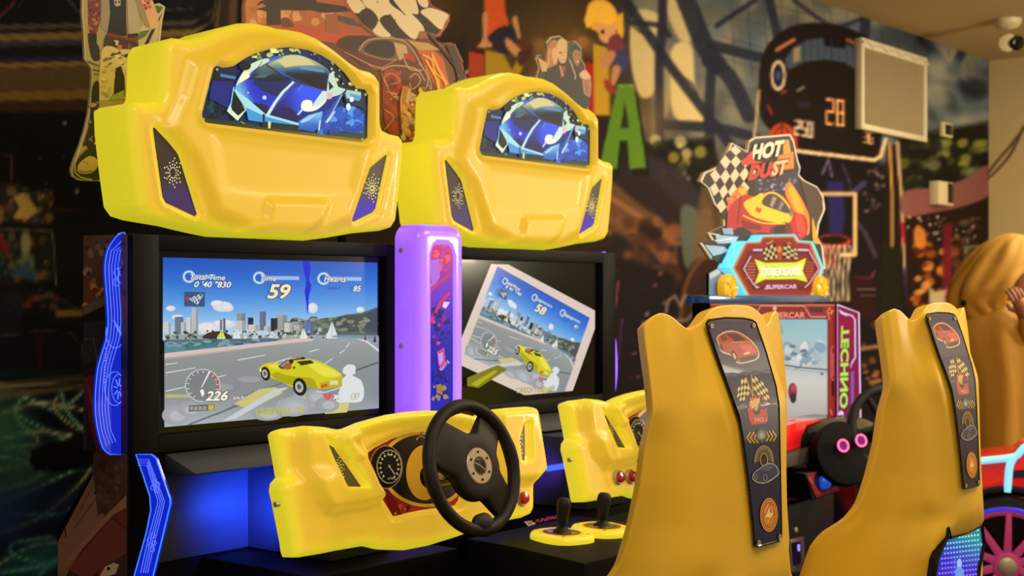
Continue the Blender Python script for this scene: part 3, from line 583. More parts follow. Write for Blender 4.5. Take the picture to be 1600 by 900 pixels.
M_purple = mat_shell('lit_purple_acrylic', (150, 110, 230), (176, 118, 255), (150, 80, 250), .85, .85, .03, .2)
M_black = mat('black_cabinet_paint', (5, 5, 5), .55, spec=.15)
M_gloss = mat('gloss_black', (7, 7, 8), .14, coat=.08, spec=.25)
M_dgrey = mat('dark_grey_laminate', (70, 70, 74), .45)
M_satin = mat('satin_grey_panel', (48, 50, 62), .5, spec=.2)
M_rub = mat('black_rubber', (11, 10, 10), .55, bump=.25, bscale=900, spec=.35)
M_seat = mat('yellow_seat_plastic', (255, 204, 56), .36, noise=.03, nscale=6, coat=.12)
M_chrome = mat('brushed_metal', (196, 186, 164), .42, .55)
M_red = mat('red_button_plastic', (150, 18, 18), .2, coat=.5, emit=(150, 20, 20), es=.25)
M_print = mat_attr('printed_vinyl', rough=.5, gain=1.15)
M_printg = mat_attr('gloss_printed_panel', rough=.3, gain=1.15, coat=.06)
M_scr = mat_attr('lit_screen', emit=1.0, rough=.15, base=.03)
M_lit = mat_attr('backlit_print', emit=.95, rough=.4, base=.2, spec=.2)
M_edge = mat('board_edge', (190, 170, 130), .6)
def mat_edge_lit(name, c, s): return mat(name, c, .15, emit=c, es=s, coat=.5)
M_blue = mat('blue_lit_acrylic', (20, 30, 140), .12, emit=(20, 38, 215), es=.72, coat=.4)
M_bluee = mat('bright_blue_acrylic_edge', (60, 120, 250), .12, emit=(50, 120, 255), es=1.3)
M_blueg = mat('engraved_blue_line', (50, 80, 230), .12, emit=(95, 125, 255), es=1.1)
M_viol = mat('violet_lit_acrylic', (120, 70, 240), .12, emit=(150, 100, 255), es=1.2)

CX1 = 2.37; PITCH = 1.003; YS = 2.70
root1 = empty('racing_cabinet', (CX1, YS, 0), 'black racing arcade cabinet with upright game picture under a yellow lit marquee', 'arcade machine', 'twin yellow racing machines')

# ---- lower body (prism along x) and its printed side
X0, X1 = 1.923, 2.817
prof = [(YS, .932), (2.831, .932), (2.84, .885), (2.986, .735), (2.986, 0), (YS + .02, 0), (YS + .02, .60), (YS, .66)]
bm = bmesh.new(); b_prism(bm, [(X0, y, z) for y, z in prof], (X1 - X0, 0, 0), bev=.003)
b_box(bm, (X0 + .003, 2.625, 0), (X0 + .02, YS + .01, .93)); b_box(bm, (X1 - .02, 2.625, 0), (X1 - .003, YS + .01, .93))
b_box(bm, (2.13, 2.3, .02), (2.6, 2.72, .675), .004)

lower = bmobj('lower_body', bm, M_black, root1)
bm = bmesh.new()
top = [(1.99, YS - .004), (2.268, YS - .004), (2.268, 2.40), (2.47, 2.40), (2.47, YS - .004), (2.75, YS - .004), (2.75, YS + .01), (1.99, YS + .01)]
b_prism(bm, [(x, y, .678) for x, y in top], (0, 0, .206), bev=.003)
neck = bmobj('column_housing', bm, M_satin, root1)
bm = bmesh.new(); b_prism(bm, [(2.02, y, z) for y, z in [(YS - .002, .932), (YS - .002, .886), (2.60, .886), (2.58, .892)]], (.72, 0, 0), bev=.002)
bmobj('sloped_shelf', bm, M_dgrey, root1)

# ---- monitor housing: frame bars, back, glass
bm = bmesh.new(); ZB, ZT = .935, 1.437
gx0, gx1, gz0, gz1 = CX1 - .374, CX1 + .374, .975, 1.402
b_box(bm, (X0, 2.682, ZB), (gx0, 2.875, ZT), .003); b_box(bm, (gx1, 2.682, ZB), (X1, 2.875, ZT), .003)
b_box(bm, (gx0 - .001, 2.682, ZB), (gx1 + .001, 2.875, gz0), .002); b_box(bm, (gx0 - .001, 2.682, gz1), (gx1 + .001, 2.875, ZT), .002)
b_box(bm, (gx0 - .01, 2.72, gz0 - .01), (gx1 + .01, 2.87, gz1 + .01))
housing = bmobj('monitor_housing', bm, M_black, root1)


# ---- game picture, authored in the 1157x900 close-up of the screen, mapped to the 4:3 frame
H1 = homog([(47, 32), (1120, 65), (1120, 800), (43, 890)], [(0, 0), (1, 0), (1, 1), (0, 1)])
sx0, sx1, sz1, sz0 = CX1 - .352, CX1 + .352, 1.386, .992
def game(m, clip=None, n=(0, -1, 0), second=False):
    a = Art(m, n, 1.2e-5, 60, clip, H1)
    W = (236, 238, 240)
    if second: a.poly([(-30, -30), (1200, -10), (1200, 880), (-30, 990)], (214, 198, 186))
    sky = ramp([(32, (26, 78, 180)), (150, (42, 108, 205)), (260, (86, 150, 222)), (350, (140, 188, 232)), (430, (190, 214, 232))])
    a.poly([(46, 32), (1120, 65), (1120, 450), (44, 450)], lambda x, y: sky(y))
    for cx, cy, rx, ry in ((345, 282, 50, 26), (318, 268, 34, 18), (370, 290, 30, 18), (84, 290, 24, 14), (796, 292, 26, 26), (1035, 302, 20, 14), (120, 335, 30, 14), (270, 390, 60, 30), (350, 370, 60, 22)):
        a.ell(cx, cy, rx, ry, (206, 214, 226) if cy > 250 else (96, 158, 220)); a.ell(cx - 4, cy - 4, rx * .7, ry * .6, (228, 222, 222) if cy > 250 else (110, 168, 224))
    if not second: a.poly([(745, 55), (780, 56), (786, 90), (778, 150), (790, 180), (776, 235), (774, 300), (768, 325), (764, 270), (756, 210), (764, 150), (752, 110)], (22, 34, 214))
    # hills
    a.poly([(640, 385), (700, 362), (760, 352), (830, 345), (905, 340), (960, 326), (1040, 318), (1120, 288), (1120, 440), (640, 440)], (84, 100, 92))
    a.poly([(900, 350), (960, 330), (1050, 326), (1120, 296), (1120, 420), (1040, 410), (960, 415), (900, 400)], (68, 78, 76))
    a.blobs(70, (660, 345, 1115, 425), [(60, 74, 66), (100, 112, 92), (120, 130, 110), (76, 86, 84), (140, 140, 128)], 4, 12, 3, 2.2)
    # city
    B = [(50, 360, 84, 430, (206, 208, 210)), (103, 332, 146, 430, (110, 122, 138)), (133, 360, 160, 430, (190, 194, 198)), (160, 338, 192, 430, (208, 210, 212)), (188, 288, 220, 430, (186, 192, 196)), (328, 348, 340, 410, (112, 122, 132)), (344, 342, 356, 410, (96, 106, 120)),
         (412, 316, 456, 400, (142, 148, 152)), (408, 354, 458, 404, (198, 200, 200)), (468, 338, 496, 400, (38, 42, 50)), (470, 374, 524, 406, (208, 206, 200)), (527, 308, 558, 404, (104, 116, 134)), (608, 328, 664, 404, (160, 162, 162)), (582, 342, 616, 408, (28, 32, 40)), (548, 382, 580, 408, (190, 192, 192)),
         (650, 366, 692, 412, (206, 206, 198)), (696, 360, 738, 412, (146, 152, 154)), (752, 360, 796, 422, (92, 118, 170)), (696, 378, 740, 420, (178, 182, 180)), (818, 390, 840, 412, (180, 184, 186))]
    for x0, y0, x1, y1, c in B:
        a.rect(x0, y0, x1, y1, c); a.rect(x0 + (x1 - x0) * .62, y0, x1, y1, mixc(c, (60, 70, 84), .3))
        for k in range(1, int((y1 - y0) / 8)): a.line([(x0 + 2, y0 + k * 8), (x1 - 2, y0 + k * 8)], 1.6, mixc(c, (90, 100, 112), .5))
    a.poly([(44, 420), (1120, 432), (1120, 452), (44, 456)], (150, 160, 164))
    a.blobs(120, (48, 404, 900, 444), [(60, 78, 66), (38, 52, 44), (200, 198, 190), (170, 160, 140), (86, 100, 84), (222, 220, 214)], 3, 8, 5, 1.2)
    a.sm([(242, 442), (262, 416), (310, 406), (350, 412), (384, 444)], (60, 48, 36))
    for x, h, c in ((333, 52, (216, 220, 90)), (408, 56, (226, 228, 222)), (744, 54, (226, 232, 228)), (886, 86, (214, 220, 224)), (500, 34, (200, 208, 210)), (318, 26, (210, 216, 130)), (606, 24, (214, 218, 220)), (450, 30, (220, 224, 224))):
        a.poly([(x, 444 - h), (x + h * .36, 440), (x - h * .34, 440)], c); a.line([(x, 444 - h), (x, 444)], 2, (120, 120, 120))
        a.poly([(x - h * .35, 440), (x + h * .38, 440), (x + h * .25, 446), (x - h * .25, 446)], (230, 230, 226))
    # sea
    sea = ramp([(444, (70, 104, 128)), (470, (84, 128, 146)), (515, (92, 132, 146))])
    a.poly([(45, 448), (400, 444), (650, 444), (560, 462), (300, 492), (45, 520)], lambda x, y: sea(y))
    a.poly([(150, 452), (330, 452), (310, 480), (150, 500)], (64, 120, 120)); a.blobs(40, (50, 452, 520, 480), [(60, 90, 112), (110, 150, 164), (130, 156, 166)], 3, 7, 8, 4)
    # road
    road = ramp([(445, (150, 158, 160)), (560, (138, 144, 144)), (720, (132, 138, 142)), (880, (166, 176, 188))])
    a.poly([(44, 540), (400, 500), (640, 470), (760, 446), (1120, 444), (1120, 800), (43, 890)], lambda x, y: road(y))
    a.poly([(45, 516), (300, 490), (560, 462), (690, 446), (800, 446), (780, 462), (600, 480), (300, 516), (44, 545)], (208, 190, 184))
    a.line([(45, 540), (300, 512), (600, 478), (780, 460)], 4, (168, 152, 148))
    a.poly([(900, 430), (1120, 434), (1120, 444), (1000, 444), (880, 440)], (116, 140, 168))
    for x in (1052, 1100): a.poly([(x - 9, 466), (x, 428), (x + 9, 466)], (90, 30, 70))
    a.poly([(1000, 446), (1060, 458), (1118, 500), (1120, 516), (1060, 468)], (214, 216, 214))
    for p in (((50, 572), (110, 566)), ((50, 616), (200, 590)), ((410, 553), (550, 528)), ((50, 708), (180, 680)), ((290, 645), (355, 627)), ((922, 522), (950, 502)), ((840, 580), (890, 546)), ((770, 513), (820, 500)), ((955, 492), (974, 470)), ((590, 570), (680, 540)), ((640, 560), (700, 545))):
        a.line(p, [5, 3.4], (216, 218, 216))
    for p, c in ((((300, 830), (560, 700), (700, 640)), (112, 116, 118)), (((160, 880), (420, 780), (560, 720)), (104, 108, 112)), (((1000, 610), (1118, 568)), (92, 96, 100)), (((560, 690), (420, 740)), (120, 124, 128))): a.line(p, 9, c)
    a.poly([(48, 722), (250, 730), (300, 740), (48, 742)], (178, 176, 120)); a.poly([(390, 775), (520, 700), (600, 690), (640, 720), (480, 800)], (196, 190, 120)); a.poly([(850, 770), (980, 740), (960, 820), (850, 828)], (200, 194, 128))
    a.poly([(600, 700), (670, 690), (520, 780), (400, 850), (330, 862)], (196, 200, 204))
    # smoke
    for i, (x, y, rx, ry) in enumerate(((745, 760, 70, 50), (690, 790, 90, 50), (800, 740, 50, 40), (100, 830, 70, 50), (170, 800, 60, 40), (560, 830, 80, 30), (860, 780, 60, 40), (470, 650, 60, 16), (330, 690, 60, 20))):
        a.ell(x, y, rx, ry, mixc((158, 164, 170), (146, 150, 152), i / 9)); a.ell(x + 6, y + 2, rx * .8, ry * .78, mixc((166, 172, 178), (150, 154, 156), i / 9)); a.ell(x + 8, y + 3, rx * .55, ry * .5, (176, 181, 187) if i < 7 else (152, 156, 157))
    # ghost figure
    a.sm([(940, 600), (965, 578), (1000, 586), (1000, 622), (988, 634), (1030, 660), (1045, 715), (1030, 765), (960, 770), (905, 762), (925, 700), (930, 660), (955, 632), (940, 622)], (216, 220, 222))
    # tachometer
    a.ell(235, 680, 86, 80, (120, 126, 128)); a.ring(235, 680, 89, 84, 5, (196, 198, 198)); a.ring(235, 680, 84, 78, 8, (186, 74, 74), -60, 20)
    for k in range(13):
        t = math.radians(125 + k * 21); a.line([(235 + 82 * math.cos(t), 680 + 76 * math.sin(t)), (235 + 68 * math.cos(t), 680 + 63 * math.sin(t))], 4, (210, 212, 212))
    a.line([(229, 690), (270, 610)], [4, 8], W); a.sm([(222, 706), (236, 700), (242, 722), (232, 736), (226, 720)], W)
    # car
    Y1, Y2, Y3 = (206, 200, 30), (170, 164, 20), (226, 222, 70)
    a.sm([(520, 596), (545, 572), (590, 566), (640, 578), (660, 600), (700, 640), (690, 690), (640, 668), (575, 640), (530, 616)], Y1)
    a.poly([(575, 625), (640, 600), (700, 590), (780, 600), (850, 640), (900, 660), (870, 700), (815, 700), (760, 690), (700, 688), (610, 658)], Y2)
    a.sm([(595, 600), (660, 552), (712, 545), (790, 552), (850, 575), (910, 610), (934, 640), (925, 680), (870, 690), (815, 696), (790, 650), (720, 640), (650, 628)], Y1)
    a.sm([(760, 570), (800, 566), (900, 610), (928, 632), (850, 640), (800, 610)], Y3); a.poly([(706, 562), (776, 554), (796, 570), (730, 582)], (46, 48, 30)); a.poly([(560, 580), (600, 574), (640, 590), (600, 602)], Y3)
    a.poly([(612, 586), (650, 556), (712, 544), (750, 542), (744, 550), (690, 556), (672, 600), (628, 598)], (70, 66, 56)); a.poly([(622, 584), (655, 560), (676, 556), (650, 590)], (140, 150, 160))
    a.sm([(640, 590), (650, 572), (672, 570), (680, 596), (655, 602)], (170, 90, 60)); a.ell(680, 560, 11, 11, (60, 34, 20)); a.ell(738, 545, 12, 7, (50, 40, 20))
    a.poly([(684, 592), (700, 585), (696, 600)], (40, 30, 20))
    for cx, cy, rx, ry in ((550, 622, 23, 36), (722, 690, 34, 46)):
        a.ell(cx, cy, rx, ry, (26, 24, 22), -12); a.ell(cx - 3, cy, rx * .6, ry * .62, (176, 176, 172), -12); a.ell(cx - 3, cy, rx * .3, ry * .3, (90, 88, 84), -12)
    a.poly([(820, 672), (930, 640), (936, 688), (830, 704)], (186, 170, 30)); a.rect(872, 658, 914, 680, (220, 214, 150))
    for x, y in ((836, 688), (852, 682)): a.ell(x, y, 7, 9, (190, 60, 30))
    a.line([(804, 714), (850, 718), (930, 694)], 5, (214, 214, 210)); a.poly([(520, 600), (528, 596), (530, 612), (522, 610)], (240, 240, 230))
    # captions
    K = (30, 44, 84)
    def cap(x, y, s_, t): a.ring(x, y, 30, 30, 9, (200, 214, 232)); a.ring(x, y, 33, 33, 3, (120, 160, 214)); a.poly([(x + 20, y - 10), (x + s_, y - 6), (x + s_, y + 12), (x + 20, y + 10)], (150, 184, 226)); a.text(t, x, y + 14, 40, (240, 240, 236), .25, .012, (1, .03), (0, -1), (.05, K))
    cap(168, 130, 130, 'Total Time'); cap(520, 138, 200, 'Time'); cap(842, 144, 190, 'Hearts')
    a.text("0 '41 \"146" if second else "0 '40 \"830", 190, 182, 40, (240, 240, 238), .3, .02, (1, .02), (0, -1), (.05, K), sx=1.12)
    a.text('58' if second else '59', 556, 240, 98, (244, 226, 186), .25, .03, (1, .01), (0, -1), (.035, (60, 50, 60)), sx=1.12)
    a.text('Stage 1', 862, 198, 22, (60, 70, 120), .2, .02); a.text('85', 988, 208, 38, (240, 238, 226), .25, .02, out=(.05, K))
    a.poly([(143, 206), (246, 208), (246, 282), (143, 280)], (52, 82, 124)); a.poly([(165, 240), (232, 214), (238, 228), (208, 272), (168, 246)], (150, 164, 186)); a.check([(176, 236), (232, 216), (212, 270), (178, 248)], 5, 4, (220, 226, 232), (60, 80, 116)); a.ell(158, 241, 9, 9, (200, 44, 50))
    a.text('225' if second else '226', 246, 756, 66, (244, 238, 226), .3, .03, (1, -.01), (0, -1), (.045, (60, 50, 44)), sx=1.1); a.text('km/h', 384, 752, 28, (230, 226, 216), .3, .02, out=(.05, (60, 50, 44)))
    a.poly([(163, 780), (292, 776), (292, 806), (163, 812)], (90, 94, 96))
    for k in range(4): a.poly([(168 + k * 22, 786), (186 + k * 22, 785), (186 + k * 22, 804), (168 + k * 22, 806)], (150, 150, 146))
    a.poly([(262, 780), (288, 779), (288, 804), (262, 805)], (206, 176, 60))
    a.sm([(860, 758), (842, 742), (840, 728), (852, 724), (860, 734), (870, 724), (882, 728), (880, 742)], (210, 90, 90)); a.text('x', 888, 752, 46, W, .2, .03, out=(.04, (80, 80, 84))); a.text('85', 976, 752, 38, (240, 238, 226), .25, .02, out=(.05, (60, 60, 70)))
    if not second: a.text('CREDIT(S) : 00', 498, 832, 46, (178, 176, 26), 0, .012, (1, -.045), (0, -1), (.02, (196, 196, 150)), sx=.84)
    return a
def scr_m(cx): return lambda a, b: Vector((cx - .352 + .704 * a, 2.6985, sz1 + (sz0 - sz1) * b))
def screen_part(root, cx, second):
    bm = bmesh.new(); b_box(bm, (cx - .3745, 2.70, gz0 - .0005), (cx + .3745, 2.722, gz1 + .0005)); g = bmobj('screen', bm, M_gloss, root)
    n = Vector((0, -1, 0))
    if not second: a = game(scr_m(cx), None); a.build('game_picture', M_scr, g)
    else:
        # the same picture turned by about thirty degrees inside the 4:3 frame
        cor = [(777.5, 415.5), (933, 502), (884, 612), (727, 504)]
        base = scr_m(cx)
        def uv(u, v): p = PY(u, v, 2.6985); return ((p.x - (cx - .352)) / .704, (p.z - sz1) / (sz0 - sz1))
        # frame coordinates (4 wide, 3 high) so that the turn is a true rotation there
        tl = Vector(uv(777.5, 416)); tl = Vector((tl.x * 4, tl.y * 3)); tr = Vector(uv(933, 503)); tr = Vector((tr.x * 4, tr.y * 3))
        ex = (tr - tl).normalized(); ey = Vector((-ex.y, ex.x)); S = 2.92
        def m2(a, b): p = tl + ex * (a * S) + ey * (b * S * .74); return (p.x / 4, p.y / 3)
        A = game(lambda a, b: base(*m2(a, b)), None, second=True)
        # clip in frame space: transform then clip
        A2 = Art(base, (0, -1, 0), 1.2e-5); A2.pre = None
        clip = [(-.02, -.01), (1, -.01), (1, 1.0), (-.02, 1.0)]
        G = game(lambda a, b: Vector((*m2(a, b), 0)), None, n=(0, 0, 1), second=True)
        i = 0
        for f in G.F:
            pts = [(G.V[k].x, G.V[k].y) for k in f]; z = G.V[f[0]].z; cols = G.C[i:i + len(f)]; i += len(f)
            pts, cols = clip_poly(pts, cols, clip)
            if len(pts) < 3: continue
            n0 = len(A2.V); A2.V += [base(*p) + n * z for p in pts]; A2.F.append(tuple(range(n0, n0 + len(pts)))); A2.C += cols
        A2.L = G.L
        B = Art(onY(2.6985), n, 1.2e-5); B.L = A2.L + 2
        B.poly([(727, 590), (775, 570), (790, 577), (745, 606), (727, 603)], (120, 118, 18)); B.poly([(733, 600), (770, 578), (775, 580), (742, 604)], (170, 166, 30))
        B.text('CREDIT(S) : 00', 803, 614, 11.5, (170, 150, 60), 0, .01, (1, -.04), (0, -1), sx=.84)
        n0 = len(A2.V); A2.V += B.V; A2.F += [tuple(k + n0 for k in f) for f in B.F]; A2.C += B.C
        A2.build('game_picture', M_scr, g)
    return g

# ---- printed flanks of the cabinet
cr7 = crop(0, 580, 2.814)
a = Art(onX(X0 - .0012), (-1, 0, 0), 1e-5)
a.poly([(130.5, 368), (199.5, 366.5), (199.5, 710.5), (130.5, 704)], lambda x, y: ramp([(366, (92, 70, 54)), (430, (84, 58, 46)), (470, (110, 66, 36)), (520, (66, 50, 40)), (560, (30, 26, 26)), (630, (70, 20, 30)), (710, (34, 22, 24))])(y))
a.blobs(40, (133, 372, 196, 470), [(120, 96, 76), (70, 50, 40), (56, 40, 34), (140, 112, 84), (96, 60, 40)], 3, 9, 11, .7)
a.blobs(14, (133, 430, 160, 480), [(170, 90, 30), (200, 130, 50), (120, 50, 24)], 2, 5, 2)
a.poly([(131, 478), (165, 462), (165, 475), (131, 492)], (104, 88, 72)); a.poly([(131, 494), (163, 478), (164, 500), (131, 505)], (20, 18, 18)); a.poly([(131, 505), (164, 500), (163, 560), (131, 570)], (44, 40, 40))
a.line([(131, 530), (146, 528), (152, 560), (150, 600)], 1.5, (90, 84, 80)); a.poly([(131, 590), (150, 585), (165, 640), (160, 705), (152, 705), (131, 620)], (104, 30, 50)); a.poly([(138, 600), (150, 640), (166, 700), (160, 704), (145, 650)], (150, 70, 76)); a.poly([(131, 620), (134, 640), (136, 700), (131, 703)], (50, 46, 60))
o = a.build('side_print', M_print, housing)
zt = lambda u, v: PX(u, v, X0)
a = Art(onX(X0 - .0012, cr7), (-1, 0, 0), 1e-5)
a.poly([(413, 356), (560, 360), (560, 1500), (252, 1500), (252, 752), (406, 462)], lambda x, y: mixc((100, 62, 48), (60, 34, 30), (y - 360) / 600))
a.poly([(406, 462), (440, 440), (470, 620), (330, 830), (290, 900), (254, 900), (254, 752)], (132, 96, 74)); a.poly([(415, 358), (556, 361), (556, 530), (470, 600), (430, 640), (412, 470)], (74, 48, 40))
a.blobs(50, (420, 370, 550, 640), [(84, 54, 44), (66, 44, 38), (92, 62, 50), (58, 40, 34)], 10, 26, 4, .7, -20, inside=[(416, 358), (556, 361), (556, 640), (300, 860), (256, 860), (256, 756), (408, 464)])
a.poly([(556, 545), (556, 600), (500, 630), (300, 850), (260, 890), (300, 820), (470, 630)], (150, 104, 84)); a.poly([(500, 632), (556, 700), (556, 620)], (110, 44, 40)); a.poly([(490, 650), (556, 700), (556, 800), (440, 870), (410, 900), (350, 900), (300, 870)], (112, 56, 48))
a.poly([(460, 860), (500, 842), (524, 850), (510, 890), (480, 900), (440, 900)], (196, 172, 150)); a.ell(478, 868, 8, 8, (40, 20, 20)); a.poly([(430, 890), (460, 850), (470, 846), (440, 900)], (150, 20, 24)); a.line([(285, 690), (292, 730)], 5, (50, 30, 26))
a.line([(340, 640), (400, 520)], 4, (100, 70, 50)); a.line([(330, 690), (420, 560)], 3, (90, 60, 44))
a.build('side_print', M_print, lower)

# ---- edge lit acrylic lights
ya = 2.725
def acrylic(name, outl, grooves, m, n, mat_, mate, matg, parent, thick=.008, ew=2.2):
    a_ = Art(m, n, 2e-5)
    P = [m(*p) for p in outl]; bm = bmesh.new(); b_prism(bm, [p for p in P], -Vector(n) * thick); ob = bmobj(name, bm, mat_, parent, smooth=30)
    bm = bmesh.new(); nn = Vector(n)
    def strip(pts, wd, closed=False):
        P = [Vector(p) for p in pts]; N = len(P); A = []
        for i in range(N):
            p0 = P[i - 1] if (i or closed) else P[0]; p1 = P[(i + 1) % N] if (i < N - 1 or closed) else P[-1]; t = (p1 - p0)
            t = t.normalized() if t.length else Vector((1, 0)); q = Vector((-t.y, t.x)) * wd * .5; A.append([m(*(P[i] + q)) + nn * .0008, m(*(P[i] - q)) + nn * .0008])
        for i in range(N if closed else N - 1): j = (i + 1) % N; b_prism(bm, [A[i][0], A[j][0], A[j][1], A[i][1]], -nn * .0014)
    for g in grooves: strip(g[0], g[1], g[2] if len(g) > 2 else False)
    bmobj('engraved_lines', bm, matg, ob)
    bm = bmesh.new(); strip(outl, ew, True); bmobj('bright_edge', bm, mate, ob)
    return ob
def circ(cx, cy, rx, ry, n=18, a0=0, a1=360): return [(cx + rx * math.cos(math.radians(a0 + (a1 - a0) * k / n)), cy + ry * math.sin(math.radians(a0 + (a1 - a0) * k / n))) for k in range(n + (a1 - a0 < 360))]
# crop 140,360 scale 2.5
c8 = crop(140, 360, 2.5)
prof_l = [(138, 8), (118, 12), (92, 40), (70, 80), (60, 140), (64, 220), (70, 300), (72, 360), (66, 420), (48, 480), (32, 540), (24, 620), (22, 700), (32, 780), (52, 850), (80, 876)]
outl = [tuple(p)[:2] for p in smoothp([Vector((*p, 0)) for p in prof_l], False, 3)] + [(138, 876)]
gr = []
for k, off in enumerate((14, 26, 38, 50)):
    gr.append(([(x + off, y + (12 + off * .6 if y < 60 else (-off * .5 if y > 840 else 0))) for x, y in prof_l[1:-1] if x + off < 134], 2.2))
gr += [(circ(98, 618, 40, 66), 2.6, True), (circ(114, 618, 28, 56), 2, True)]
for k in range(8): t = k * math.pi / 4 + .2; gr.append(([(114 + 6 * math.cos(t), 618 + 12 * math.sin(t)), (114 + 20 * math.cos(t), 618 + 42 * math.sin(t))], 4))
gr += [(circ(106 + dx, 180 + dy, 12, 17, 6), 2, True) for dx, dy in ((0, -16), (12, 10), (-2, 22), (16, -20))]
for k in range(5): gr.append(([(92 + k * 8, 350 + k * 8), (112 + k * 5, 395 + k * 8)], 2.2))
gr += [(circ(100, 400, 36, 60, 12, 0, 200), 2.4)]
gr += [([(62 + (k % 2) * 3 - k * .9, 460 + k * 12), (68 - k * .9, 462 + k * 12)], 6) for k in range(12)]
mm = lambda x, y: PY(*c8(x, y), ya)
side_light = acrylic('side_light', outl, gr, mm, (0, -1, 0), M_blue, M_bluee, M_blueg, root1)
# its mirror on the far side (violet lit)
def mir(x, y): p = mm(x, y); return Vector((2 * CX1 - p.x, p.y, p.z))

# chevron light on the leg, crop 180,680 scale 4.089
c9 = crop(180, 680, 4.089)
chev = [(132, 122), (232, 122), (262, 150), (350, 405), (352, 440), (300, 660), (240, 905), (120, 905), (200, 620), (228, 480), (222, 390), (180, 260)]
chev += []
XL = 1.921
g2 = []
for o_ in (14, 26, 38, 52): g2.append(([(146, 140 + o_), (218 - o_ * .3, 140 + o_), (330 - o_ * 1.1, 420), (326 - o_ * 1.1, 450), (275 - o_ * 1.2, 660), (225 - o_ * 1.2, 880)], 3.2))
for x, y in ((250, 300), (268, 350), (240, 335), (272, 315), (218, 670), (242, 640), (225, 705), (250, 690), (240, 730)): g2.append((circ(x, y, 13, 17, 6), 3, True))
leg_light = acrylic('leg_light', chev, g2, lambda x, y: PX(*c9(x, y), XL), (-1, 0, 0), M_blue, M_bluee, M_blueg, root1, .006, 6)

# ---- marquee: yellow moulded shell
YM = 2.68
half = [(443, 43), (460, 44.5), (478, 48), (500, 57), (527, 75), (549, 94), (567, 106), (584, 110), (593, 116), (598, 129), (599, 160), (600, 190), (604, 202), (616, 208), (630, 211), (636, 218), (635, 249), (630, 302), (625, 345), (618, 356), (604, 360), (562, 364), (522, 371), (482, 376), (462, 372)]
hp = [PY(u, v, YM) for u, v in half]; hp = [(p.x - CX1, p.z) for p in hp]; hp[0] = (0, hp[0][1])
mo = [(-x, z) for x, z in hp[::-1][:-1]] + hp
mo = [p for i, p in enumerate(mo)]
def P2(pts, Y=YM): return [((lambda q: (q.x - CX1, q.z))(PY(u, v, Y))) for u, v in pts]
win = P2([(310, 180), (311, 186), (316, 191), (562, 222), (572, 215), (573, 148), (568, 140), (555, 138), (536, 114), (520, 99), (500, 87), (480, 79), (450, 74), (420, 77), (396, 84), (380, 92), (362, 104), (350, 106), (335, 103), (328, 109), (318, 148)])
def grow(loop, d):
    c = [Vector(p) for p in loop]; n = len(c); out = []
    ar = sum(c[i].x * c[(i + 1) % n].y - c[(i + 1) % n].x * c[i].y for i in range(n)); s = 1 if ar > 0 else -1
    for i in range(n):
        t = (c[(i + 1) % n] - c[i - 1]).normalized(); out.append(tuple(c[i] + Vector((t.y, -t.x)) * d * s))
    return out
ventL = P2([(241, 202), (246, 199), (280, 234), (283, 241), (312, 334), (309, 338), (262, 316), (257, 308)])
ventR = P2([(609, 242), (604, 244), (580, 264), (573, 284), (552, 342), (555, 347), (587, 331), (591, 325)])
hood = P2([(411, 314), (505, 316), (493, 346), (462, 369), (372, 364), (405, 342)])
creaseL = P2([(300, 95), (285, 150), (262, 200), (300, 250), (335, 335), (400, 362), (500, 366), (545, 345), (575, 255), (590, 200), (590, 130), (560, 112), (500, 70), (443, 54), (380, 62), (330, 85)])
def h_marq(P, d):
    h = rim(d, .026)
    dw = dist_poly(P, win); h -= .014 * sstep(dw, -.004, .001)
    h += .006 * sstep(-np.abs(dw + .012), -.008, 0)
    for v in (ventL, ventR): dv = dist_poly(P, v); h -= .011 * sstep(dv, -.004, .001); h += .004 * sstep(-np.abs(dv + .014), -.01, 0)
    h += .016 * sstep(dist_poly(P, hood), -.012, .012)
    h += .022 * sstep(dist_poly(P, creaseL), -.022, .022)
    h -= .006 * sstep(dist_poly(P, P2([(330, 215), (555, 240), (545, 300), (505, 306), (410, 306), (345, 296)])), -.02, .02)
    return h - .03
marquee = relief('marquee', mo, h_marq, lambda x, z, h: Vector((CX1 + x, YM - h, z)), M_shell, root1, res=.0075, thick=.16, R=.026, loops=[win, grow(win, .004), grow(win, .012), grow(win, .020), ventL, grow(ventL, .004), grow(ventL, .014), ventR, grow(ventR, .004), grow(ventR, .014)], back_scale=.985, seams=[ventL, ventR])
# car picture, authored in the 1500x900 close-up of the window
a = Art(onY(YM - .0055, crop(300, 60, 5)), (0, -1, 0), 2e-5, 80)
wpx = [(48, 600), (55, 640), (85, 660), (1310, 814), (1362, 775), (1368, 440), (1342, 400), (1275, 390), (1185, 270), (1100, 190), (1000, 132), (900, 92), (750, 66), (600, 82), (480, 118), (400, 158), (310, 218), (250, 232), (175, 212), (138, 245), (90, 440)]
wpx = [(x + (x - 720) * .012, y + (y - 440) * .015) for x, y in wpx]
bg = lambda x, y: mixc(mixc((10, 20, 30), (16, 34, 90), min(1, abs(y - 400) / 300)), (60, 80, 20), max(0, (y - 640) / 180))
a.poly(wpx, bg); Wn = wpx
a.blobs(60, (100, 300, 330, 620), [(14, 30, 60), (10, 20, 34), (24, 50, 90), (8, 14, 22), (20, 60, 70)], 10, 34, 5, inside=Wn)
a.blobs(50, (420, 80, 820, 150), [(40, 60, 20), (190, 200, 90), (16, 20, 14), (110, 130, 60), (230, 230, 150)], 6, 22, 6, 1.4, 20, inside=Wn)
a.blobs(90, (860, 95, 1340, 420), [(12, 18, 12), (150, 170, 80), (20, 30, 20), (210, 220, 140), (40, 60, 30)], 5, 16, 7, inside=Wn)
a.poly([(140, 250), (330, 300), (350, 350), (130, 318)], (12, 18, 26)); a.poly([(215, 275), (340, 300), (330, 320), (215, 300)], (60, 120, 190)); a.poly([(150, 330), (320, 340), (300, 560), (130, 470)], (18, 34, 120))
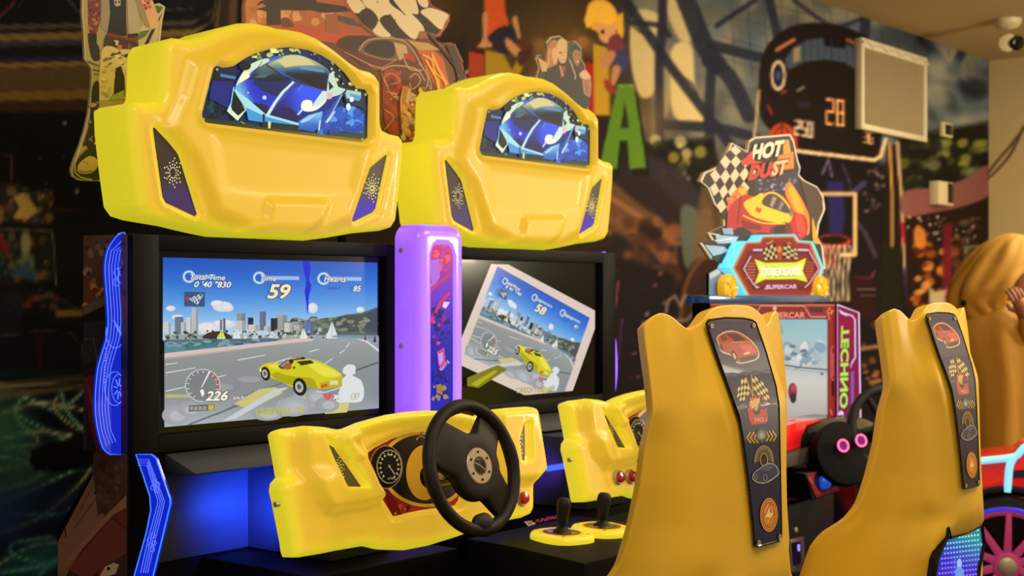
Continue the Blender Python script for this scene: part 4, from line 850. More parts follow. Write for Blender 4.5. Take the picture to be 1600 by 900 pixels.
a.poly([(990, 560), (1340, 590), (1330, 745), (960, 700)], (30, 90, 200)); a.blobs(70, (960, 560, 1300, 730), [(26, 80, 190), (40, 110, 215), (20, 60, 160), (70, 150, 230)], 10, 34, 9, 1.3, inside=Wn)
a.poly([(1170, 390), (1340, 430), (1350, 560), (1190, 500)], (20, 40, 60)); a.poly([(1180, 400), (1310, 420), (1310, 470), (1200, 470)], (170, 200, 180)); a.poly([(1225, 430), (1310, 450), (1300, 490), (1225, 480)], (80, 150, 220)); a.ell(1238, 478, 16, 20, (235, 250, 250)); a.ell(1212, 536, 18, 28, (215, 245, 255))
a.sm([(340, 330), (400, 250), (520, 170), (760, 126), (900, 150), (1060, 250), (1110, 370), (1190, 390), (1180, 440), (1040, 560), (880, 700), (820, 690), (560, 640), (400, 560), (310, 420)], lambda x, y: mixc((30, 90, 215), (10, 30, 130), sstep(abs(x - 620) + (y - 300) * .6, 0, 420)))
a.sm([(350, 330), (430, 215), (560, 160), (590, 180), (470, 250), (400, 330), (340, 380)], (206, 226, 190)); a.ell(405, 215, 46, 36, (12, 14, 18)); a.sm([(370, 300), (420, 260), (440, 300), (400, 330), (370, 360)], (240, 246, 200))
a.sm([(450, 300), (560, 200), (640, 240), (690, 290), (760, 330), (690, 400), (560, 380), (440, 330)], lambda x, y: mixc((80, 110, 100), (8, 16, 40), sstep(y, 220, 330))); a.poly([(480, 310), (580, 220), (640, 250), (560, 310)], (64, 96, 110)); a.poly([(520, 360), (700, 330), (700, 400), (600, 420)], (16, 26, 60))
a.sm([(576, 205), (640, 165), (760, 132), (880, 150), (1055, 245), (1050, 330), (1030, 408), (900, 370), (760, 310), (650, 240)], lambda x, y: mixc((196, 200, 140), (30, 70, 130), sstep(y, 150, 290))); a.poly([(660, 180), (760, 142), (870, 158), (960, 210), (800, 214), (720, 230)], (206, 196, 130)); a.sm([(720, 260), (860, 230), (1040, 270), (1040, 330), (1026, 400), (900, 365), (770, 305)], lambda x, y: mixc((40, 100, 150), (8, 10, 22), sstep(y, 230, 300))); a.poly([(850, 215), (1020, 250), (1030, 270), (830, 240)], (80, 140, 180))
a.line([(570, 205), (680, 280), (760, 318), (860, 360)], 8, (10, 14, 16)); a.line([(570, 205), (660, 160), (700, 150)], 5, (30, 30, 20)); a.line([(540, 180), (460, 290)], 5, (14, 30, 30)); a.line([(440, 310), (620, 256)], 5, (40, 60, 60))
a.sm([(330, 380), (440, 320), (600, 350), (780, 340), (640, 500), (600, 560), (430, 500), (360, 440)], lambda x, y: mixc((110, 190, 235), (24, 40, 190), sstep(x - (y - 400) * .4, 340, 470))); a.sm([(470, 330), (620, 340), (760, 345), (660, 450), (520, 400)], (16, 30, 90)); a.ell(556, 464, 16, 16, (180, 215, 240)); a.ell(428, 426, 8, 8, (140, 200, 230)); a.sm([(400, 500), (560, 520), (600, 570), (560, 600), (440, 550)], (12, 22, 60))
a.sm([(700, 480), (840, 370), (1020, 420), (1000, 470), (860, 560), (800, 640), (640, 600), (620, 540)], lambda x, y: mixc((16, 24, 120), (40, 80, 235), sstep(x - y * .3, 520, 720))); a.sm([(640, 560), (740, 540), (820, 600), (820, 655), (700, 640), (600, 605)], (12, 18, 80)); a.line([(850, 360), (820, 415)], 5, (110, 150, 230))
a.line([(785, 340), (700, 420), (640, 500), (580, 600)], [16, 22, 22, 26], (196, 226, 232)); a.line([(800, 342), (700, 446), (620, 560)], 5, (60, 90, 110))
a.poly([(310, 390), (420, 470), (560, 590), (830, 665), (820, 680), (560, 620), (400, 560)], (160, 220, 235)); a.poly([(410, 540), (560, 610), (820, 680), (830, 720), (560, 660), (430, 640)], (60, 150, 215)); a.poly([(560, 650), (820, 680), (830, 740), (590, 720), (540, 690)], (16, 40, 40)); a.poly([(540, 590), (560, 595), (556, 690), (540, 690)], (20, 40, 60)); a.poly([(584, 650), (606, 652), (600, 718), (584, 716)], (214, 226, 130))
a.poly([(310, 400), (410, 555), (360, 610), (300, 560)], (12, 16, 18)); a.poly([(290, 505), (262, 570), (345, 645), (412, 560), (380, 520), (405, 560), (350, 606), (300, 560)], (214, 236, 200)); a.line([(315, 380), (300, 470), (290, 540)], 10, (110, 190, 210)); a.line([(370, 650), (450, 700)], 4, (200, 210, 120))
a.sm([(850, 500), (880, 482), (925, 492), (935, 530), (1000, 480), (1050, 440), (1030, 500), (960, 560), (880, 572), (842, 545)], (240, 252, 226)); a.poly([(806, 600), (850, 548), (866, 552), (824, 596)], (200, 230, 240)); a.poly([(1010, 410), (1060, 420), (1040, 480), (960, 540), (930, 520)], (200, 226, 220))
a.poly([(820, 650), (900, 600), (1010, 570), (990, 690), (940, 730), (830, 710)], lambda x, y: mixc((110, 190, 240), (30, 90, 190), sstep(y, 590, 700))); a.sm([(850, 640), (960, 590), (900, 640), (850, 660)], (160, 210, 235))
a.poly([(1060, 280), (1090, 260), (1130, 380), (1190, 400), (1150, 440), (1080, 460), (1040, 420)], (190, 220, 200)); a.poly([(1055, 330), (1095, 380), (1060, 410)], (14, 20, 24)); a.poly([(1040, 430), (1090, 420), (1080, 470), (1050, 480)], (230, 170, 190)); a.poly([(1140, 440), (1170, 430), (1110, 560), (1030, 680), (960, 745), (1000, 640)], (30, 70, 170)); a.line([(1160, 440), (1090, 570), (1030, 660)], 6, (150, 200, 235)); a.line([(1105, 570), (1040, 660)], 12, (190, 225, 230)); a.line([(990, 640), (980, 720)], 12, (190, 215, 210))
a.poly([(60, 620), (400, 668), (560, 700), (950, 745), (1310, 790), (1310, 812), (90, 660)], lambda x, y: mixc((40, 56, 14), (130, 110, 20), max(0, min(1, (x - 300) / 900))))
a.L += 3
for x, y in ((185, 244), (78, 632), (1320, 790), (1345, 440)): a.ell(x, y, 9, 10, (190, 180, 120)); a.ell(x, y, 4, 5, (90, 80, 40))
a.build('marquee_display', M_lit, marquee, board=wpx, thick=.006, mb=M_gloss)
bm = bmesh.new()
def speaker(name, px, m, n, cen, sc, parent, dcol, panel=(70, 60, 40), tint=None, hi=None, rad=1.0):
    a_ = Art(m, n, 3e-5, 6)
    a_.poly(px, (lambda x, y: mixc(panel, tint or panel, sstep(y, cen[1], cen[1] + 34 * sc))) if tint else panel)
    nb = Vector(n)
    for rr, kk in ((4, 8), (8.5, 12), (13, 13), (18, 12), (23, 9)):
        for k in range(kk):
            t = 2 * math.pi * (k + .5 * (kk % 3)) / kk; c = dcol if rr > 5 else (hi or (60, 50, 30))
            if rr > 20 and k % 3 == 0: continue
            x, y = cen[0] + rr * sc * .62 * rad * math.cos(t), cen[1] + rr * sc * math.sin(t)
            if dist_poly([(x, y)], px)[0] > .4: a_.ell(x, y, 1.0 * sc, 1.25 * sc, c, n=8)
    a_.ring(cen[0], cen[1], 3.6 * sc * rad, 5 * sc, .7 * sc, hi or (30, 24, 16)); return a_.build(name, M_lit, parent, board=px, thick=.004, mb=M_gloss)
vL = [(240, 200), (246, 197), (281, 233), (285, 240), (314, 335), (309, 340), (260, 317), (255, 308)]
vR = [(610, 240), (603, 242), (578, 263), (571, 284), (550, 342), (554, 349), (589, 332), (593, 325)]
speaker('speaker_grille', vL, onY(YM + .012), (0, -1, 0), (270, 270), 1.0, marquee, (235, 220, 170), (62, 48, 36), (66, 44, 90))
speaker('speaker_grille', vR, onY(YM + .012), (0, -1, 0), (581, 294), .95, marquee, (240, 225, 140), (84, 70, 60), (66, 40, 170), (240, 225, 130))

# ---- dashboard: tilted yellow shell
p0 = Vector((0, 2.235, 1.02)); U = Vector((0, .045, .257)).normalized(); ND = Vector((0, -U.z, U.y))
def D3(x, s, h=0): return Vector((x, 0, 0)) + p0 + U * s + ND * h
def DP(pts, dh=0): return [((q.x, (q - p0).dot(U))) for q in (PP(u, v, p0 + ND * dh, ND) for u, v in pts)]
def onD(dh, cr=None): return (lambda x, y: PP(*(cr(x, y) if cr else (x, y)), p0 + ND * dh, ND))
dash_px = [(421, 676), (425, 671), (436, 668), (470, 666), (500, 667), (522, 672), (545, 668), (574, 656), (603, 648), (636, 643), (669, 641), (700, 642), (728, 647), (748, 653), (768, 640), (793, 637), (823, 635), (831, 638), (836, 647), (841, 690), (846, 724), (847, 734), (844, 741), (838, 746), (838, 794), (834, 803), (823, 808), (793, 814), (760, 824), (722, 838), (677, 852), (640, 859), (603, 858), (578, 852), (462, 871), (449, 871), (444, 864), (440, 848), (427, 782), (423, 765), (425, 753), (433, 744), (429, 720)]
dash_px = [(u + 13 * max(0, min(1, (470 - u) / 30)), v) for u, v in dash_px]
do = DP(dash_px)
c46 = crop(400, 620, 3.46)
podL = DP([c46(*p) for p in [(235, 150), (290, 152), (400, 172), (490, 192), (560, 290), (668, 505), (664, 545), (600, 572), (480, 590), (400, 604), (345, 606), (300, 560), (262, 460), (240, 400), (225, 250)]])
podR = DP([(770, 640), (830, 636), (847, 735), (836, 748), (790, 752), (782, 745), (776, 700)])
dventL = DP([(496, 690), (522, 701), (561, 761), (528, 760), (517, 745)]); dventL = DP([c46(*p) for p in [(334, 238), (345, 236), (420, 278), (560, 482), (560, 492), (455, 490), (445, 480), (395, 385)]])
c56 = crop(560, 610, 3.75)
dventR = DP([c56(*p) for p in [(930, 192), (962, 186), (970, 196), (972, 400), (958, 418), (915, 412), (900, 300)]])
gp = [c56(*p) for p in [(24, 395), (100, 340), (200, 290), (290, 262), (370, 246), (450, 244), (540, 262), (600, 300), (680, 420), (620, 640), (600, 668), (405, 695), (212, 735), (90, 540)]]
gauge = DP(gp)
cowl = DP([(520, 690), (560, 664), (610, 652), (660, 648), (710, 650), (750, 660), (770, 700), (772, 760), (740, 800), (660, 818), (612, 822), (575, 770)])
fold = DP([(421, 640), (470, 640), (476, 735), (500, 790), (505, 880), (440, 880)])
yc = lambda P: P
def h_dash(P, d):
    h = rim(d, .020)
    # waist: the lip between upper wing and lower body
    for pod, k in ((podL, .032), (podR, .028)): h += k * sstep(dist_poly(P, pod), -.016, .010)
    for v in (dventL, dventR): h -= .01 * sstep(dist_poly(P, v), -.004, .001)
    h += .022 * sstep(-np.abs(dist_poly(P, cowl)), -.03, .0) * (P[:, 1] > -.08)
    h -= .022 * sstep(dist_poly(P, gauge), -.014, .0)
    low = sstep(-P[:, 1], .08, .125) * sstep(-(P[:, 0] - 2.08), -.03, .05)
    return h + .02 * low - .02
dash = relief('dashboard', do, h_dash, lambda x, s, h: D3(x, s, h), M_shell, root1, res=.0058, thick=.04, R=.02, loops=[dventL, grow(dventL, .004), dventR, grow(dventR, .004), gauge, grow(gauge, .006)], back_scale=.985, seams=[dventL, dventR])
speaker('speaker_grille', [c46(*p) for p in [(330, 234), (345, 232), (424, 276), (566, 482), (564, 496), (452, 494), (442, 482), (392, 388)]], onD(.0235), ND, c46(440, 392), .8, dash, (240, 225, 120), (84, 74, 26), None, (150, 130, 60), 1.1)
speaker('speaker_grille', [c56(*p) for p in [(926, 190), (962, 182), (974, 194), (976, 402), (960, 422), (912, 415), (896, 300)]], onD(.0195), ND, c56(930, 315), .95, dash, (250, 240, 150), (110, 96, 40), None, (240, 220, 120), .7)
# gauge panel, authored in the 1125x900 close-up
G = Art(onD(-.021, c56), ND, 3e-5)
gpo = [(x, y) for x, y in [(18, 393), (100, 333), (200, 283), (290, 255), (370, 239), (450, 238), (545, 256), (606, 296), (690, 420), (630, 645), (604, 676), (405, 702), (208, 743), (84, 540)]]
G.poly(gpo, (170, 40, 30)); G.blobs(60, (30, 260, 640, 720), [(120, 20, 20), (200, 60, 40), (60, 12, 14), (190, 90, 50)], 8, 24, 3, inside=gpo)
G.poly([(20, 393), (90, 340), (110, 540), (205, 740), (260, 732), (160, 560)], (110, 22, 24))
G.ell(385, 462, 262, 222, (222, 182, 60), 10, 48); G.ell(385, 462, 240, 202, (20, 17, 15), 10, 48)
G.ell(385, 482, 108, 162, (214, 168, 48), 0, 40)
G.ell(160, 450, 97, 127, (150, 140, 120)); G.ell(160, 450, 92, 122, (16, 14, 14)); G.ell(178, 447, 75, 100, (168, 158, 130)); G.ell(178, 447, 69, 94, (18, 20, 18))
for k in range(14):
    t = math.radians(130 + k * 22); G.ell(178 + 52 * math.cos(t), 447 + 72 * math.sin(t), 5.5, 7, (200, 200, 190), n=8); G.line([(178 + 60 * math.cos(t), 447 + 84 * math.sin(t)), (178 + 66 * math.cos(t), 447 + 91 * math.sin(t))], 3, (220, 220, 210))
G.line([(174, 440), (208, 492)], [3, 6], (210, 205, 190)); G.ell(176, 445, 7, 9, (160, 150, 120)); G.text('x100', 166, 522, 20, (210, 205, 190)); G.poly([(160, 372), (190, 372), (176, 386)], (160, 180, 130))
G.ring(362, 290, 30, 26, 6, (170, 40, 30), 180, 360, 14)
for k in range(6): t = math.radians(190 + k * 32); G.line([(362 + 20 * math.cos(t), 292 + 18 * math.sin(t)), (362 + 28 * math.cos(t), 292 + 25 * math.sin(t))], 5, (225, 200, 140))
for x, y in ((30, 398), (212, 722), (410, 686), (598, 655), (365, 250), (602, 310)): G.ell(x, y, 7, 9, (180, 160, 90)); G.ell(x, y, 3, 4, (40, 30, 20))
G.build('gauge_panel', M_printg, dash, board=gpo, thick=.004, mb=M_gloss)
# push buttons: two on the left of the far machine's dash (hidden wheel side here) and one on the right
def button(c, parent, r=.017):
    bm = bmesh.new(); b_lathe(bm, c - ND * .012, ND, [(0, r * 1.25), (.014, r * 1.25), (.018, r * 1.1), (.018, r)], 28); ob = bmobj('button_ring', bm, M_chrome, parent)
    bm = bmesh.new(); b_lathe(bm, c, ND, [(0, r * .9), (.012, r * .9), (.016, r * .75), (.017, .001)], 28); bmobj('button_cap', bm, M_red, ob)
bR = PP(*c56(955, 632), p0, ND); button(bR, dash)
bm = bmesh.new()
for u, v in ((429, 742),): q = PP(433, 788, p0, ND); b_cyl(bm, q + Vector((-.006, .0, 0)), q + Vector((.004, 0, 0)), .006, n=12)
bmobj('bolt', bm, M_chrome, dash)

# ---- steering wheel
WC = Vector((CX1, 2.052, .915)); bt = math.radians(14); NW = Vector((0, -math.cos(bt), math.sin(bt))); WU = Vector((0, math.sin(bt), math.cos(bt))); WX = Vector((1, 0, 0))
def W3(x, y, h=0): return WC + WX * x + WU * y + NW * h
R0 = .139
bm = bmesh.new(); rimpts = [W3(R0 * math.cos(t), R0 * math.sin(t)) for t in [2 * math.pi * k / 72 for k in range(72)]]
b_tube(bm, rimpts, [.0148 + .0012 * (math.cos(4 * t * 2 * math.pi / 72 - .6) > .75) for t in range(72)], 16, closed=True)
for t in (-2.0,):
    pass
wheel = bmobj('steering_wheel', bm, M_rub, root1)
# spokes: three arms at 138, 42 and -42 degrees with filleted openings
spk = [(math.radians(146), .056), (math.radians(46), .038), (math.radians(-46), .042)]
def rad(t):
    r = .076
    for a0, hw in spk:
        d = (t - a0 + math.pi) % (2 * math.pi) - math.pi
        if abs(d) < 1.2:
            s = abs(math.sin(d)); k = hw / max(s, 1e-3) if abs(d) < 1.4 else 0
            rr = min(k, R0); r = max(r, rr if rr > .05 else r)
    return min(r, R0 - .002)
sp = []
for k in range(240):
    t = 2 * math.pi * k / 240; sp.append((rad(t) * math.cos(t), rad(t) * math.sin(t)))
for _ in range(3): sp = [tuple((Vector(sp[i - 1]) + Vector(sp[i]) * 2 + Vector(sp[(i + 1) % 240])) / 4) for i in range(240)]
def h_sp(P, d):
    r = np.hypot(P[:, 0], P[:, 1]); return rim(d, .006) - .006 + .018 * (1 - sstep(r, .05, .13))
relief('spokes', sp, h_sp, lambda x, y, h: W3(x, y, h + .002), M_rub, wheel, res=.006, thick=.012, R=.006)
bm = bmesh.new(); b_lathe(bm, W3(0, 0, -.14), NW, [(0, .026), (.10, .026), (.11, .034), (.132, .034)], 28)
bmobj('steering_column', bm, M_gloss, root1)
bm = bmesh.new(); b_lathe(bm, W3(0, 0, .014), NW, [(0, .041), (.006, .041), (.0085, .039), (.0085, .021), (.006, .020)], 40); hub = bmobj('hub_ring', bm, M_chrome, wheel)
bm = bmesh.new()
for k in range(6): t = k * math.pi / 3 + .5; q = W3(.031 * math.cos(t), .031 * math.sin(t), .022); bm = bmesh.new(); b_cyl(bm, q, q + NW * .002, .0028, n=10); bmobj('hub_bolt', bm, M_gloss, hub)
wa = Art(lambda x, y: W3(x / 1000 * 1.1, y / 1000 * 1.1, .0225), NW, 3e-5); wa.ell(0, 0, 18.5, 18.5, (30, 26, 24)); wa.ring(0, 0, 17, 17, 1, (130, 120, 110)); wa.sm([(-14, -3), (-4, 8), (10, 10), (2, 2), (14, -10), (-2, -2)], (70, 46, 44)); wa.line([(-14, 8), (0, 1), (13, -9)], 2.2, (160, 150, 140)); wa.line([(-8, 13), (4, 12)], 1.5, (150, 140, 130)); wa.ell(2, -9, 5, 3, (90, 40, 36))
wa.build('hub_badge', M_printg, hub)
bm = bmesh.new(); tt = math.radians(-92)
b_lathe(bm, W3((R0 - .014) * math.cos(tt), (R0 - .014) * math.sin(tt), -.004), NW, [(0, .022), (.012, .023), (.018, .018), (.021, .008), (.0215, .001)], 24, sx=1.35, xa=WX)
bmobj('wheel_grip_knob', bm, M_rub, wheel)
bm = bmesh.new(); q = W3(-.035, .02, -.05); b_cyl(bm, W3(-.01, 0, -.045), W3(-.052, -.004, -.04), .014, n=18, bev=.002); bmobj('column_stalk', bm, M_gloss, root1)
bm = bmesh.new(); b_cyl(bm, W3(-.052, -.004, -.04), W3(-.066, -.006, -.038), .010, n=18, bev=.002); bmobj('stalk_tip', bm, M_chrome, root1)
# added blue strip and lamp hidden behind the dash to tint the housing
bm = bmesh.new(); b_box(bm, (2.14, 2.44, .80), (2.26, 2.446, .815)); strip = bmobj('added_blue_strip', bm, mat('added_blue_glow', (40, 60, 220), .3, emit=(30, 60, 255), es=3), root1)
lamp = area('added_blue_light', (2.20, 2.47, .79), .09, 2.4, (.02, .08, 1), (2.26, 2.70, .78), .05); lamp.data.spread = math.radians(95); lamp.parent = strip; lamp.location = lamp.location - origin(strip)

# ---- second machine: same parts, violet left side light replaced, its own picture
root2 = dup(root1, (PITCH, 0, 0), 'black racing arcade cabinet with tilted game picture on a dark screen', skip=('side_light',))
acrylic('side_light', outl, [], lambda x, y: mir(x, y) + Vector((PITCH, 0, 0)), (0, -1, 0), M_viol, M_viol, M_viol, root2)
dash2 = [o for o in bpy.data.objects if o.parent == root2 and o.name.startswith('dashboard')][0]
for px_ in ((964, 746), (983, 745)): button(PP(*px_, p0, ND) + ND * .004, dash2)
for ob_ in list(bpy.data.objects):
    if ob_.type == 'LIGHT' and ob_.name.startswith('added_blue_light') and ob_.name != lamp.name: ob_.data = ob_.data.copy(); ob_.data.energy = .25; ob_.data.color = (.25, .08, 1)  # far copy of the added lamp, weaker and violet
bm = bmesh.new(); b_box(bm, (2.165, 2.60, .02), (2.19, 2.63, .66), .003); bmobj('blue_lit_edge', bm, mat('painted_blue_light', (24, 34, 150), .4, emit=(10, 20, 160), es=.25), root1)  # upright edge; blue reflected light put into its colour and emission
screen_part(root1, CX1, False)
screen_part(root2, CX1 + PITCH, True)

# ---- lit column between the machines
cxm = CX1 + PITCH / 2; zc0, zc1 = .62, 1.492
ro = [(-.1005, zc0), (.1005, zc0)] + [(.1005 - .045 + .045 * math.cos(t), zc1 - .045 + .045 * math.sin(t)) for t in [math.pi / 2 * k / 8 for k in range(9)]] + [(-.1005 + .045 + .045 * math.cos(t), zc1 - .045 + .045 * math.sin(t)) for t in [math.pi / 2 + math.pi / 2 * k / 8 for k in range(9)]]
cw = [(-.047, .70), (.047, .70)] + [(.047 * math.cos(t), 1.40 + .047 * math.sin(t)) for t in [math.pi * k / 12 for k in range(13)]]
cw = [(x * (1 if z < 1.39 else 1), min(z, 1.437)) for x, z in cw]
col_root = empty('light_column', (cxm, 2.68, 0), 'violet glowing column with a red and blue poster strip between the two racing machines', 'lamp')
shell = relief('glowing_shell', ro, lambda P, d: rim(d, .035) - .035 - .006 * sstep(dist_poly(P, cw), -.004, .002), lambda x, z, h: Vector((cxm + x, 2.595 - h, z)), M_purple, col_root, res=.008, thick=.085, R=.035, loops=[cw, grow(cw, .004)])
cc = crop(600, 340, 2.8125)
ca = Art(onY(2.5985, cc), (0, -1, 0), 2e-5, 40)
cwp = [((lambda r: None)(0))] if False else None
def invY(p, Y):  # world -> close-up coordinates
    d = Vector(p) - O3; t = d.dot(CF); u = 800 + d.dot(CR) / t * 2200; v = 460 - d.z / t * 2200; return ((u - 600) * 2.8125, (v - 340) * 2.8125)
cpo = [invY((cxm + x * .98, 2.5985, z), 0) for x, z in cw]
def colbg(x, y): return mixc(mixc((200, 50, 130), (110, 40, 200), (y - 150) / 150), (16, 16, 170), (y - 330) / 250)
ca.poly(cpo, colbg)
ca.blobs(60, (190, 115, 288, 230), [(230, 60, 110), (190, 40, 120), (160, 70, 200), (240, 80, 120), (120, 50, 190)], 6, 16, 2, .6, 60, inside=cpo)
ca.poly([(197, 190), (240, 180), (245, 260), (205, 330), (195, 330)], (170, 100, 225)); ca.line([(200, 320), (284, 250)], 16, (190, 40, 110)); ca.line([(196, 470), (250, 370), (286, 330)], 14, (200, 40, 100)); ca.line([(200, 240), (206, 290)], 2.5, (60, 20, 120)); ca.poly([(262, 370), (288, 372), (270, 400), (255, 392)], (230, 200, 250)); ca.line([(196, 430), (194, 560)], 6, (220, 60, 110))
ca.blobs(50, (192, 400, 286, 560), [(150, 30, 120), (40, 16, 110), (200, 60, 120), (60, 30, 190), (20, 10, 80)], 5, 14, 7, .7, 60, inside=cpo)
ca.poly([(230, 590), (262, 570), (270, 640), (250, 680), (236, 640)], (200, 60, 120)); ca.poly([(236, 600), (256, 590), (258, 630), (242, 650)], (170, 150, 240)); ca.text('Racing', 250, 678, 22, (190, 160, 250), .2, .01, (.6, -.8), (-.8, -.6))
ca.blobs(40, (192, 680, 288, 800), [(20, 14, 90), (50, 40, 140), (160, 130, 90), (30, 20, 170)], 5, 13, 9, inside=cpo); ca.poly([(225, 735), (250, 730), (255, 780), (230, 770)], (150, 120, 60))
ca.build('poster_strip', M_lit, shell)
bm = bmesh.new()
for z in (1.42, 1.16): bm = bmesh.new(); b_cyl(bm, (cxm - .1045, 2.655, z), (cxm - .0985, 2.655, z), .007, n=12); bmobj('screw', bm, M_chrome, shell)

# ---- shifter console between the machines
cons = empty('shifter_console', (2.92, 2.2, 0), 'low black console carrying two yellow gear shift plates beside the near steering wheel', 'console')
ZD = .70
bm = bmesh.new(); b_prism(bm, [(x, y, .02) for x, y in [(2.60, 2.127), (2.534, 1.866), (3.07, 1.856), (3.07, 2.28), (2.61, 2.28)]], (0, 0, ZD - .02), bev=.006)
cb = bmobj('console_body', bm, M_black, cons)
for i, (u, v) in enumerate(((878, 843), (941, 833))):
    c = PZ(u, v, ZD); sxx = .085; syy = .066
    # plate outline in its own axes: long side runs along the machine front
    ol = [(sxx * math.copysign(abs(math.cos(t)) ** .75, math.cos(t)), syy * math.copysign(abs(math.sin(t)) ** .75, math.sin(t))) for t in [2 * math.pi * k / 48 for k in range(48)]]
    qa = PZ(823, 828, ZD); qb = PZ(933, 857, ZD); ro_ = math.atan2(qb.y - qa.y, qb.x - qa.x) if True else 0; sxx = (qb - qa).length / 2 - .004; syy = .078; cr_, sr_ = math.cos(ro_), math.sin(ro_)
    def T3(x, y, h, c=c): return Vector((c.x + x * cr_ - y * sr_, c.y + x * sr_ + y * cr_, ZD + .018 + h))
    pl = relief('shifter_plate', ol, lambda P, d: rim(d, .012), lambda x, y, h: T3(x, y, h - .012), M_shell, cons, res=.006, thick=.007, R=.012)
    sa = Art(lambda x, y: T3(x / 1000, y / 1000, .0006), (0, 0, 1), 3e-5)
    sa.ell(0, 0, 56, 46, (225, 180, 60)); sa.ell(0, 0, 53, 43, (120, 26, 20)); sa.ell(4, 2, 38, 30, (24, 20, 16)); sa.blobs(30, (-38, -28, 38, 28), [(210, 170, 60), (170, 40, 24), (30, 24, 20), (225, 200, 120)], 3, 8, 4 + i)
    for x, y in ((60, 36), (-60, 36), (60, -36), (-60, -36)): sa.ell(x, y, 5, 4, (150, 110, 40))
    sa.build('shifter_print', M_printg, pl)
    bm = bmesh.new(); q = T3(0, 0, .0); b_lathe(bm, q, (0, 0, 1), [(0, .024), (.006, .02), (.012, .012)], 20); b_cyl(bm, q + Vector((0, 0, .005)), q + Vector((.003, 0, .03)), .007, .008, n=14)
    b_lathe(bm, q + Vector((.003, 0, .035)), (.10, -.04, 1), [(-.018, .009), (-.014, .012), (.016, .017), (.032, .018), (.042, .016), (.048, .011), (.049, .003)], 24)
    bmobj('gear_lever', bm, M_rub, pl)
la = Art(lambda x, y: PZ(*crop(800, 600, 3)(x, y), ZD + .0012), (0, 0, 1), 3e-5)
la.poly([(56, 645), (90, 640), (112, 656), (76, 666)], (215, 205, 200)); la.line([(72, 648), (98, 660)], 5, (190, 40, 50)); la.line([(94, 646), (74, 660)], 4, (60, 40, 60)); la.text('FUNSPACE', 108, 652, 25, (200, 50, 90), .1, .03, (1, -.21), (.1, -.9))
la.build('logo_sticker', M_print, cb)
# ------------------------------------------------------------------ bucket seats
# plan curves (dx from the middle, Y) of the rear skin at several heights, half of it mirrored
lv = [  # z, [(dx, y) from outer front edge to the spine middle]
    (.05, [(.26, 1.66), (.262, 1.58), (.24, 1.47), (.205, 1.39), (.168, 1.345), (.12, 1.337), (0, 1.335)]),
    (.60, [(.25, 1.632), (.252, 1.56), (.232, 1.46), (.20, 1.385), (.165, 1.343), (.12, 1.336), (0, 1.334)]),
    (.69, [(.25, 1.600), (.25, 1.54), (.226, 1.44), (.195, 1.375), (.16, 1.34), (.115, 1.333), (0, 1.331)]),
    (.73, [(.25, 1.568), (.248, 1.51), (.215, 1.42), (.18, 1.368), (.145, 1.334), (.105, 1.318), (0, 1.312)]),
    (.763, [(.248, 1.514), (.24, 1.48), (.205, 1.41), (.165, 1.365), (.12, 1.332), (.085, 1.31), (0, 1.302)]),
    (.807, [(.246, 1.481), (.232, 1.452), (.20, 1.40), (.165, 1.355), (.11, 1.328), (.074, 1.309), (0, 1.304)]),
    (.877, [(.246, 1.457), (.228, 1.435), (.195, 1.395), (.16, 1.358), (.11, 1.334), (.078, 1.314), (0, 1.309)]),
    (.953, [(.247, 1.437), (.228, 1.418), (.195, 1.388), (.16, 1.36), (.12, 1.34), (.088, 1.321), (0, 1.315)]),
    (1.028, [(.249, 1.425), (.232, 1.41), (.20, 1.388), (.17, 1.368), (.135, 1.35), (.105, 1.329), (0, 1.322)]),
    (1.09, [(.250, 1.406), (.236, 1.398), (.21, 1.39), (.18, 1.38), (.15, 1.362), (.125, 1.338), (0, 1.332)]),
    (1.15, [(.250, 1.414), (.236, 1.404), (.21, 1.396), (.18, 1.388), (.145, 1.378), (.118, 1.356), (0, 1.351)]),
    (1.21, [(.250, 1.424), (.237, 1.411), (.21, 1.401), (.175, 1.397), (.14, 1.391), (.112, 1.370), (0, 1.366)]),
    (1.25, [(.248, 1.430), (.236, 1.417), (.21, 1.408), (.175, 1.402), (.14, 1.400), (.113, 1.382), (0, 1.378)]),
    (1.275, [(.245, 1.432), (.235, 1.42), (.21, 1.412), (.175, 1.406), (.14, 1.404), (.112, 1.388), (0, 1.384)])]
def ztop(dx):  # crest height across the width
    a = abs(dx)
    pts = [(0, 1.281), (.07, 1.279), (.10, 1.268), (.125, 1.245), (.145, 1.236), (.165, 1.245), (.19, 1.262), (.215, 1.268), (.235, 1.262), (.25, 1.243)]
    return float(np.interp(a, [p[0] for p in pts], [p[1] for p in pts]))
zs_ = np.array([l[0] for l in lv])
def rear(dx01, z):
    """dx01 in 0..1 from outer edge to the middle"""
    k = []
    for zz, c in lv:
        s = np.linspace(0, 1, 7); k.append((np.interp(dx01, s, [p[0] for p in c]), np.interp(dx01, s, [p[1] for p in c])))
    k = np.array(k); return np.interp(z, zs_, k[:, 0]), np.interp(z, zs_, k[:, 1])
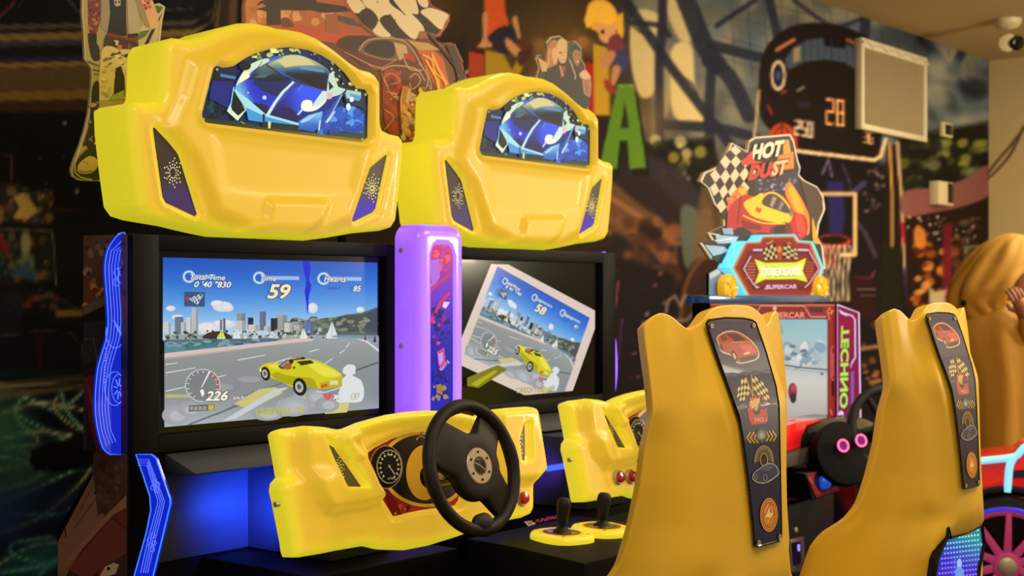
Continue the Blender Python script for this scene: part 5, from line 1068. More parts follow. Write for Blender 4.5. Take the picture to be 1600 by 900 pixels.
def make_seat():
    cx = CX1; root = empty('racing_chair', (cx, 1.42, 0), 'yellow moulded racing seat nearer the camera, in front of the near steering wheel', 'seat', 'yellow racing seats')
    NP = 48; NZ = 60; V = []; F = []
    par = [i / (NP / 2) for i in range(NP // 2)] + [1] + [1 - (i + 1) / (NP / 2) for i in range(NP // 2)]
    def pt(i, j, inner):
        t = j / (NZ - 1); q = par[i]; sgn = -1 if i <= NP // 2 else 1
        # smooth spacing of q through the control points
        dx0, _ = rear(q, 1.25); zt = ztop(dx0); z = .02 + (zt - .02) * (t ** .85)
        dx, y = rear(q, z)
        e = 0
        if inner:
            e = .045 * (1 - abs(dx0) / .25 * .35); z -= .010
            if z > zt - .012: pass
            dx = dx * .93 - (0 if abs(dx0) < .05 else .004)
            y = y + e
            if z < .70 and abs(dx0) < .2: y += .22 * sstep(.70 - z, 0, .12)
        return Vector((cx + sgn * dx, y, z))
    n = NP + 1
    for inner in (0, 1):
        for j in range(NZ):
            for i in range(n): V.append(pt(i, j, inner))
    I = lambda i, j, s: s * n * NZ + j * n + i
    for s in (0, 1):
        for j in range(NZ - 1):
            for i in range(n - 1):
                f = (I(i, j, s), I(i + 1, j, s), I(i + 1, j + 1, s), I(i, j + 1, s)); F.append(f if s == 0 else f[::-1])
    for i in range(n - 1): F.append((I(i, NZ - 1, 0), I(i + 1, NZ - 1, 0), I(i + 1, NZ - 1, 1), I(i, NZ - 1, 1))); F.append((I(i + 1, 0, 0), I(i, 0, 0), I(i, 0, 1), I(i + 1, 0, 1)))
    for j in range(NZ - 1):
        F.append((I(0, j + 1, 0), I(0, j, 0), I(0, j, 1), I(0, j + 1, 1))[::-1]); F.append((I(n - 1, j, 0), I(n - 1, j + 1, 0), I(n - 1, j + 1, 1), I(n - 1, j, 1))[::-1])
    me = pmesh('seat_shell', V, F); bm = bmesh.new(); bm.from_mesh(me); bmesh.ops.recalc_face_normals(bm, faces=bm.faces); bm.to_mesh(me); bm.free()
    sh = link('seat_shell', me, M_seat, root, smooth=180)
    md = sh.modifiers.new('round', 'BEVEL'); md.width = .010; md.segments = 3; md.limit_method = 'ANGLE'; md.angle_limit = math.radians(50); md.harden_normals = False
    ms = sh.modifiers.new('sub', 'SUBSURF'); ms.levels = 1; ms.render_levels = 1
    # seat cushion pan, seen only from the other side
    bm = bmesh.new(); b_box(bm, (cx - .20, 1.46, .40), (cx + .20, 1.86, .50), .03, seg=4); b_box(bm, (cx - .23, 1.50, .02), (cx + .23, 1.84, .41), .02); bmobj('seat_pan', bm, M_seat, root)
    # printed back panel: follows the kinked spine
    cb_ = crop(1080, 470, 2.195)
    zt_, yt = 1.262, rear(1, 1.262)[1]; 
    def spine(x, y):
        u, v = cb_(x, y); Y = 1.35
        for _ in range(6):
            p = PY(u, v, Y); Y = rear(1, min(max(p.z, .3), 1.27))[1] - .0045
        return PY(u, v, Y)
    pa = Art(spine, (0, -1, 0), 2.5e-5, 24)
    out = [(52, 78), (62, 66), (120, 58), (180, 60), (210, 66), (222, 76), (255, 170), (290, 290), (301, 360), (304, 500), (308, 700), (310, 815), (302, 824), (230, 842), (218, 838), (212, 760), (195, 600), (178, 470), (166, 400), (130, 300), (90, 190)]
    def sub(P, k=18):
        o_ = []
        for p, q in zip(P, P[1:] + P[:1]):
            m_ = max(1, int(math.dist(p, q) / k)); o_ += [(p[0] + (q[0] - p[0]) * t / m_, p[1] + (q[1] - p[1]) * t / m_) for t in range(m_)]
        return o_
    inn = [(x + (185 - x) * .045 - (0), y + (450 - y) * .012) for x, y in out]
    pa.poly(sub(out), lambda x, y: (40, 40, 44)); pa.poly(inn, lambda x, y: mixc((26, 24, 74), (16, 18, 60), (y - 60) / 500))
    R_, D_, G_ = (176, 52, 40), (60, 20, 20), (205, 160, 50)
    # red car
    pa.sm([(88, 124), (120, 104), (160, 106), (200, 130), (226, 160), (234, 190), (215, 206), (170, 216), (150, 208), (134, 188), (104, 176), (94, 150)], (214, 196, 170)); pa.sm([(91, 126), (121, 108), (160, 109), (198, 133), (223, 162), (230, 188), (213, 202), (171, 212), (153, 204), (137, 184), (106, 172), (97, 150)], R_)
    pa.poly([(118, 112), (156, 112), (190, 134), (150, 140)], D_); pa.poly([(100, 124), (116, 114), (126, 134), (108, 140)], (90, 40, 30)); pa.poly([(160, 150), (205, 150), (224, 176), (190, 184)], (206, 80, 60)); pa.ell(148, 190, 10, 20, (30, 24, 24), -20); pa.ell(148, 190, 5, 12, (190, 170, 150), -20); pa.poly([(164, 196), (226, 184), (220, 200), (172, 210)], (34, 22, 24)); pa.ell(190, 180, 12, 4, (240, 190, 150), -14); pa.ell(103, 158, 5, 12, (30, 22, 22), -20)
    # crossed chequered flags
    C1, C2 = (218, 196, 130), (22, 20, 30)
    pa.check([(152, 320), (180, 252), (206, 310), (172, 352)], 5, 5, C1, C2); pa.check([(206, 250), (258, 290), (272, 350), (216, 318)], 5, 5, C1, C2)
    pa.line([(206, 252), (212, 330)], 3, G_); pa.line([(186, 262), (212, 330)], 3, G_)
    # trophy, number badge
    pa.poly([(200, 334), (236, 334), (230, 368), (222, 380), (214, 380), (206, 366)], G_); pa.poly([(196, 350), (206, 346), (206, 372), (200, 376)], (190, 40, 36)); pa.poly([(192, 372), (258, 372), (262, 396), (256, 420), (205, 426), (196, 404)], (196, 44, 40)); pa.ell(224, 376, 13, 16, (30, 16, 34)); pa.ell(222, 366, 7, 12, G_)
    for k in range(8): t = math.radians(180 + 180 * k / 7); pa.line([(226 + 24 * math.cos(t), 372 + 40 * math.sin(t)), (226 + 34 * math.cos(t), 372 + 52 * math.sin(t))], 7, (196, 44, 40))
    pa.text('NO.1', 216, 415, 20, (236, 200, 150), 0, .01, (1, -.03), (0, -1))
    # arrows, with a glint painted into the panel colour
    for k in range(3):
        x = 190 + k * 12; pa.line([(x + 12, 450), (x, 470), (x + 14, 488)], 5.5, G_); x = 290 - k * 12; pa.line([(x - 12, 446), (x, 464), (x - 10, 482)], 5.5, G_)
    for r, c in ((20, (66, 70, 84)), (14, (110, 116, 112)), (8, (160, 165, 140))): pa.ell(240, 462, r, r * 1.3, c)
    # tyre and dark car
    pa.ring(248, 548, 33, 52, 4, (160, 140, 80), 170, 370); pa.ring(248, 548, 28, 45, 12, (90, 84, 60), 175, 365, 30, wy=17); pa.ell(248, 545, 14, 24, (28, 26, 34)); pa.ring(248, 545, 14, 24, 3, G_)
    for k in range(14): t = math.radians(180 + 180 * k / 13); pa.line([(248 + 24 * math.cos(t), 548 + 40 * math.sin(t)), (248 + 31 * math.cos(t), 548 + 49 * math.sin(t))], 2.2, (200, 175, 100))
    pa.sm([(208, 612), (212, 590), (236, 572), (262, 556), (286, 562), (298, 582), (296, 598), (262, 622), (232, 626)], (168, 168, 176)); pa.sm([(211, 610), (215, 591), (237, 575), (263, 560), (284, 565), (295, 584), (292, 596), (260, 618), (233, 622)], (52, 54, 84)); pa.poly([(238, 580), (262, 562), (282, 568), (262, 584)], (84, 88, 120)); pa.ell(252, 606, 9, 17, (22, 22, 30)); pa.ring(252, 606, 7, 13, 2.5, (150, 150, 160)); pa.ell(220, 604, 6, 12, (22, 22, 30)); pa.ring(220, 604, 5, 10, 2, (150, 150, 160))
    # bolt medallion
    pa.ell(264, 734, 30, 58, (226, 170, 60)); pa.ell(264, 734, 27, 54, (190, 60, 30)); pa.ell(264, 734, 24, 50, (226, 150, 50)); pa.ell(264, 734, 20, 44, (60, 36, 50)); pa.ell(264, 734, 18, 41, (226, 150, 50)); pa.poly([(270, 694), (248, 742), (262, 742), (258, 776), (282, 726), (268, 726)], (250, 215, 130)); pa.line([(270, 694), (248, 742), (262, 742), (258, 776), (282, 726), (268, 726)], 3, (190, 60, 30), True)
    pa.blobs(20, (180, 640, 250, 690), [(50, 60, 130)], 1, 1.6, 3); pa.blobs(12, (110, 80, 210, 110), [(60, 60, 110)], 1, 1.6, 4)
    for x, y in ((68, 86), (212, 84), (229, 828), (301, 808)): pa.ell(x, y, 5.5, 8, (190, 170, 110)); pa.ell(x, y, 2.5, 4, (80, 70, 50))
    pnl = pa.build('back_panel', M_printg, root)
    # rim of the panel as a thin solid sheet
    bm = bmesh.new(); so = sub(out, 14); b_tube(bm, [spine(*p) + Vector((0, .0005, 0)) for p in so], .0022, 6, closed=True); bmobj('panel_edge', bm, M_gloss, pnl)
    # lit display low on the back: outline traced on the far seat, moved to this one
    c7 = crop(1440, 560, 2.65)
    off = Vector((-PITCH, 0, 0)); yl = 1.322
    lm = lambda x, y: PY(*c7(x, y), yl) + off
    hexo = [(112, 698), (116, 735), (180, 715), (240, 690), (248, 655), (258, 770), (236, 860), (225, 960), (190, 1040), (90, 1060), (52, 980), (50, 900), (62, 830), (106, 745)]
    la_ = Art(lm, (0, -1, 0), 3e-5, 14)
    la_.poly([(104, 742), (116, 700), (120, 742), (180, 722), (238, 698), (246, 655), (258, 770), (236, 880), (222, 1000), (190, 1040), (90, 1060), (58, 980), (56, 900), (66, 830)], (20, 18, 26))
    la_.poly([(116, 712), (232, 680), (236, 694), (180, 716), (120, 732)], (170, 190, 235))
    lg = lambda x, y: mixc(mixc((30, 140, 150), (40, 40, 190), (y - 720 + (160 - x) * .5) / 140), (70, 30, 170), (y - 850) / 130)
    la_.poly([(106, 752), (180, 728), (242, 702), (250, 772), (228, 870), (214, 980), (180, 1020), (96, 1040), (66, 970), (64, 900), (74, 830)], lg)
    inside_ = [(106, 752), (180, 728), (242, 702), (250, 772), (228, 870), (214, 980), (180, 1020), (96, 1040), (66, 970), (64, 900), (74, 830)]
    for r in range(16):
        for c in range(15):
            x = 70 + c * 12.5; y = 720 + r * 20 + (160 - x) * .12
            if dist_poly([(x, y)], inside_)[0] > 3: la_.ell(x, y, 4.2, 4.8, mixc((130, 250, 230), (150, 120, 255), (y - 730) / 120), n=8)
    la_.ell(148, 850, 10, 22, (150, 190, 240)); la_.ell(148, 885, 18, 22, (110, 150, 230))
    led = la_.build('led_display', M_scr, root, board=[(104, 742), (114, 698), (180, 700), (236, 668), (248, 655), (258, 770), (236, 880), (222, 1000), (190, 1040), (90, 1060), (58, 980), (56, 900), (66, 830)], thick=.02, mb=M_gloss)
    bm = bmesh.new(); b_tube(bm, [lm(*p) for p in [(110, 700), (106, 745), (64, 830), (52, 900), (54, 980), (86, 1060)]], .004, 8); b_tube(bm, [lm(*p) for p in [(247, 656), (260, 770), (240, 870), (228, 980)]], .004, 8); b_tube(bm, [lm(*p) for p in [(110, 700), (120, 742), (180, 722), (240, 696), (247, 656)]], .004, 8)
    bmobj('display_trim', bm, M_black, led)
    return root
seat1 = make_seat()
seat2 = dup(seat1, (PITCH, 0, 0), 'yellow moulded racing seat farther right with a blue lit dot display low on its back')
# ------------------------------------------------------------------ die-cut picture boards behind the marquees
# standing figure with ripped light trousers
cS = crop(0, 0, 2.8125); YB1 = 3.02
S = Art(onY(YB1, cS), (0, -1, 0), 2.5e-5, 30)
so = [(362, -60), (360, 60), (368, 150), (372, 260), (402, 300), (404, 340), (398, 420), (388, 500), (372, 570), (350, 640), (325, 700), (312, 745), (318, 775), (345, 792), (400, 796), (470, 796), (480, 700), (600, 700), (610, 420), (640, 350), (700, 220), (712, 100), (726, 30), (700, 14), (670, 20), (650, -60)]
S.poly(so, (206, 188, 140)); inS = [(x + (500 - x) * .035, y + (400 - y) * .012) for x, y in so]
S.poly(inS, (168, 150, 104))
S.poly([(610, 130), (715, 40), (700, 110), (690, 210), (640, 330), (612, 380)], (190, 176, 130)); S.poly([(716, 50), (700, 90), (620, 260), (614, 240), (660, 140)], (24, 24, 16)); S.poly([(610, 140), (660, 130), (640, 160), (606, 176)], (90, 110, 40)); S.poly([(640, 20), (716, 30), (700, 60), (664, 44)], (70, 90, 30)); S.poly([(620, 260), (648, 230), (640, 320), (612, 350)], (176, 160, 120))
# jacket sleeve, arms, torso, vest
S.sm([(390, -20), (436, -20), (442, 60), (430, 130), (410, 160), (392, 140), (386, 60)], (110, 48, 40)); S.blobs(26, (392, -10, 436, 140), [(150, 70, 50), (80, 30, 26), (170, 110, 80)], 4, 9, 61); S.poly([(386, 146), (424, 148), (424, 190), (388, 192)], (24, 20, 20)); S.sm([(392, 190), (424, 190), (440, 230), (436, 262), (414, 268), (398, 240)], (34, 28, 26)); S.poly([(436, 228), (446, 226), (448, 250), (438, 254)], (190, 120, 100))
S.poly([(442, -40), (480, -40), (478, 150), (440, 120), (446, 40)], (150, 136, 118)); S.poly([(548, -40), (606, -40), (612, 150), (560, 158), (552, 80)], (172, 158, 134)); S.line([(556, 0), (562, 150)], 5, (120, 104, 90)); S.poly([(478, -40), (552, -40), (556, 160), (470, 148), (484, 60)], (20, 17, 16)); S.poly([(500, 0), (530, -4), (528, 24), (514, 30), (502, 22)], (170, 160, 140)); S.ell(508, 10, 4, 5, (20, 20, 20)); S.ell(522, 9, 4, 5, (20, 20, 20))
S.sm([(596, -20), (650, -30), (690, 60), (692, 110), (670, 128), (636, 110), (612, 60), (606, 10)], (214, 164, 120)); S.blobs(16, (626, -20, 664, 40), [(150, 50, 40), (190, 90, 60)], 4, 9, 62); S.poly([(594, 0), (616, -6), (640, 60), (660, 124), (640, 116), (610, 60)], (150, 130, 96))
S.poly([(466, 148), (480, 144), (560, 166), (606, 164), (604, 186), (540, 184), (470, 170)], (130, 40, 34)); S.poly([(560, 150), (606, 146), (606, 162), (560, 166)], (30, 24, 20))
S.poly([(462, 156), (606, 186), (606, 250), (590, 250), (520, 220), (452, 226), (456, 180)], (56, 46, 40)); S.line([(478, 170), (520, 190), (560, 196)], 10, (90, 30, 26)); S.poly([(516, 196), (536, 200), (532, 226), (512, 222)], (190, 100, 60)); S.poly([(500, 176), (520, 180), (516, 200), (496, 196)], (210, 190, 160)); S.poly([(560, 190), (574, 196), (570, 220), (560, 216)], (150, 60, 40)); S.poly([(490, 174), (510, 190), (494, 206)], (30, 22, 20))
# trousers
S.sm([(452, 210), (520, 220), (530, 300), (500, 350), (490, 430), (430, 440), (424, 420), (436, 320)], (206, 184, 116)); S.sm([(520, 222), (600, 230), (610, 300), (604, 430), (548, 440), (540, 350), (520, 300)], (206, 184, 116)); S.poly([(505, 300), (530, 290), (546, 340), (548, 420), (540, 440), (512, 420), (500, 430)], (44, 34, 24)); S.blobs(30, (452, 210, 606, 290), [(90, 70, 50), (130, 110, 70), (60, 46, 36), (226, 206, 140)], 4, 12, 63, .6, 70); S.blobs(26, (440, 290, 500, 430), [(226, 206, 140), (170, 146, 90), (190, 166, 100)], 4, 12, 64, .5, 80); S.blobs(22, (550, 290, 604, 430), [(226, 206, 140), (160, 136, 80)], 4, 12, 65, .5, 80); S.poly([(576, 240), (584, 238), (600, 290), (606, 420), (600, 420), (590, 310)], (70, 54, 40)); S.poly([(490, 420), (540, 396), (544, 436), (480, 440)], (150, 160, 60))
S.line([(380, 270), (432, 290)], 4, (60, 50, 40)); S.line([(404, 306), (432, 312)], 4, (60, 50, 40)); S.line([(408, 324), (428, 328)], 3, (60, 50, 40))
# lower leg and shoe
S.sm([(404, 380), (430, 360), (432, 460), (432, 640), (420, 690), (380, 640), (362, 640), (386, 560), (398, 470)], (40, 30, 26)); S.blobs(20, (390, 450, 430, 640), [(190, 170, 120), (30, 24, 20), (120, 100, 70), (160, 140, 100)], 5, 15, 66, .6, 70); S.sm([(346, 690), (400, 640), (432, 650), (440, 780), (380, 790), (328, 775), (322, 740)], (34, 46, 24)); S.sm([(340, 725), (364, 700), (392, 686), (420, 700), (426, 730), (400, 758), (366, 764), (338, 756)], (206, 170, 110)); S.line([(342, 752), (366, 758), (400, 752)], 7, (150, 120, 84)); S.line([(360, 708), (384, 722)], 3, (120, 90, 60)); S.line([(350, 640), (324, 720), (326, 760), (350, 780), (400, 790)], 5, (206, 188, 140))
st = S.build('figure_cutout_board', M_print, None, (2.24, YB1, 1.437), board=so, thick=.008, mb=M_edge)
st.location.z; tag(st, 'printed cutout board of a standing figure in light trousers behind the near marquee', 'sign')
# flag and flaming car board
cF = crop(380, 0, 4.0921); YB2 = 3.06
Fb = Art(onY(YB2, cF), (0, -1, 0), 2.5e-5, 40)
fo = [(2, 190), (0, 60), (20, -120), (900, -160), (1160, -60), (1200, 30), (1255, 66), (1318, 92), (1322, 130), (1300, 175), (1275, 205), (1262, 232), (1210, 250), (1265, 275), (1330, 272), (1360, 292), (1400, 400), (1440, 545), (1400, 700), (1300, 860), (1180, 950), (900, 950), (700, 900), (300, 500)]
Fb.poly(fo, (150, 62, 44)); Fb.poly([(x + (700 - x) * .014, y + (400 - y) * .02) for x, y in fo], (100, 58, 34))
Fb.poly([(12, 30), (40, -60), (640, -40), (760, 180), (840, 240), (620, 250), (330, 180), (20, 188)], lambda x, y: mixc((196, 120, 66), (170, 80, 40), (x / 700)))
Fb.poly([(40, 160), (330, 150), (560, 200), (800, 220), (880, 250), (640, 280), (300, 240), (40, 190)], (190, 76, 34))
Fb.blobs(26, (20, 30, 600, 160), [(210, 140, 80), (180, 100, 56), (220, 160, 100)], 10, 40, 71, 1.2, 60, inside=[(12, 20), (640, 0), (760, 180), (330, 180), (20, 180)])
Fb.poly([(76, 62), (150, 40), (120, 20), (170, -60), (440, -60), (470, 14), (650, 40), (690, 72), (520, 84), (430, 66), (340, 68), (240, 64), (238, 160), (150, 160), (148, 70)], (52, 32, 22)); Fb.poly([(110, 8), (160, -4), (150, 10), (80, 40)], (64, 40, 26)); Fb.poly([(600, 95), (700, 120), (760, 170), (680, 160), (610, 130)], (70, 70, 84)); Fb.sm([(244, 120), (280, 112), (310, 140), (320, 170), (250, 170)], (110, 60, 34)); Fb.poly([(520, 90), (600, 90), (620, 220), (530, 200)], (156, 90, 50))
# flag
flag = [(640, -20), (760, -90), (1150, -80), (1195, 36), (1312, 92), (1286, 168), (1238, 224), (1140, 196), (1090, 252), (980, 246), (930, 222), (880, 244), (760, 150), (700, 70)]
Fb.poly([(x + (960 - x) * -.03, y + (80 - y) * -.06) for x, y in flag], (176, 90, 74)); Fb.poly(flag, (30, 22, 18))
CW = (226, 206, 170)
for q in ([(660, 0), (700, -40), (780, 45), (734, 84), (700, 70)], [(735, -90), (850, -90), (852, 20), (784, 44)], [(790, 50), (856, 20), (935, 86), (866, 132), (842, 120)], [(866, 134), (905, 180), (942, 228), (890, 240), (826, 196)], [(858, 18), (900, -80), (990, -80), (930, 10), (1030, 96), (972, 126), (938, 90)], [(972, 128), (1036, 98), (1076, 90), (1158, 190), (1094, 250), (1020, 196)], [(930, -60), (1060, -80), (1120, 76), (1080, 88), (1035, 92)], [(1132, 76), (1180, 52), (1220, 56), (1308, 94), (1290, 140), (1262, 190), (1180, 120)], [(700, 70), (734, 86), (790, 52), (850, 124), (830, 180), (770, 140)][:0] or [(1126, -80), (1180, 10), (1170, 50), (1120, 20), (1090, -80)]): Fb.sm(q, CW, 4)
for q in ([(742, 86), (790, 52), (836, 80), (862, 130), (826, 190), (780, 160)], [(870, 132), (930, 96), (1010, 190), (1040, 240), (950, 226)]): Fb.sm(q, (44, 28, 22), 4)
# car body and flames
Fb.sm([(600, 270), (680, 226), (800, 250), (900, 236), (1020, 262), (1120, 320), (1170, 420), (1280, 520), (1360, 600), (1300, 800), (1200, 900), (950, 900), (880, 480), (760, 420), (660, 330)], (96, 40, 26)); Fb.sm([(610, 270), (700, 228), (860, 244), (720, 330), (640, 300)], (60, 36, 26)); Fb.sm([(730, 320), (800, 250), (900, 240), (1010, 262), (1080, 330), (1000, 380), (860, 372), (780, 350)], (120, 84, 60)); Fb.sm([(770, 320), (830, 262), (930, 262), (970, 300), (950, 370), (850, 360)], (44, 30, 26)); Fb.line([(740, 322), (800, 255), (960, 246), (1060, 290), (1150, 440)], 8, (176, 150, 116), curve=5); Fb.line([(770, 340), (860, 372), (960, 384), (1000, 370)], 6, (150, 120, 90), curve=4); Fb.poly([(960, 270), (1040, 290), (1050, 340), (1000, 390), (980, 340)], (190, 160, 116)); Fb.poly([(1020, 340), (1090, 350), (1100, 400), (1030, 370)], (170, 50, 30))
Fb.poly([(1080, 260), (1200, 300), (1280, 380), (1320, 560), (1250, 600), (1180, 460)], (190, 90, 36)); Fb.poly([(1050, 260), (1180, 276), (1260, 320), (1120, 320)], (190, 150, 84))
Fb.sm([(890, 480), (960, 440), (1010, 520), (1000, 700), (990, 870), (930, 850), (898, 740)], (150, 52, 26)); Fb.poly([(896, 580), (990, 600), (930, 640), (1000, 620)], (196, 150, 110)); Fb.blobs(20, (900, 460, 1000, 840), [(170, 60, 30), (120, 40, 24)], 8, 26, 72)
for i, (p, wd) in enumerate(((((880, 450), (960, 420), (1100, 440), (1160, 520)), 7), (((930, 560), (900, 500), (950, 470), (1000, 520), (940, 540)), 5), (((1020, 360), (1060, 440), (1140, 450)), 7), (((1060, 500), (1100, 470), (1130, 520), (1080, 570), (1060, 530)), 6), (((900, 700), (960, 750), (900, 830)), 5), (((1120, 400), (1180, 500), (1150, 600)), 7), (((1160, 420), (1200, 560), (1140, 560)), 5), (((880, 470), (940, 600), (1000, 640)), 4), (((640, 330), (800, 410), (900, 440)), 5), (((780, 400), (860, 440), (980, 380)), 4), (((1180, 350), (1260, 480), (1290, 560)), 6), (((1180, 540), (1210, 600), (1180, 660)), 5))): Fb.line(p, wd, (196, 158, 120), curve=5)
Fb.sm([(1010, 560), (1060, 560), (1100, 640), (1200, 650), (1190, 780), (1120, 880), (1060, 890), (1010, 800), (1000, 660)], (190, 120, 40)); Fb.blobs(70, (1010, 580, 1180, 880), [(216, 150, 50), (150, 80, 30), (110, 56, 30), (196, 170, 130), (230, 180, 60)], 6, 18, 73, 1.8, 60); Fb.line([(1010, 560), (1004, 700), (1040, 860)], 7, (216, 170, 50), curve=4); Fb.line([(1010, 560), (990, 700), (1010, 850)], 6, (40, 24, 20), curve=4)
for p in (((1140, 350), (1200, 380), (1220, 460), (1280, 520), (1300, 600)), ((1200, 340), (1240, 440), (1300, 540)), ((1160, 380), (1230, 500), (1250, 600)), ((1240, 500), (1250, 600), (1300, 640))): Fb.line(p, [14, 18, 14, 8, 4][:len(p)], (230, 160, 50))
for i in range(6): Fb.ring(1110 - i * 4, 640 + i * 30, 50 - i * 5, 24, 4, (150, 70, 30), 200, 400, 14)
Fb.line([(1170, 210), (1300, 360), (1370, 470), (1385, 580)], 12, (36, 22, 18), curve=4); Fb.line([(1190, 220), (1300, 340), (1380, 440)], 4, (150, 80, 60), curve=4); Fb.poly([(1290, 290), (1350, 300), (1420, 520), (1380, 560), (1340, 400)], (56, 36, 28)); Fb.line([(1290, 282), (1345, 282), (1400, 400)], 5, (140, 110, 84)); Fb.blobs(16, (1360, 460, 1430, 560), [(110, 90, 60), (60, 44, 30)], 6, 14, 74); Fb.poly([(1130, 200), (1160, 200), (1180, 250), (1110, 250)], (150, 90, 60))
fb = Fb.build('racing_flag_board', M_print, None, (3.1, YB2, 1.437), board=fo, thick=.008, mb=M_edge)
tag(fb, 'printed cutout board with a chequered flag and flaming car between the two marquees', 'sign')
# three faces board behind the far marquee
cH = crop(700, 0, 3.2147); YB3 = 3.08
Hb = Art(onY(YB3, cH), (0, -1, 0), 2.5e-5, 40)
ho = [(440, 400), (455, 340), (442, 300), (450, 275), (468, 278), (490, 320), (500, 250), (495, 215), (520, 185), (560, 178), (600, 210), (640, 205), (670, 240), (672, 300), (690, 330), (690, 350), (716, 380), (720, 440), (712, 500), (700, 560), (440, 560)]
Hb.poly(ho, (176, 156, 116)); Hb.poly([(x + (590 - x) * .03, y + (380 - y) * .03) for x, y in ho], (50, 44, 26)); Hb.blobs(20, (590, 210, 680, 300), [(30, 50, 20), (60, 76, 30)], 6, 14, 81)
Hb.sm([(500, 340), (494, 280), (506, 220), (536, 200), (552, 230), (548, 330), (520, 345)], (170, 110, 60)); Hb.sm([(520, 260), (536, 240), (550, 270), (546, 310), (530, 320)], (206, 160, 116)); Hb.line([(510, 240), (504, 330)], 5, (210, 160, 80))
Hb.sm([(545, 250), (560, 214), (588, 214), (598, 250), (592, 300), (576, 322), (556, 300)], (206, 166, 120)); Hb.sm([(540, 250), (556, 200), (590, 200), (600, 236), (580, 224), (560, 230)], (196, 170, 110)); Hb.poly([(556, 262), (572, 264), (572, 270), (556, 268)], (50, 30, 20)); Hb.poly([(566, 298), (584, 298), (576, 304)], (150, 60, 50)); Hb.ell(563, 262, 3, 2.5, (30, 20, 16)); Hb.ell(586, 262, 3, 2.5, (30, 20, 16)); Hb.line([(575, 262), (578, 284)], 2, (140, 96, 66))
Hb.sm([(626, 280), (630, 246), (650, 236), (664, 260), (662, 310), (648, 330), (632, 312)], (150, 104, 74)); Hb.sm([(622, 262), (634, 232), (660, 236), (664, 256), (640, 250)], (26, 20, 16)); Hb.ell(640, 276, 3, 2.5, (20, 14, 10)); Hb.ell(656, 276, 3, 2.5, (20, 14, 10)); Hb.poly([(642, 308), (658, 306), (650, 314)], (220, 200, 180))
Hb.sm([(500, 350), (560, 320), (600, 320), (660, 350), (690, 420), (700, 540), (480, 540), (490, 400)], (26, 24, 28)); Hb.poly([(562, 330), (584, 336), (592, 330), (578, 390), (564, 390)], (150, 50, 50)); Hb.line([(560, 330), (575, 380)], 4, (206, 190, 170)); Hb.line([(610, 300), (640, 380), (636, 400)], 5, (190, 170, 140)); Hb.poly([(450, 290), (470, 300), (500, 320), (494, 360), (470, 360)], (196, 160, 110)); Hb.sm([(660, 370), (690, 352), (714, 390), (690, 400), (668, 392)], (206, 166, 130)); Hb.poly([(672, 400), (716, 400), (706, 490), (680, 470)], (160, 110, 80)); Hb.line([(690, 400), (700, 470)], 4, (110, 50, 40))
hb = Hb.build('faces_cutout_board', M_print, None, (3.62, YB3, 1.437), board=ho, thick=.008, mb=M_edge)
tag(hb, 'printed cutout board with three faces above the far marquee', 'sign')
# the boards stand on a back rail on top of the machines
bm = bmesh.new(); b_box(bm, (2.32, 2.99, 0), (3.80, 3.10, 1.40), .004)
ht = bmobj('board_plinth', bm, M_black, None, (2.9, 3.06, 0)); tag(ht, 'black backing cabinet behind both racing machines that carries the cutout boards', 'cabinet')
for b_o, px_ in ((st, (2.36, 2.42)), (fb, (2.95, 3.45)), (hb, (3.5, 3.8))):
    for xx in px_:
        pb = bmesh.new(); b_box(pb, (xx - .01, b_o.location.y + .008, 1.40), (xx + .01, b_o.location.y + .022, 1.95 if b_o is not hb else 1.85), .001)
        bmobj('support_strut', pb, M_black, b_o)

# ------------------------------------------------------------------ red kart arcade machine beyond
YH = 2.50
kart = empty('kart_arcade_machine', (4.62, YH, 0), 'red racing arcade machine with a glowing hexagon sign beyond the first yellow seat', 'arcade machine')
cK = crop(1080, 190, 3)
xl, xr = 4.22, 4.985
M_redcab = mat('red_printed_laminate', (120, 26, 30), .3)
bm = bmesh.new(); b_box(bm, (xl, YH + .06, 0), (xr, YH + .14, 1.290), .006); b_box(bm, (4.24, 2.40, 0), (4.95, YH + .07, .78), .01)
kb = bmobj('kart_cabinet_body', bm, M_black, kart)
# screen surround
ks = Art(onY(YH + .055), (0, -1, 0), 3e-5, 30)
ks.poly([(1110, 474), (1305, 475), (1305, 760), (1110, 790)], (140, 34, 34)); ks.line([(1110, 476), (1304, 477)], 2, (190, 120, 70)); ks.poly([(1200, 499), (1293, 498), (1293, 655), (1200, 668)], (30, 24, 30))
ks.poly([(1130, 499), (1292.5, 499), (1292.5, 653), (1130, 670)], lambda x, y: ramp([(500, (130, 178, 190)), (560, (160, 180, 186)), (600, (190, 190, 186)), (660, (160, 158, 158))])(y))
ks.blobs(26, (1225, 535, 1285, 570), [(180, 190, 196), (150, 170, 180), (200, 200, 204), (120, 150, 166)], 4, 10, 91); ks.line([(1215, 569), (1250, 574), (1293, 578)], 2.4, (60, 80, 96)); ks.line([(1216, 575), (1293, 583)], 1, (120, 130, 140)); ks.ell(1284, 584, 2.4, 2.4, (80, 90, 110)); ks.line([(1220, 508), (1222, 522)], 1.5, (90, 140, 160)); ks.ell(1238, 612, 7, 14, (120, 40, 60)); ks.ell(1240, 606, 5, 5, (170, 60, 80)); ks.ell(1239, 622, 5, 8, (40, 24, 34)); ks.blobs(8, (1225, 540, 1262, 562), [(90, 110, 130)], 1, 3, 92, 2)
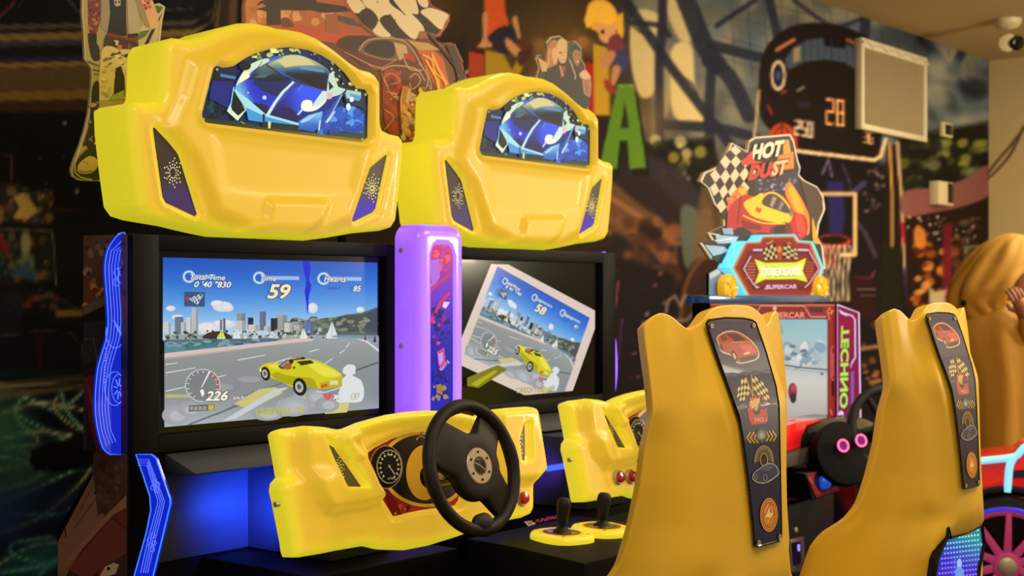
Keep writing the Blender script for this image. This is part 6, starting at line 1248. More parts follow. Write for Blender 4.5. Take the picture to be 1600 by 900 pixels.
ks.line([(1180, 492), (1188, 478), (1256, 478), (1266, 495), (1290, 495)], 1.4, (220, 160, 150)); ks.poly([(1265, 480), (1286, 480), (1286, 488), (1265, 487)], (70, 20, 60)); ks.text('SUPERCAR', 1196, 497, 12.5, (230, 150, 140), 0, .02, (1, -.01), (0, -1), sx=1.02); ks.ell(1210, 482, 3, 4, (230, 170, 160)); ks.line([(1292, 485), (1296, 500)], 2, (210, 110, 60)); ks.blobs(8, (1292, 480, 1302, 492), [(220, 120, 60)], 1, 2, 93)
ks.line([(1302, 540), (1298, 545), (1298, 590), (1302, 595)], 1.2, (200, 100, 110)); ks.poly([(1299, 595), (1303, 595), (1303, 618), (1299, 618)], (30, 16, 20)); ks.line([(1301, 552), (1301, 588)], 2.4, (180, 80, 90)); ks.line([(1297, 640), (1302, 660)], 2, (210, 110, 60))
ks.build('kart_screen_panel', M_lit, kb)
# technic side wing, splayed towards the room
A_ = PY(1305, 475, YH + .05); wdir = Vector((.30, -.0, 0)); 
wx = Vector((.62, -.78, 0)).normalized()
wn = Vector((-wx.y * -1, 0, 0))
wn = Vector((wx.y, -wx.x, 0)); wn = wn if wn.dot(Vector((-1, -1, 0))) > 0 else -wn
onW = lambda x, y: PP(*crop(1180, 470, 4.0917)(x, y), A_, wn)
wa_ = Art(onW, wn, 3e-5, 30); wo = [(522, 20), (665, 72), (676, 760), (660, 800), (520, 800)]
wa_.poly(wo, (140, 26, 60)); wa_.poly([(530, 34), (655, 84), (662, 760), (530, 760)], lambda x, y: mixc((150, 30, 60), (120, 30, 80), (y - 50) / 700))
wa_.line([(524, 24), (663, 76), (674, 755)], 9, (224, 200, 240)); wa_.line([(526, 30), (528, 760)], 5, (200, 150, 220)); wa_.line([(538, 60), (560, 76), (620, 96), (638, 120), (640, 360), (615, 405)], 9, (206, 200, 245)); wa_.line([(545, 74), (590, 92)], 14, (210, 200, 240)); wa_.line([(612, 400), (612, 430)], 7, (190, 140, 210))
for k in range(12): wa_.line([(612, 470 + k * 17), (630, 452 + k * 17)], 6, (140, 120, 220))
wa_.text('TECHNO', 598, 160, 108, (170, 232, 90), 0, .035, (-.02, 1), (-.62, .04), sx=1.18)
wa_.poly([(530, 720), (548, 700), (566, 716), (560, 735), (548, 722), (536, 738)], (230, 210, 240)); wa_.poly([(532, 745), (548, 730), (564, 745), (548, 748)], (210, 190, 240)); wa_.blobs(8, (600, 690, 650, 750), [(90, 40, 130), (150, 70, 170)], 4, 9, 94)
wa_.build('side_wing', M_lit, kart, board=wo, thick=.02, mb=M_redcab)
# hexagonal sign
YS2 = YH - .01
ko = [(182, 685), (245, 560), (315, 558), (332, 530), (485, 528), (505, 556), (572, 562), (622, 685), (572, 828), (262, 828)]
K = Art(onY(YS2, cK), (0, -1, 0), 3e-5, 40)
K.poly(ko, (120, 225, 240)); K.poly([(x + (402 - x) * .06, y + (690 - y) * .05) for x, y in ko], (196, 120, 50)); K.poly([(x + (402 - x) * .11, y + (690 - y) * .10) for x, y in ko], (150, 40, 34)); K.poly([(215, 685), (262, 590), (335, 590), (350, 560), (470, 560), (485, 588), (555, 590), (602, 685), (560, 800), (280, 800)], (140, 30, 30)); K.poly([(228, 685), (272, 606), (340, 606), (358, 576), (462, 576), (476, 602), (545, 606), (590, 685), (548, 788), (290, 788)], (96, 18, 28))
K.poly([(240, 685), (280, 620), (350, 616), (368, 590), (452, 590), (466, 614), (536, 618), (576, 685), (540, 770), (300, 770)], (124, 30, 36)); K.line([(310, 778), (290, 760), (246, 690), (280, 630)], 5, (220, 180, 210)); K.line([(532, 778), (552, 760), (600, 690), (560, 620), (550, 600), (500, 598)], 5, (220, 170, 200)); K.line([(290, 602), (340, 602)], 9, (200, 180, 230)); K.line([(500, 602), (545, 604)], 7, (200, 180, 230)); K.line([(352, 572), (372, 568), (382, 556)], 3, (230, 190, 140)); K.line([(468, 572), (450, 568)], 3, (230, 190, 140))
for k in range(6):
    K.line([(255, 665 + k * 14), (300, 665 + k * 14)], 4, (190, 110, 90)); K.line([(535, 660 + k * 14), (575, 660 + k * 14)], 4, (190, 90, 60))
K.check([(332, 600), (392, 570), (408, 640), (345, 650)], 5, 4, (196, 176, 120), (40, 24, 20)); K.check([(425, 640), (436, 570), (495, 600), (500, 645)], 5, 4, (196, 176, 120), (40, 24, 20)); K.poly([(400, 580), (426, 580), (424, 650), (402, 650)], (170, 60, 30)); K.ell(413, 600, 10, 14, (210, 130, 60))
K.poly([(296, 645), (345, 662), (490, 660), (538, 640), (522, 700), (545, 752), (490, 738), (345, 740), (296, 762), (318, 704)], (214, 226, 50)); K.poly([(318, 672), (350, 680), (486, 678), (520, 668), (512, 702), (520, 722), (486, 718), (350, 722), (318, 732), (330, 702)], (246, 248, 190))
K.text('SUPERCAR', 414, 720, 50, (250, 252, 210), 0, .05, out=(.05, (120, 130, 20)), center=True, sx=.62); K.line([(330, 700), (505, 700)], 2, (200, 220, 60))
K.text('SUPERCAR', 350, 785, 27, (236, 190, 220), 0, .02, (1, -.02), (0, -1), sx=1.12); K.line([(342, 785), (362, 770)], 4, (236, 190, 220)); K.line([(352, 786), (372, 776)], 3, (236, 190, 220)); K.line([(300, 778), (318, 776)], 4, (236, 190, 220))
sg = K.build('hexagon_sign', M_lit, kart, board=ko, thick=.05, mb=mat_edge_lit('cyan_lit_edge', (100, 210, 235), 1.0))
# picture cutout above the sign
to = [(152, 490), (150, 430), (110, 390), (78, 310), (42, 280), (60, 240), (140, 205), (190, 98), (262, 140), (272, 90), (300, 72), (465, 58), (482, 90), (500, 180), (512, 215), (506, 250), (530, 275), (590, 305), (620, 350), (628, 410), (600, 480), (592, 540), (618, 590), (630, 690), (560, 700), (300, 690), (190, 640), (150, 650), (92, 646), (40, 570), (100, 560), (78, 524), (130, 500)]
T = Art(onY(YS2 + .045, cK), (0, -1, 0), 3e-5, 40)
T.poly(to, (214, 206, 190)); T.poly([(x + (340 - x) * .03, y + (380 - y) * .025) for x, y in to], (34, 24, 22))
T.check([(66, 268), (205, 112), (330, 240), (160, 470)], 6, 5, (220, 206, 180), (26, 20, 20), 8)
T.poly([(300, 260), (500, 232), (500, 400), (300, 400)], (44, 34, 70)); T.blobs(30, (320, 270, 490, 330), [(170, 160, 170), (120, 110, 140)], 3, 6, 95, 1.6)
T.poly([(512, 280), (590, 312), (616, 360), (616, 420), (590, 480), (545, 480), (540, 380)], (62, 46, 34)); T.poly([(430, 90), (456, 84), (476, 200), (440, 220), (430, 150)], (220, 150, 50)); T.poly([(404, 160), (480, 140), (480, 220), (400, 230)], (206, 130, 40))
T.sm([(440, 340), (455, 280), (490, 320), (530, 390), (552, 450), (548, 530), (500, 500), (470, 400)], (230, 130, 40)); T.sm([(456, 330), (470, 300), (510, 370), (530, 440), (500, 430)], (244, 170, 50)); T.sm([(200, 330), (236, 300), (262, 330), (250, 370), (210, 380), (175, 440), (170, 380)], (226, 120, 50)); T.sm([(222, 320), (246, 310), (256, 330), (236, 344)], (240, 180, 60)); T.blobs(20, (165, 350, 230, 430), [(210, 70, 50), (230, 140, 110), (190, 50, 50)], 6, 14, 96)
T.sm([(166, 470), (180, 400), (240, 345), (300, 350), (350, 330), (430, 350), (480, 420), (530, 440), (545, 500), (520, 548), (440, 545), (330, 520), (210, 545), (170, 510)], (176, 36, 46)); T.sm([(246, 380), (300, 350), (340, 340), (420, 420), (470, 420), (460, 470), (400, 475), (300, 450), (262, 420)], (226, 196, 50)); T.sm([(320, 390), (350, 335), (400, 335), (450, 380), (475, 430), (450, 440), (380, 410)], (216, 190, 60)); T.sm([(330, 385), (355, 342), (400, 345), (450, 395), (455, 430), (400, 415)], (64, 54, 56)); T.poly([(380, 350), (400, 356), (380, 400), (366, 396)], (150, 140, 140)); T.poly([(420, 372), (434, 384), (416, 416), (404, 410)], (130, 120, 124)); T.poly([(460, 400), (476, 420), (466, 450), (456, 430)], (110, 100, 100)); T.poly([(300, 400), (330, 408), (320, 430), (300, 420)], (206, 70, 40))
T.poly([(230, 460), (330, 490), (320, 510), (240, 500)], (120, 20, 34)); T.sm([(190, 520), (230, 495), (290, 525), (280, 545), (200, 548)], (36, 22, 26)); T.sm([(370, 500), (440, 470), (470, 500), (460, 530), (380, 540)], (110, 24, 36)); T.poly([(380, 500), (440, 480), (440, 520), (390, 530)], (40, 24, 30)); T.line([(240, 440), (330, 475), (440, 478)], 5, (236, 210, 60), curve=4); T.sm([(486, 440), (520, 450), (530, 520), (500, 530)], (206, 60, 60)); T.line([(230, 350), (215, 480)], 6, (110, 20, 30)); T.sm([(566, 450), (590, 540), (600, 570), (570, 560)], (220, 160, 60))
for q in ([(110, 530), (220, 540), (200, 570), (120, 572)], [(60, 578), (150, 586), (180, 610), (100, 630)]): T.poly(q, (150, 190, 230))
T.line([(86, 524), (130, 532), (106, 560), (190, 548)], 5, (230, 230, 230)); T.line([(46, 572), (96, 640), (150, 630), (170, 650)], 5, (220, 220, 214)); T.poly([(140, 500), (190, 500), (196, 530), (150, 528)], (130, 170, 210)); T.poly([(90, 640), (190, 600), (220, 680), (180, 690)], (20, 26, 50))
T.text('HOT', 276, 178, 92, (236, 224, 206), .32, .05, (1, -.16), (0, -1), out=(.06, (24, 14, 14)), sx=.72); T.text('DUST', 262, 272, 88, (206, 44, 40), .32, .05, (1, -.16), (0, -1), out=(.06, (24, 14, 14)), sx=.78); T.text('ST', 372, 252, 86, (236, 190, 150), .32, .04, (1, -.16), (0, -1), out=(.03, (24, 14, 14)), sx=.72); T.sm([(230, 200), (280, 140), (290, 180), (330, 190), (280, 200)], (206, 44, 44))
tp = T.build('picture_cutout', M_print, kart, board=to, thick=.012, mb=M_edge)
# gold toy wheels, sign base
M_gold = mat('lit_gold_wheel', (220, 170, 40), .3, emit=(230, 170, 30), es=.55)
for px_ in ((187, 780), (618, 780)):
    c = PY(*cK(*px_), YS2 - .02); bm = bmesh.new(); b_lathe(bm, c, (0, 1, 0), [(0, .030), (.004, .036), (.004, .040), (.0, .044), (.006, .047), (.03, .047)], 32); ob = bmobj('gold_wheel', bm, M_gold, sg)
    bm = bmesh.new()
    for k in range(5):
        t = k * 2 * math.pi / 5; d = Vector((math.cos(t), 0, math.sin(t))); b_cyl(bm, c + Vector((0, -.003, 0)), c + d * .036 + Vector((0, -.003, 0)), .004, n=8)
    b_lathe(bm, c + Vector((0, -.008, 0)), (0, 1, 0), [(0, .008), (.01, .010)], 16); bmobj('wheel_spokes', bm, M_gold, ob)
bm = bmesh.new(); q0 = PY(1108, 474, YH - .03); q1 = PY(1296, 470, YH - .03); b_box(bm, (q0.x, YH - .03, q0.z), (q1.x, YH + .06, q1.z + .022), .004); bmobj('sign_base', bm, mat('blue_base', (40, 90, 150), .2, coat=.4), kart)
bm = bmesh.new(); b_box(bm, (PY(1172, 450, YH + .01).x, YH + .04, 1.30), (PY(1270, 450, YH).x, YH + .07, 1.44), .01); bmobj('sign_backing', bm, M_black, kart)
bl = Art(onY(YH - .002, cK), (0, -1, 0), 3e-5); bl.poly([(84, 712), (122, 690), (150, 720), (130, 760), (130, 852), (82, 852)], (90, 130, 180)); bl.poly([(84, 712), (122, 690), (140, 706), (90, 740)], (170, 200, 230)); bl.ell(140, 780, 26, 42, (20, 18, 20)); bl.build('base_print', M_print, kart, board=[(82, 712), (122, 690), (168, 720), (168, 852), (82, 852)], thick=.01, mb=M_black)
# kart dashboard
def on(u, v, Y): return PY(u, v, Y)
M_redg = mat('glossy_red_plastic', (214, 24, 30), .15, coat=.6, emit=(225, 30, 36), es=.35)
xc = 4.62
bm = bmesh.new(); b_box(bm, (4.26, 2.36, .40), (4.96, 2.56, .84), .03, seg=4); dsh = bmobj('kart_dashboard', bm, M_gloss, kart)
bm = bmesh.new(); b_prism(bm, [PY(*p, 2.33) for p in [(1205, 722), (1208, 690), (1222, 672), (1245, 660), (1290, 655), (1262, 668), (1254, 684), (1252, 702)]], (0, .16, .0), bev=.012); bmobj('red_hood', bm, M_redg, kart)
bm = bmesh.new(); b_prism(bm, [PY(*p, 2.335) for p in [(1252, 702), (1254, 684), (1262, 668), (1290, 655), (1352, 653), (1372, 662), (1376, 700), (1330, 700), (1296, 690)]], (0, .16, .0), bev=.012); bmobj('hood_inset', bm, mat('dark_teal_gloss', (20, 26, 32), .15, coat=.5), kart)
bm = bmesh.new(); b_tube(bm, [PY(u, v, 2.325) for u, v in [(1230, 708), (1262, 701), (1296, 688)]], .003, 8); bmobj('hood_trim', bm, M_chrome, kart)
gr_ = Art(onY(2.31, crop(1200, 640, 3.4636)), (0, -1, 0), 3e-5); go = [(60, 245), (315, 172), (328, 268), (80, 318)]
gr_.poly(go, (60, 54, 50)); gr_.poly([(72, 250), (306, 184), (318, 260), (90, 306)], (84, 74, 66))
for r in range(5):
    for c in range(24): gr_.ell(100 + c * 9 - (r % 2) * 4, 262 + r * 11 - c * 2.4, 2.6, 2.6, (34, 30, 30), n=6)
for x, y in ((300, 195), (308, 258)): gr_.ell(x, y, 5, 5, (180, 170, 150), n=10)
gr_.build('speaker_grille', M_print, dsh, board=go, thick=.03, mb=M_gloss)
# round control wheel with two pink rings
kc = PY(1320, 708, 2.20); kn = Vector((-.5, -.82, .25)).normalized()
bm = bmesh.new(); b_lathe(bm, kc - kn * .10, kn, [(0, .10), (.085, .115), (.10, .108), (.104, .07)], 32); hubk = bmobj('round_control_pod', bm, M_black, kart)
for px_ in ((1315, 697), (1343, 689)):
    q = PP(*px_, kc + kn * .012, kn); bm = bmesh.new(); b_lathe(bm, q - kn * .006, kn, [(0, .017), (.012, .019), (.016, .016)], 24); bo = bmobj('round_button', bm, mat('purple_lens', (90, 20, 90), .2, emit=(130, 30, 130), es=.6), hubk)
    x_, y_, _ = frame(kn); bm = bmesh.new(); b_tube(bm, [q + kn * .011 + (x_ * math.cos(t) + y_ * math.sin(t)) * .020 for t in [2 * math.pi * k / 24 for k in range(24)]], .0035, 8, closed=True); bmobj('pink_light_ring', bm, mat('pink_light', (250, 90, 140), .3, emit=(255, 110, 160), es=1.3), bo)
bm = bmesh.new(); sc = PY(1388, 672, 2.12); sn = Vector((-.55, -.80, .22)).normalized(); x_, y_, _ = frame(sn)
b_tube(bm, [sc + (x_ * math.cos(t) + y_ * math.sin(t)) * .145 for t in [2 * math.pi * k / 48 for k in range(48)]], .018, 12, closed=True); b_cyl(bm, sc - sn * .03, sc + sn * .01, .05, n=24, bev=.005)
for t in (0, 2.1, 4.2): b_cyl(bm, sc, sc + (x_ * math.cos(t) + y_ * math.sin(t)) * .14, .016, .012, n=10)
b_cyl(bm, sc - sn * .22, sc - sn * .02, .03, n=16); bmobj('kart_steering_wheel', bm, M_rub, kart)
# trackball box
tb = [PY(*crop(1200, 640, 3.4636)(x, y), 2.26) for x, y in [(196, 345), (340, 312), (396, 445), (246, 490)]]
bm = bmesh.new(); b_prism(bm, tb, (0, .12, 0), bev=.004); tbx = bmobj('control_box', bm, M_gloss, kart)
ta = Art(onY(2.2585, crop(1200, 640, 3.4636)), (0, -1, 0), 3e-5); ta.poly([(206, 350), (334, 322), (384, 438), (262, 474)], (150, 44, 36)); ta.line([(214, 356), (330, 330), (376, 434), (266, 466)], 5, (60, 16, 16), True); ta.line([(222, 364), (240, 400)], 5, (190, 110, 90)); ta.poly([(344, 420), (366, 416), (372, 430), (352, 436)], (160, 80, 70)); ta.ell(294, 388, 44, 60, (20, 16, 18), -14); ta.blobs(6, (330, 410, 360, 430), [(60, 20, 16)], 3, 6, 3)
ta.build('control_print', M_printg, tbx)
q = PY(*crop(1200, 640, 3.4636)(302, 390), 2.255); bm = bmesh.new(); bmesh.ops.create_uvsphere(bm, u_segments=24, v_segments=14, radius=.027); bmesh.ops.translate(bm, verts=bm.verts, vec=q); bmobj('blue_trackball', bm, mat('blue_lit_ball', (20, 70, 200), .15, emit=(20, 90, 230), es=.5, coat=.6), tbx)
cd = PY(1242, 862, 2.34); bm = bmesh.new(); b_box(bm, (cd.x - .08, 2.34, 0), (cd.x + .30, 2.42, cd.z + .17), .006); pil = bmobj('coin_pillar', bm, M_black, kart)
bm = bmesh.new(); b_prism(bm, [PY(u, v, 2.339) for u, v in [(1231, 843), (1253, 838), (1256, 884), (1250, 892), (1236, 895), (1231, 890)]], (0, -.008, 0), bev=.002); bmobj('coin_slot_plate', bm, mat('dull_chrome', (110, 104, 100), .35, .8), pil)
bm = bmesh.new(); b_prism(bm, [PY(u, v, 2.33) for u, v in [(1237, 848), (1250, 846), (1251, 880), (1240, 884)]], (0, -.002, 0)); bmobj('coin_slot', bm, M_gloss, pil)
bm = bmesh.new(); b_prism(bm, [PY(u, v, 2.327) for u, v in [(1246, 851), (1249, 850.5), (1249, 861), (1246.5, 861)]], (0, -.002, 0)); bmobj('coin_light', bm, mat('violet_lamp', (120, 110, 255), .3, emit=(130, 120, 255), es=1.4), pil)
q = PY(1242, 828, 2.34); bm = bmesh.new(); b_lathe(bm, q, (0, -1, 0), [(0, .010), (.006, .010), (.009, .006)], 16); bmobj('lock', bm, M_chrome, pil)

# ------------------------------------------------------------------ grille box, small fittings, camera, cables
g0 = PY(1352, 62, YW - .11); 
gpx = [(1347, 56), (1449, 80), (1449, 222), (1347, 201)]
yg = YW - .05; ql = PY(1347, 130, yg); qr = PY(1449, 150, yg); zt_ = PY(1347, 58, yg).z; zb_ = PY(1347, 201, yg).z
gv = empty('wall_vent', ((ql.x + qr.x) / 2, YW, zb_), 'cream box with a slatted grille high on the mural wall', 'vent')
bm = bmesh.new(); t_ = .035; b_box(bm, (ql.x, yg, zb_), (ql.x + t_, YW, zt_), .004); b_box(bm, (qr.x - t_, yg, zb_), (qr.x, YW, zt_), .004); b_box(bm, (ql.x + t_, yg, zb_), (qr.x - t_, YW, zb_ + t_), .004); b_box(bm, (ql.x + t_, yg, zt_ - t_ * 1.6), (qr.x - t_, YW, zt_), .004); vb = bmesh.new(); b_box(vb, (ql.x + t_, YW - .012, zb_ + .01), (qr.x - t_, YW - .001, zt_ - .01)); bmobj('vent_back', vb, mat('brown_back', (70, 56, 40), .7), gv)
bmobj('vent_frame', bm, mat('cream_metal', (226, 212, 176), .45), gv)
bm = bmesh.new(); n_ = 24
for k in range(n_):
    x = ql.x + t_ + (qr.x - ql.x - 2 * t_) * (k + .5) / n_; b_box(bm, (x - .0085, yg + .006, zb_ + t_), (x + .0085, yg + .016, zt_ - t_ * 1.6), .002, M=None)
bmobj('vent_slats', bm, mat('beige_slats', (190, 168, 126), .5), gv)
bm = bmesh.new(); pts = [(ql.x + (qr.x - ql.x) * k / 14, yg - .004, zt_ - .03 + .012 * math.sin(k * 2.1)) for k in range(15)]; b_tube(bm, pts, .008, 8); bmobj('plastic_wrap', bm, mat('clear_wrap', (220, 214, 190), .15, coat=.6), gv)
def box_on_wall(name, u0, v0, u1, v1, dep, label, cat, slot):
    a_ = PY(u0, v0, YW - dep); b_ = PY(u1, v1, YW - dep); bm = bmesh.new(); b_box(bm, (a_.x, YW - dep, b_.z), (b_.x, YW, a_.z), .006); o = bmobj(name, bm, M_cream, None, ((a_.x + b_.x) / 2, YW, b_.z)); tag(o, label, cat)
    c_ = PY(slot[0], slot[1], YW - dep); d_ = PY(slot[2], slot[3], YW - dep); bm = bmesh.new(); b_box(bm, (c_.x, YW - dep - .006, d_.z), (d_.x, YW - dep + .002, c_.z), .002); bmobj('dark_cover', bm, M_gloss, o)
box_on_wall('wall_socket_box', 1467, 282, 1490, 322, .07, 'small cream box with a dark strip on the mauve band of the mural', 'switch box', (1481, 286, 1489, 318))
box_on_wall('wall_switch_box', 1474, 190, 1489, 216, .03, 'little grey box high on the mural wall right of the grille', 'switch box', (1477, 194, 1487, 212))
bm = bmesh.new(); cb0 = Vector((8.55, 2.95, ZC)); 
cp = PP(1578, 72, (0, 2.9, 0), Vector((0, 1, 0))); cp = ray(1574, 66); t_ = (2.86 - CH) / cp.z; cp = O3 + cp * t_
sc_ = empty('security_camera', (cp.x, cp.y, ZC), 'white dome security camera on the ceiling at the right', 'security camera')
b_lathe(bm, (cp.x, cp.y, ZC), (0, 0, -1), [(0, .085), (.03, .08), (.05, .06), (.06, .03)], 24); bmobj('camera_mount', bm, M_cream, sc_)
dcam = (O3 - cp).normalized(); dcam = Vector((dcam.x, dcam.y, -.25)).normalized()
bm = bmesh.new(); b_cyl(bm, cp + dcam * -.06, cp + dcam * .05, .055, n=24, bev=.01); bmobj('camera_housing', bm, M_cream, sc_)
dc2 = (dcam + CR * .5).normalized(); bm = bmesh.new(); b_cyl(bm, cp + CR * .035 + dcam * .02, cp + CR * .035 + dc2 * .07, .045, n=24, bev=.006); bmobj('camera_lens', bm, M_gloss, sc_)
for i, pts in enumerate(([(1541, 282), (1560, 265), (1582, 238), (1602, 196)], [(1540, 278), (1556, 256), (1580, 228), (1602, 200)])):
    bm = bmesh.new(); b_tube(bm, smoothp([PX(u, v, XR - .012) for u, v in pts], False, 6), .006, 6); o = bmobj('wall_cable', bm, mat('brown_cable', (96, 74, 50), .5), None, tuple(PX(*pts[0], XR - .012))); tag(o, ('thin brown cable on the cream right wall, lower of the two slack loops', 'thin brown cable on the cream right wall, upper of the two slack loops')[i], 'cable', 'cables on the right wall')

# ------------------------------------------------------------------ person in a yellow headscarf
PD = 6.55
def AT(u, v, d=PD): r = ray(u, v); return O3 + r * d
pc = AT(1566, 560); 
person = empty('person', (pc.x, pc.y, 0), 'person in a mustard yellow headscarf and shawl raising a hand to the face', 'person')
M_skin = mat('skin', (150, 96, 62), .5); M_cloth = mat('mustard_cloth', (176, 128, 30), .75, noise=.12, nscale=9, bump=.3, bscale=30); M_dress = mat('ochre_dress', (150, 104, 36), .75, noise=.12, nscale=9)
toC = -CF
def body_ring(bm, secs, n=40, folds=0, seed=0, ph=0):
    """secs: (u, v, half width px, depth ratio, extra depth m)"""
    R = []
    for si, (u, v, hw, dr, dd) in enumerate(secs):
        c = AT(u, v); rw = hw / 2200 * PD; ring = []
        for k in range(n):
            t = 2 * math.pi * k / n; f = 1 + folds * (.5 * math.sin(7 * t + ph + si * .35) + .35 * math.sin(11 * t + si * .2 + seed) + .3 * math.sin(3 * t - si * .5))
            ring.append(bm.verts.new(c + CR * (rw * f * math.cos(t)) + CF * (rw * dr * f * math.sin(t) + dd)))
        R.append(ring)
    for a, b in zip(R, R[1:]):
        for k in range(n): bm.faces.new((a[k], a[(k + 1) % n], b[(k + 1) % n], b[k]))
    bm.faces.new(R[0][::-1]); bm.faces.new(R[-1]); bmesh.ops.recalc_face_normals(bm, faces=bm.faces)
bm = bmesh.new()  # dress and body, one surface to the floor
body_ring(bm, [(1585, 470, 22, .9, 0), (1572, 482, 48, .7, 0), (1566, 505, 60, .65, 0), (1566, 545, 64, .65, 0), (1570, 600, 60, .7, 0), (1573, 660, 58, .8, 0), (1576, 720, 62, .85, 0), (1576, 800, 70, .85, 0), (1578, 892, 76, .85, 0)], folds=.035)
bd = bmobj('dress', bm, M_dress, person, smooth=60)
# head (turned right and bowed), face looks to the right of the picture
hc = AT(1588, 424); fd = (CR * .92 + CF * -.30 + Vector((0, 0, -.28))).normalized()
bm = bmesh.new(); bmesh.ops.create_uvsphere(bm, u_segments=28, v_segments=20, radius=1)
hx = fd; hz = (Vector((0, 0, 1)) - fd * fd.z).normalized(); hy = hz.cross(hx)
for v in bm.verts:
    p = v.co.copy(); x, y, z = p.x * .098, p.y * .076, p.z * .118
    if x > 0:
        k = x / .098; x *= 1 - .08 * (z < 0) * k
        nb = math.exp(-((z + .008) / .022) ** 2 - (y / .013) ** 2) * k; x += .024 * nb
        x += .008 * math.exp(-((z + .052) / .010) ** 2 - (y / .024) ** 2) * k; x -= .008 * math.exp(-((z - .018) / .012) ** 2 - ((abs(y) - .032) / .014) ** 2) * k; x += .010 * math.exp(-((z + .09) / .02) ** 2 - (y / .03) ** 2) * k
    if z < -.04: y *= 1 - (-.04 - z) * 3.2
    v.co = hc + hx * x + hy * y + hz * z
b_cyl(bm, hc - hz * .06 - hx * .02, AT(1578, 490) , .052, .062, n=20)
head = bmobj('head', bm, M_skin, person, smooth=180)
for sg_ in (-1, 1):
    bm = bmesh.new(); q = hc + hx * .083 + hy * (.032 * sg_) + hz * .018; bmesh.ops.create_uvsphere(bm, u_segments=12, v_segments=8, radius=.011); bmesh.ops.translate(bm, verts=bm.verts, vec=q); bmobj('eye', bm, mat('eye', (40, 26, 20), .2), head)
bm = bmesh.new(); b_tube(bm, [hc + hx * .094 + hy * y - hz * (.052 + .004 * math.cos(y * 90)) for y in (-.022, -.011, 0, .011, .022)], [.002, .005, .006, .005, .002], 8); bmobj('mouth', bm, mat('lips', (120, 56, 46), .4), head)
# headscarf: hood over the head, open towards the face, falling to the left shoulder in folds
bm = bmesh.new(); n = 44; R = []
scarf = [(1580, 366, 5), (1580, 369, 20), (1577, 380, 37), (1571, 396, 49), (1563, 415, 55), (1553, 435, 60), (1543, 455, 58), (1534, 475, 50), (1530, 492, 43), (1528, 505, 36)]
for si, (u, v, hw) in enumerate(scarf):
    c = AT(u, v); rw = hw / 2200 * PD; ring = []
    for k in range(n + 1):
        op = [0, 0, 36, 40, 52, 68, 74, 62, 24, 4][si]; t = math.radians(op + (360 - 1.8 * op) * k / n) if si > 1 else 2 * math.pi * k / n
        f = 1 + .06 * math.sin(7 * t + si * .7) + .05 * math.sin(12 * t - si * .5)
        ring.append(bm.verts.new(c + CR * (rw * f * math.cos(t)) + CF * (-rw * .85 * f * math.sin(t))))
    R.append(ring)
for a, b in zip(R, R[1:]):
    for k in range(n): bm.faces.new((a[k], a[k + 1], b[k + 1], b[k]))
bm.faces.new(R[0][:-1])
bmesh.ops.recalc_face_normals(bm, faces=bm.faces); sf = bmobj('headscarf', bm, M_cloth, person, smooth=180); md = sf.modifiers.new('t', 'SOLIDIFY'); md.thickness = .010; md.offset = 0; ms = sf.modifiers.new('s', 'SUBSURF'); ms.levels = 1; ms.render_levels = 2
# shawl over the shoulder and upper arm
bm = bmesh.new(); body_ring(bm, [(1572, 470, 26, .9, -.02), (1566, 482, 54, .74, -.01), (1562, 500, 66, .72, -.02), (1564, 530, 70, .74, -.02), (1570, 565, 68, .78, -.02), (1574, 600, 64, .84, -.02), (1576, 650, 63, .9, -.01), (1577, 715, 66, .9, 0), (1577, 790, 70, .88, 0)], folds=.10, seed=2, ph=1)
sh_ = bmobj('shawl', bm, M_cloth, person, smooth=60)
bm = bmesh.new()
for pts in ([(1480 + 32, 500), (1530, 478), (1560, 466), (1596, 470)], [(1516, 508), (1540, 488), (1572, 476), (1600, 482)], [(1520, 470), (1540, 440), (1565, 405), (1580, 385)], [(1500, 480), (1520, 445), (1548, 408), (1570, 380)], [(1536, 480), (1560, 445), (1585, 405), (1596, 385)]):
    b_tube(bm, smoothp([AT(u, v, PD - .14 - .03 * (v < 470) * (1)) for u, v in pts], False, 5), [.004] + [.012] * (len(smoothp([Vector((0, 0, 0))] * len(pts), False, 5)) - 2) + [.004], 8)
bm.free()
for i, (u, v, r, c) in enumerate(((1565, 569, .020, (180, 70, 30)), (1567, 690, .018, (40, 50, 30)), (1506, 473, .013, (20, 20, 24)))):
    q = AT(u, v, PD - (.135 if i < 2 else .10)); bm = bmesh.new(); bmesh.ops.create_uvsphere(bm, u_segments=14, v_segments=8, radius=1)
    for vv in bm.verts: vv.co = q + CR * vv.co.x * r * .8 + Vector((0, 0, 1)) * vv.co.z * r + CF * vv.co.y * .03
    bmobj('printed_motif' if i < 2 else 'scarf_clip', bm, mat('motif', c, .6), sh_ if i < 2 else sf)
# raised forearm and hand with five fingers near the chin
bm = bmesh.new(); el = AT(1616, 560, PD - .12); wr = AT(1600, 494, PD - .20); b_tube(bm, [AT(1600, 520, PD), el, (el + wr) / 2, wr], [.05, .045, .038, .028], 14); bmobj('sleeve', bm, M_cloth, person, smooth=60)
bm = bmesh.new(); hd = (AT(1592, 468, PD - .22) - wr).normalized(); hs = CR * .9 + CF * .2; hs = (hs - hd * hs.dot(hd)).normalized(); hn = hd.cross(hs)
b_tube(bm, [wr - hd * .02, wr + hd * .02, wr + hd * .05, wr + hd * .085], [.024, .030, .034, .030], 14)
for k, (o_, L_) in enumerate(((-.028, .062), (-.010, .072), (.009, .068), (.027, .054))):
    b0 = wr + hd * .075 + hs * o_; b_tube(bm, [b0, b0 + hd * L_ * .45 + hn * .006, b0 + hd * L_ * .75 + hn * .022, b0 + hd * L_ * .85 + hn * .042], [.0095, .0088, .008, .006], 10)
b0 = wr + hd * .035 - hs * .026; b_tube(bm, [b0, b0 - hs * .022 + hd * .02 + hn * .01, b0 - hs * .026 + hd * .045 + hn * .02], [.012, .010, .0075], 10)
bmobj('hand', bm, M_skin, person, smooth=180)

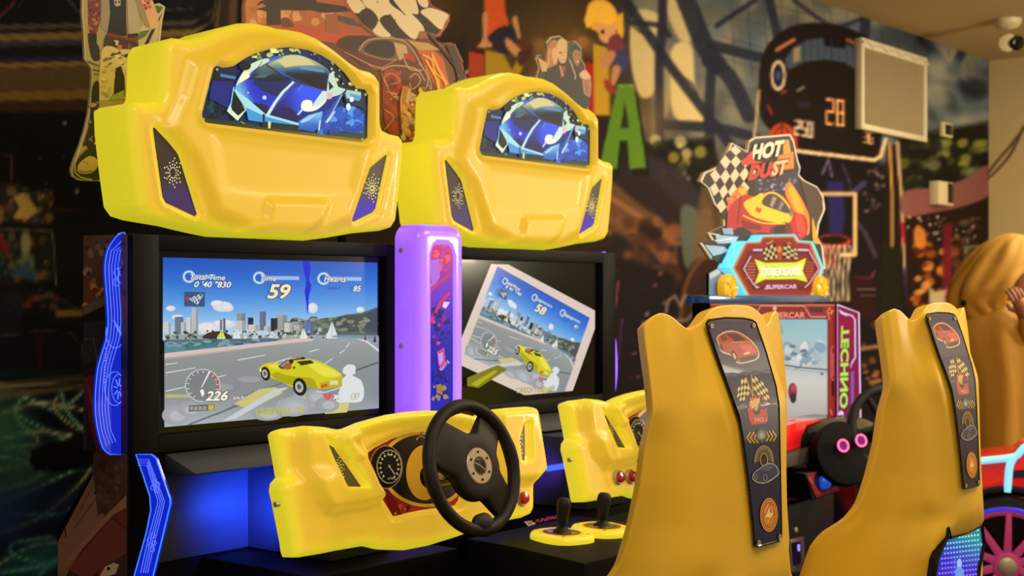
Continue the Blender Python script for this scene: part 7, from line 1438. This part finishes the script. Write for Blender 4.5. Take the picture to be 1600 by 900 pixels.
# ------------------------------------------------------------------ kiddie ride car with the big spoked wheel
KD = 5.45
def AK(u, v, d=KD): r = ray(u, v); return O3 + r * d
wc = AK(1573, 880); R_w = wc.z; wn_ = (-CF * .93 + CR * -.30).normalized(); wxx = Vector((0, 0, 1)).cross(wn_).normalized()
car = empty('ride_car', (wc.x, wc.y, 0), 'red kiddie ride car with light blue neon edges and a big pink spoked wheel', 'ride')
UPV = Vector((0, 0, 1))
def ringpts(c, r, n=48): return [c + wxx * (r * math.cos(2 * math.pi * k / n)) + UPV * (r * math.sin(2 * math.pi * k / n)) for k in range(n)]
bm = bmesh.new(); b_lathe(bm, wc - wn_ * .05, wn_, [(0, R_w * .80), (0, R_w * .97), (.02, R_w), (.08, R_w), (.10, R_w * .97), (.105, R_w * .86), (.10, R_w * .83)], 56, cap=False); 
tyre = bmobj('wheel_tyre', bm, M_rub, car)
bm = bmesh.new(); b_tube(bm, ringpts(wc + wn_ * .056, R_w * .845), .007, 8, closed=True); bmobj('blue_light_ring', bm, mat('blue_ring_light', (40, 50, 200), .3, emit=(50, 50, 220), es=.8), tyre)
M_pink = mat('pink_plastic', (176, 60, 110), .3, emit=(190, 60, 120), es=.22)
bm = bmesh.new(); b_tube(bm, ringpts(wc + wn_ * .04, R_w * .78), .013, 10, closed=True)
for k in range(10):
    t = 2 * math.pi * k / 10 + .28; d = wxx * math.cos(t) + UPV * math.sin(t); s_ = wn_.cross(d); p0_ = wc + wn_ * .035
    b_prism(bm, [p0_ + d * .04 + s_ * .016, p0_ + d * (R_w * .77) + s_ * .010, p0_ + d * (R_w * .77) - s_ * .010, p0_ + d * .04 - s_ * .016], wn_ * .02, bev=.003)
b_lathe(bm, wc + wn_ * .03, wn_, [(0, .052), (.035, .05), (.042, .044)], 28); rimw = bmobj('pink_spoked_rim', bm, M_pink, tyre)
bm = bmesh.new(); b_lathe(bm, wc + wn_ * .068, wn_, [(0, .038), (.012, .034), (.018, .022)], 24); bmobj('hub_cap', bm, M_chrome, rimw)
bm = bmesh.new(); b_lathe(bm, wc - wn_ * .045, wn_, [(0, R_w * .8), (.02, R_w * .8)], 40); bmobj('wheel_disc', bm, M_gloss, tyre)
# body shell: side panel with wheel arch
bm = bmesh.new(); bo = [(1500, 712), (1545, 716), (1600, 706), (1608, 694), (1700, 690), (1700, 880), (1690, 880)]
arch = [(1573 + 118 * math.cos(math.radians(a)), 884 + 118 * math.sin(math.radians(a))) for a in range(-5, -176, -9)]
pl_ = [(1480, 884), (1484, 760), (1500, 722), (1545, 717), (1590, 712), (1600, 700), (1640, 694), (1760, 700), (1780, 760), (1790, 884)] 
def onC(u, v): return PP(u, v, wc, wn_)
b_prism(bm, [onC(u, v) for u, v in pl_ + [arch[0]] + arch[1:]], wn_ * -.42, bev=.012); bodyc = bmobj('car_body', bm, M_redg, car)
M_cy = mat('light_blue_neon', (150, 220, 240), .3, emit=(130, 205, 235), es=.95)
bm = bmesh.new(); b_tube(bm, smoothp([onC(u, v) + wn_ * .012 for u, v in [(1500, 722), (1548, 718), (1585, 713), (1596, 703), (1608, 697), (1680, 692)]], False, 5), .014, 10); bmobj('neon_strip', bm, M_cy, bodyc)
bm = bmesh.new(); b_tube(bm, smoothp([onC(u, v) + wn_ * .012 for u, v in [(1584, 714), (1577, 730), (1574, 768)]], False, 5), .015, 10); bmobj('neon_strip', bm, M_cy, bodyc)
bm = bmesh.new(); b_prism(bm, [onC(u, v) + wn_ * .004 for u, v in [(1583, 735), (1640, 730), (1640, 745), (1583, 747)]], wn_ * .003); bmobj('blue_stripe', bm, mat('navy_stripe', (40, 30, 70), .3), bodyc)
bm = bmesh.new(); b_tube(bm, [onC(u, v) + wn_ * .0 for u, v in arch], .02, 10); bmobj('wheel_arch_trim', bm, M_gloss, bodyc)
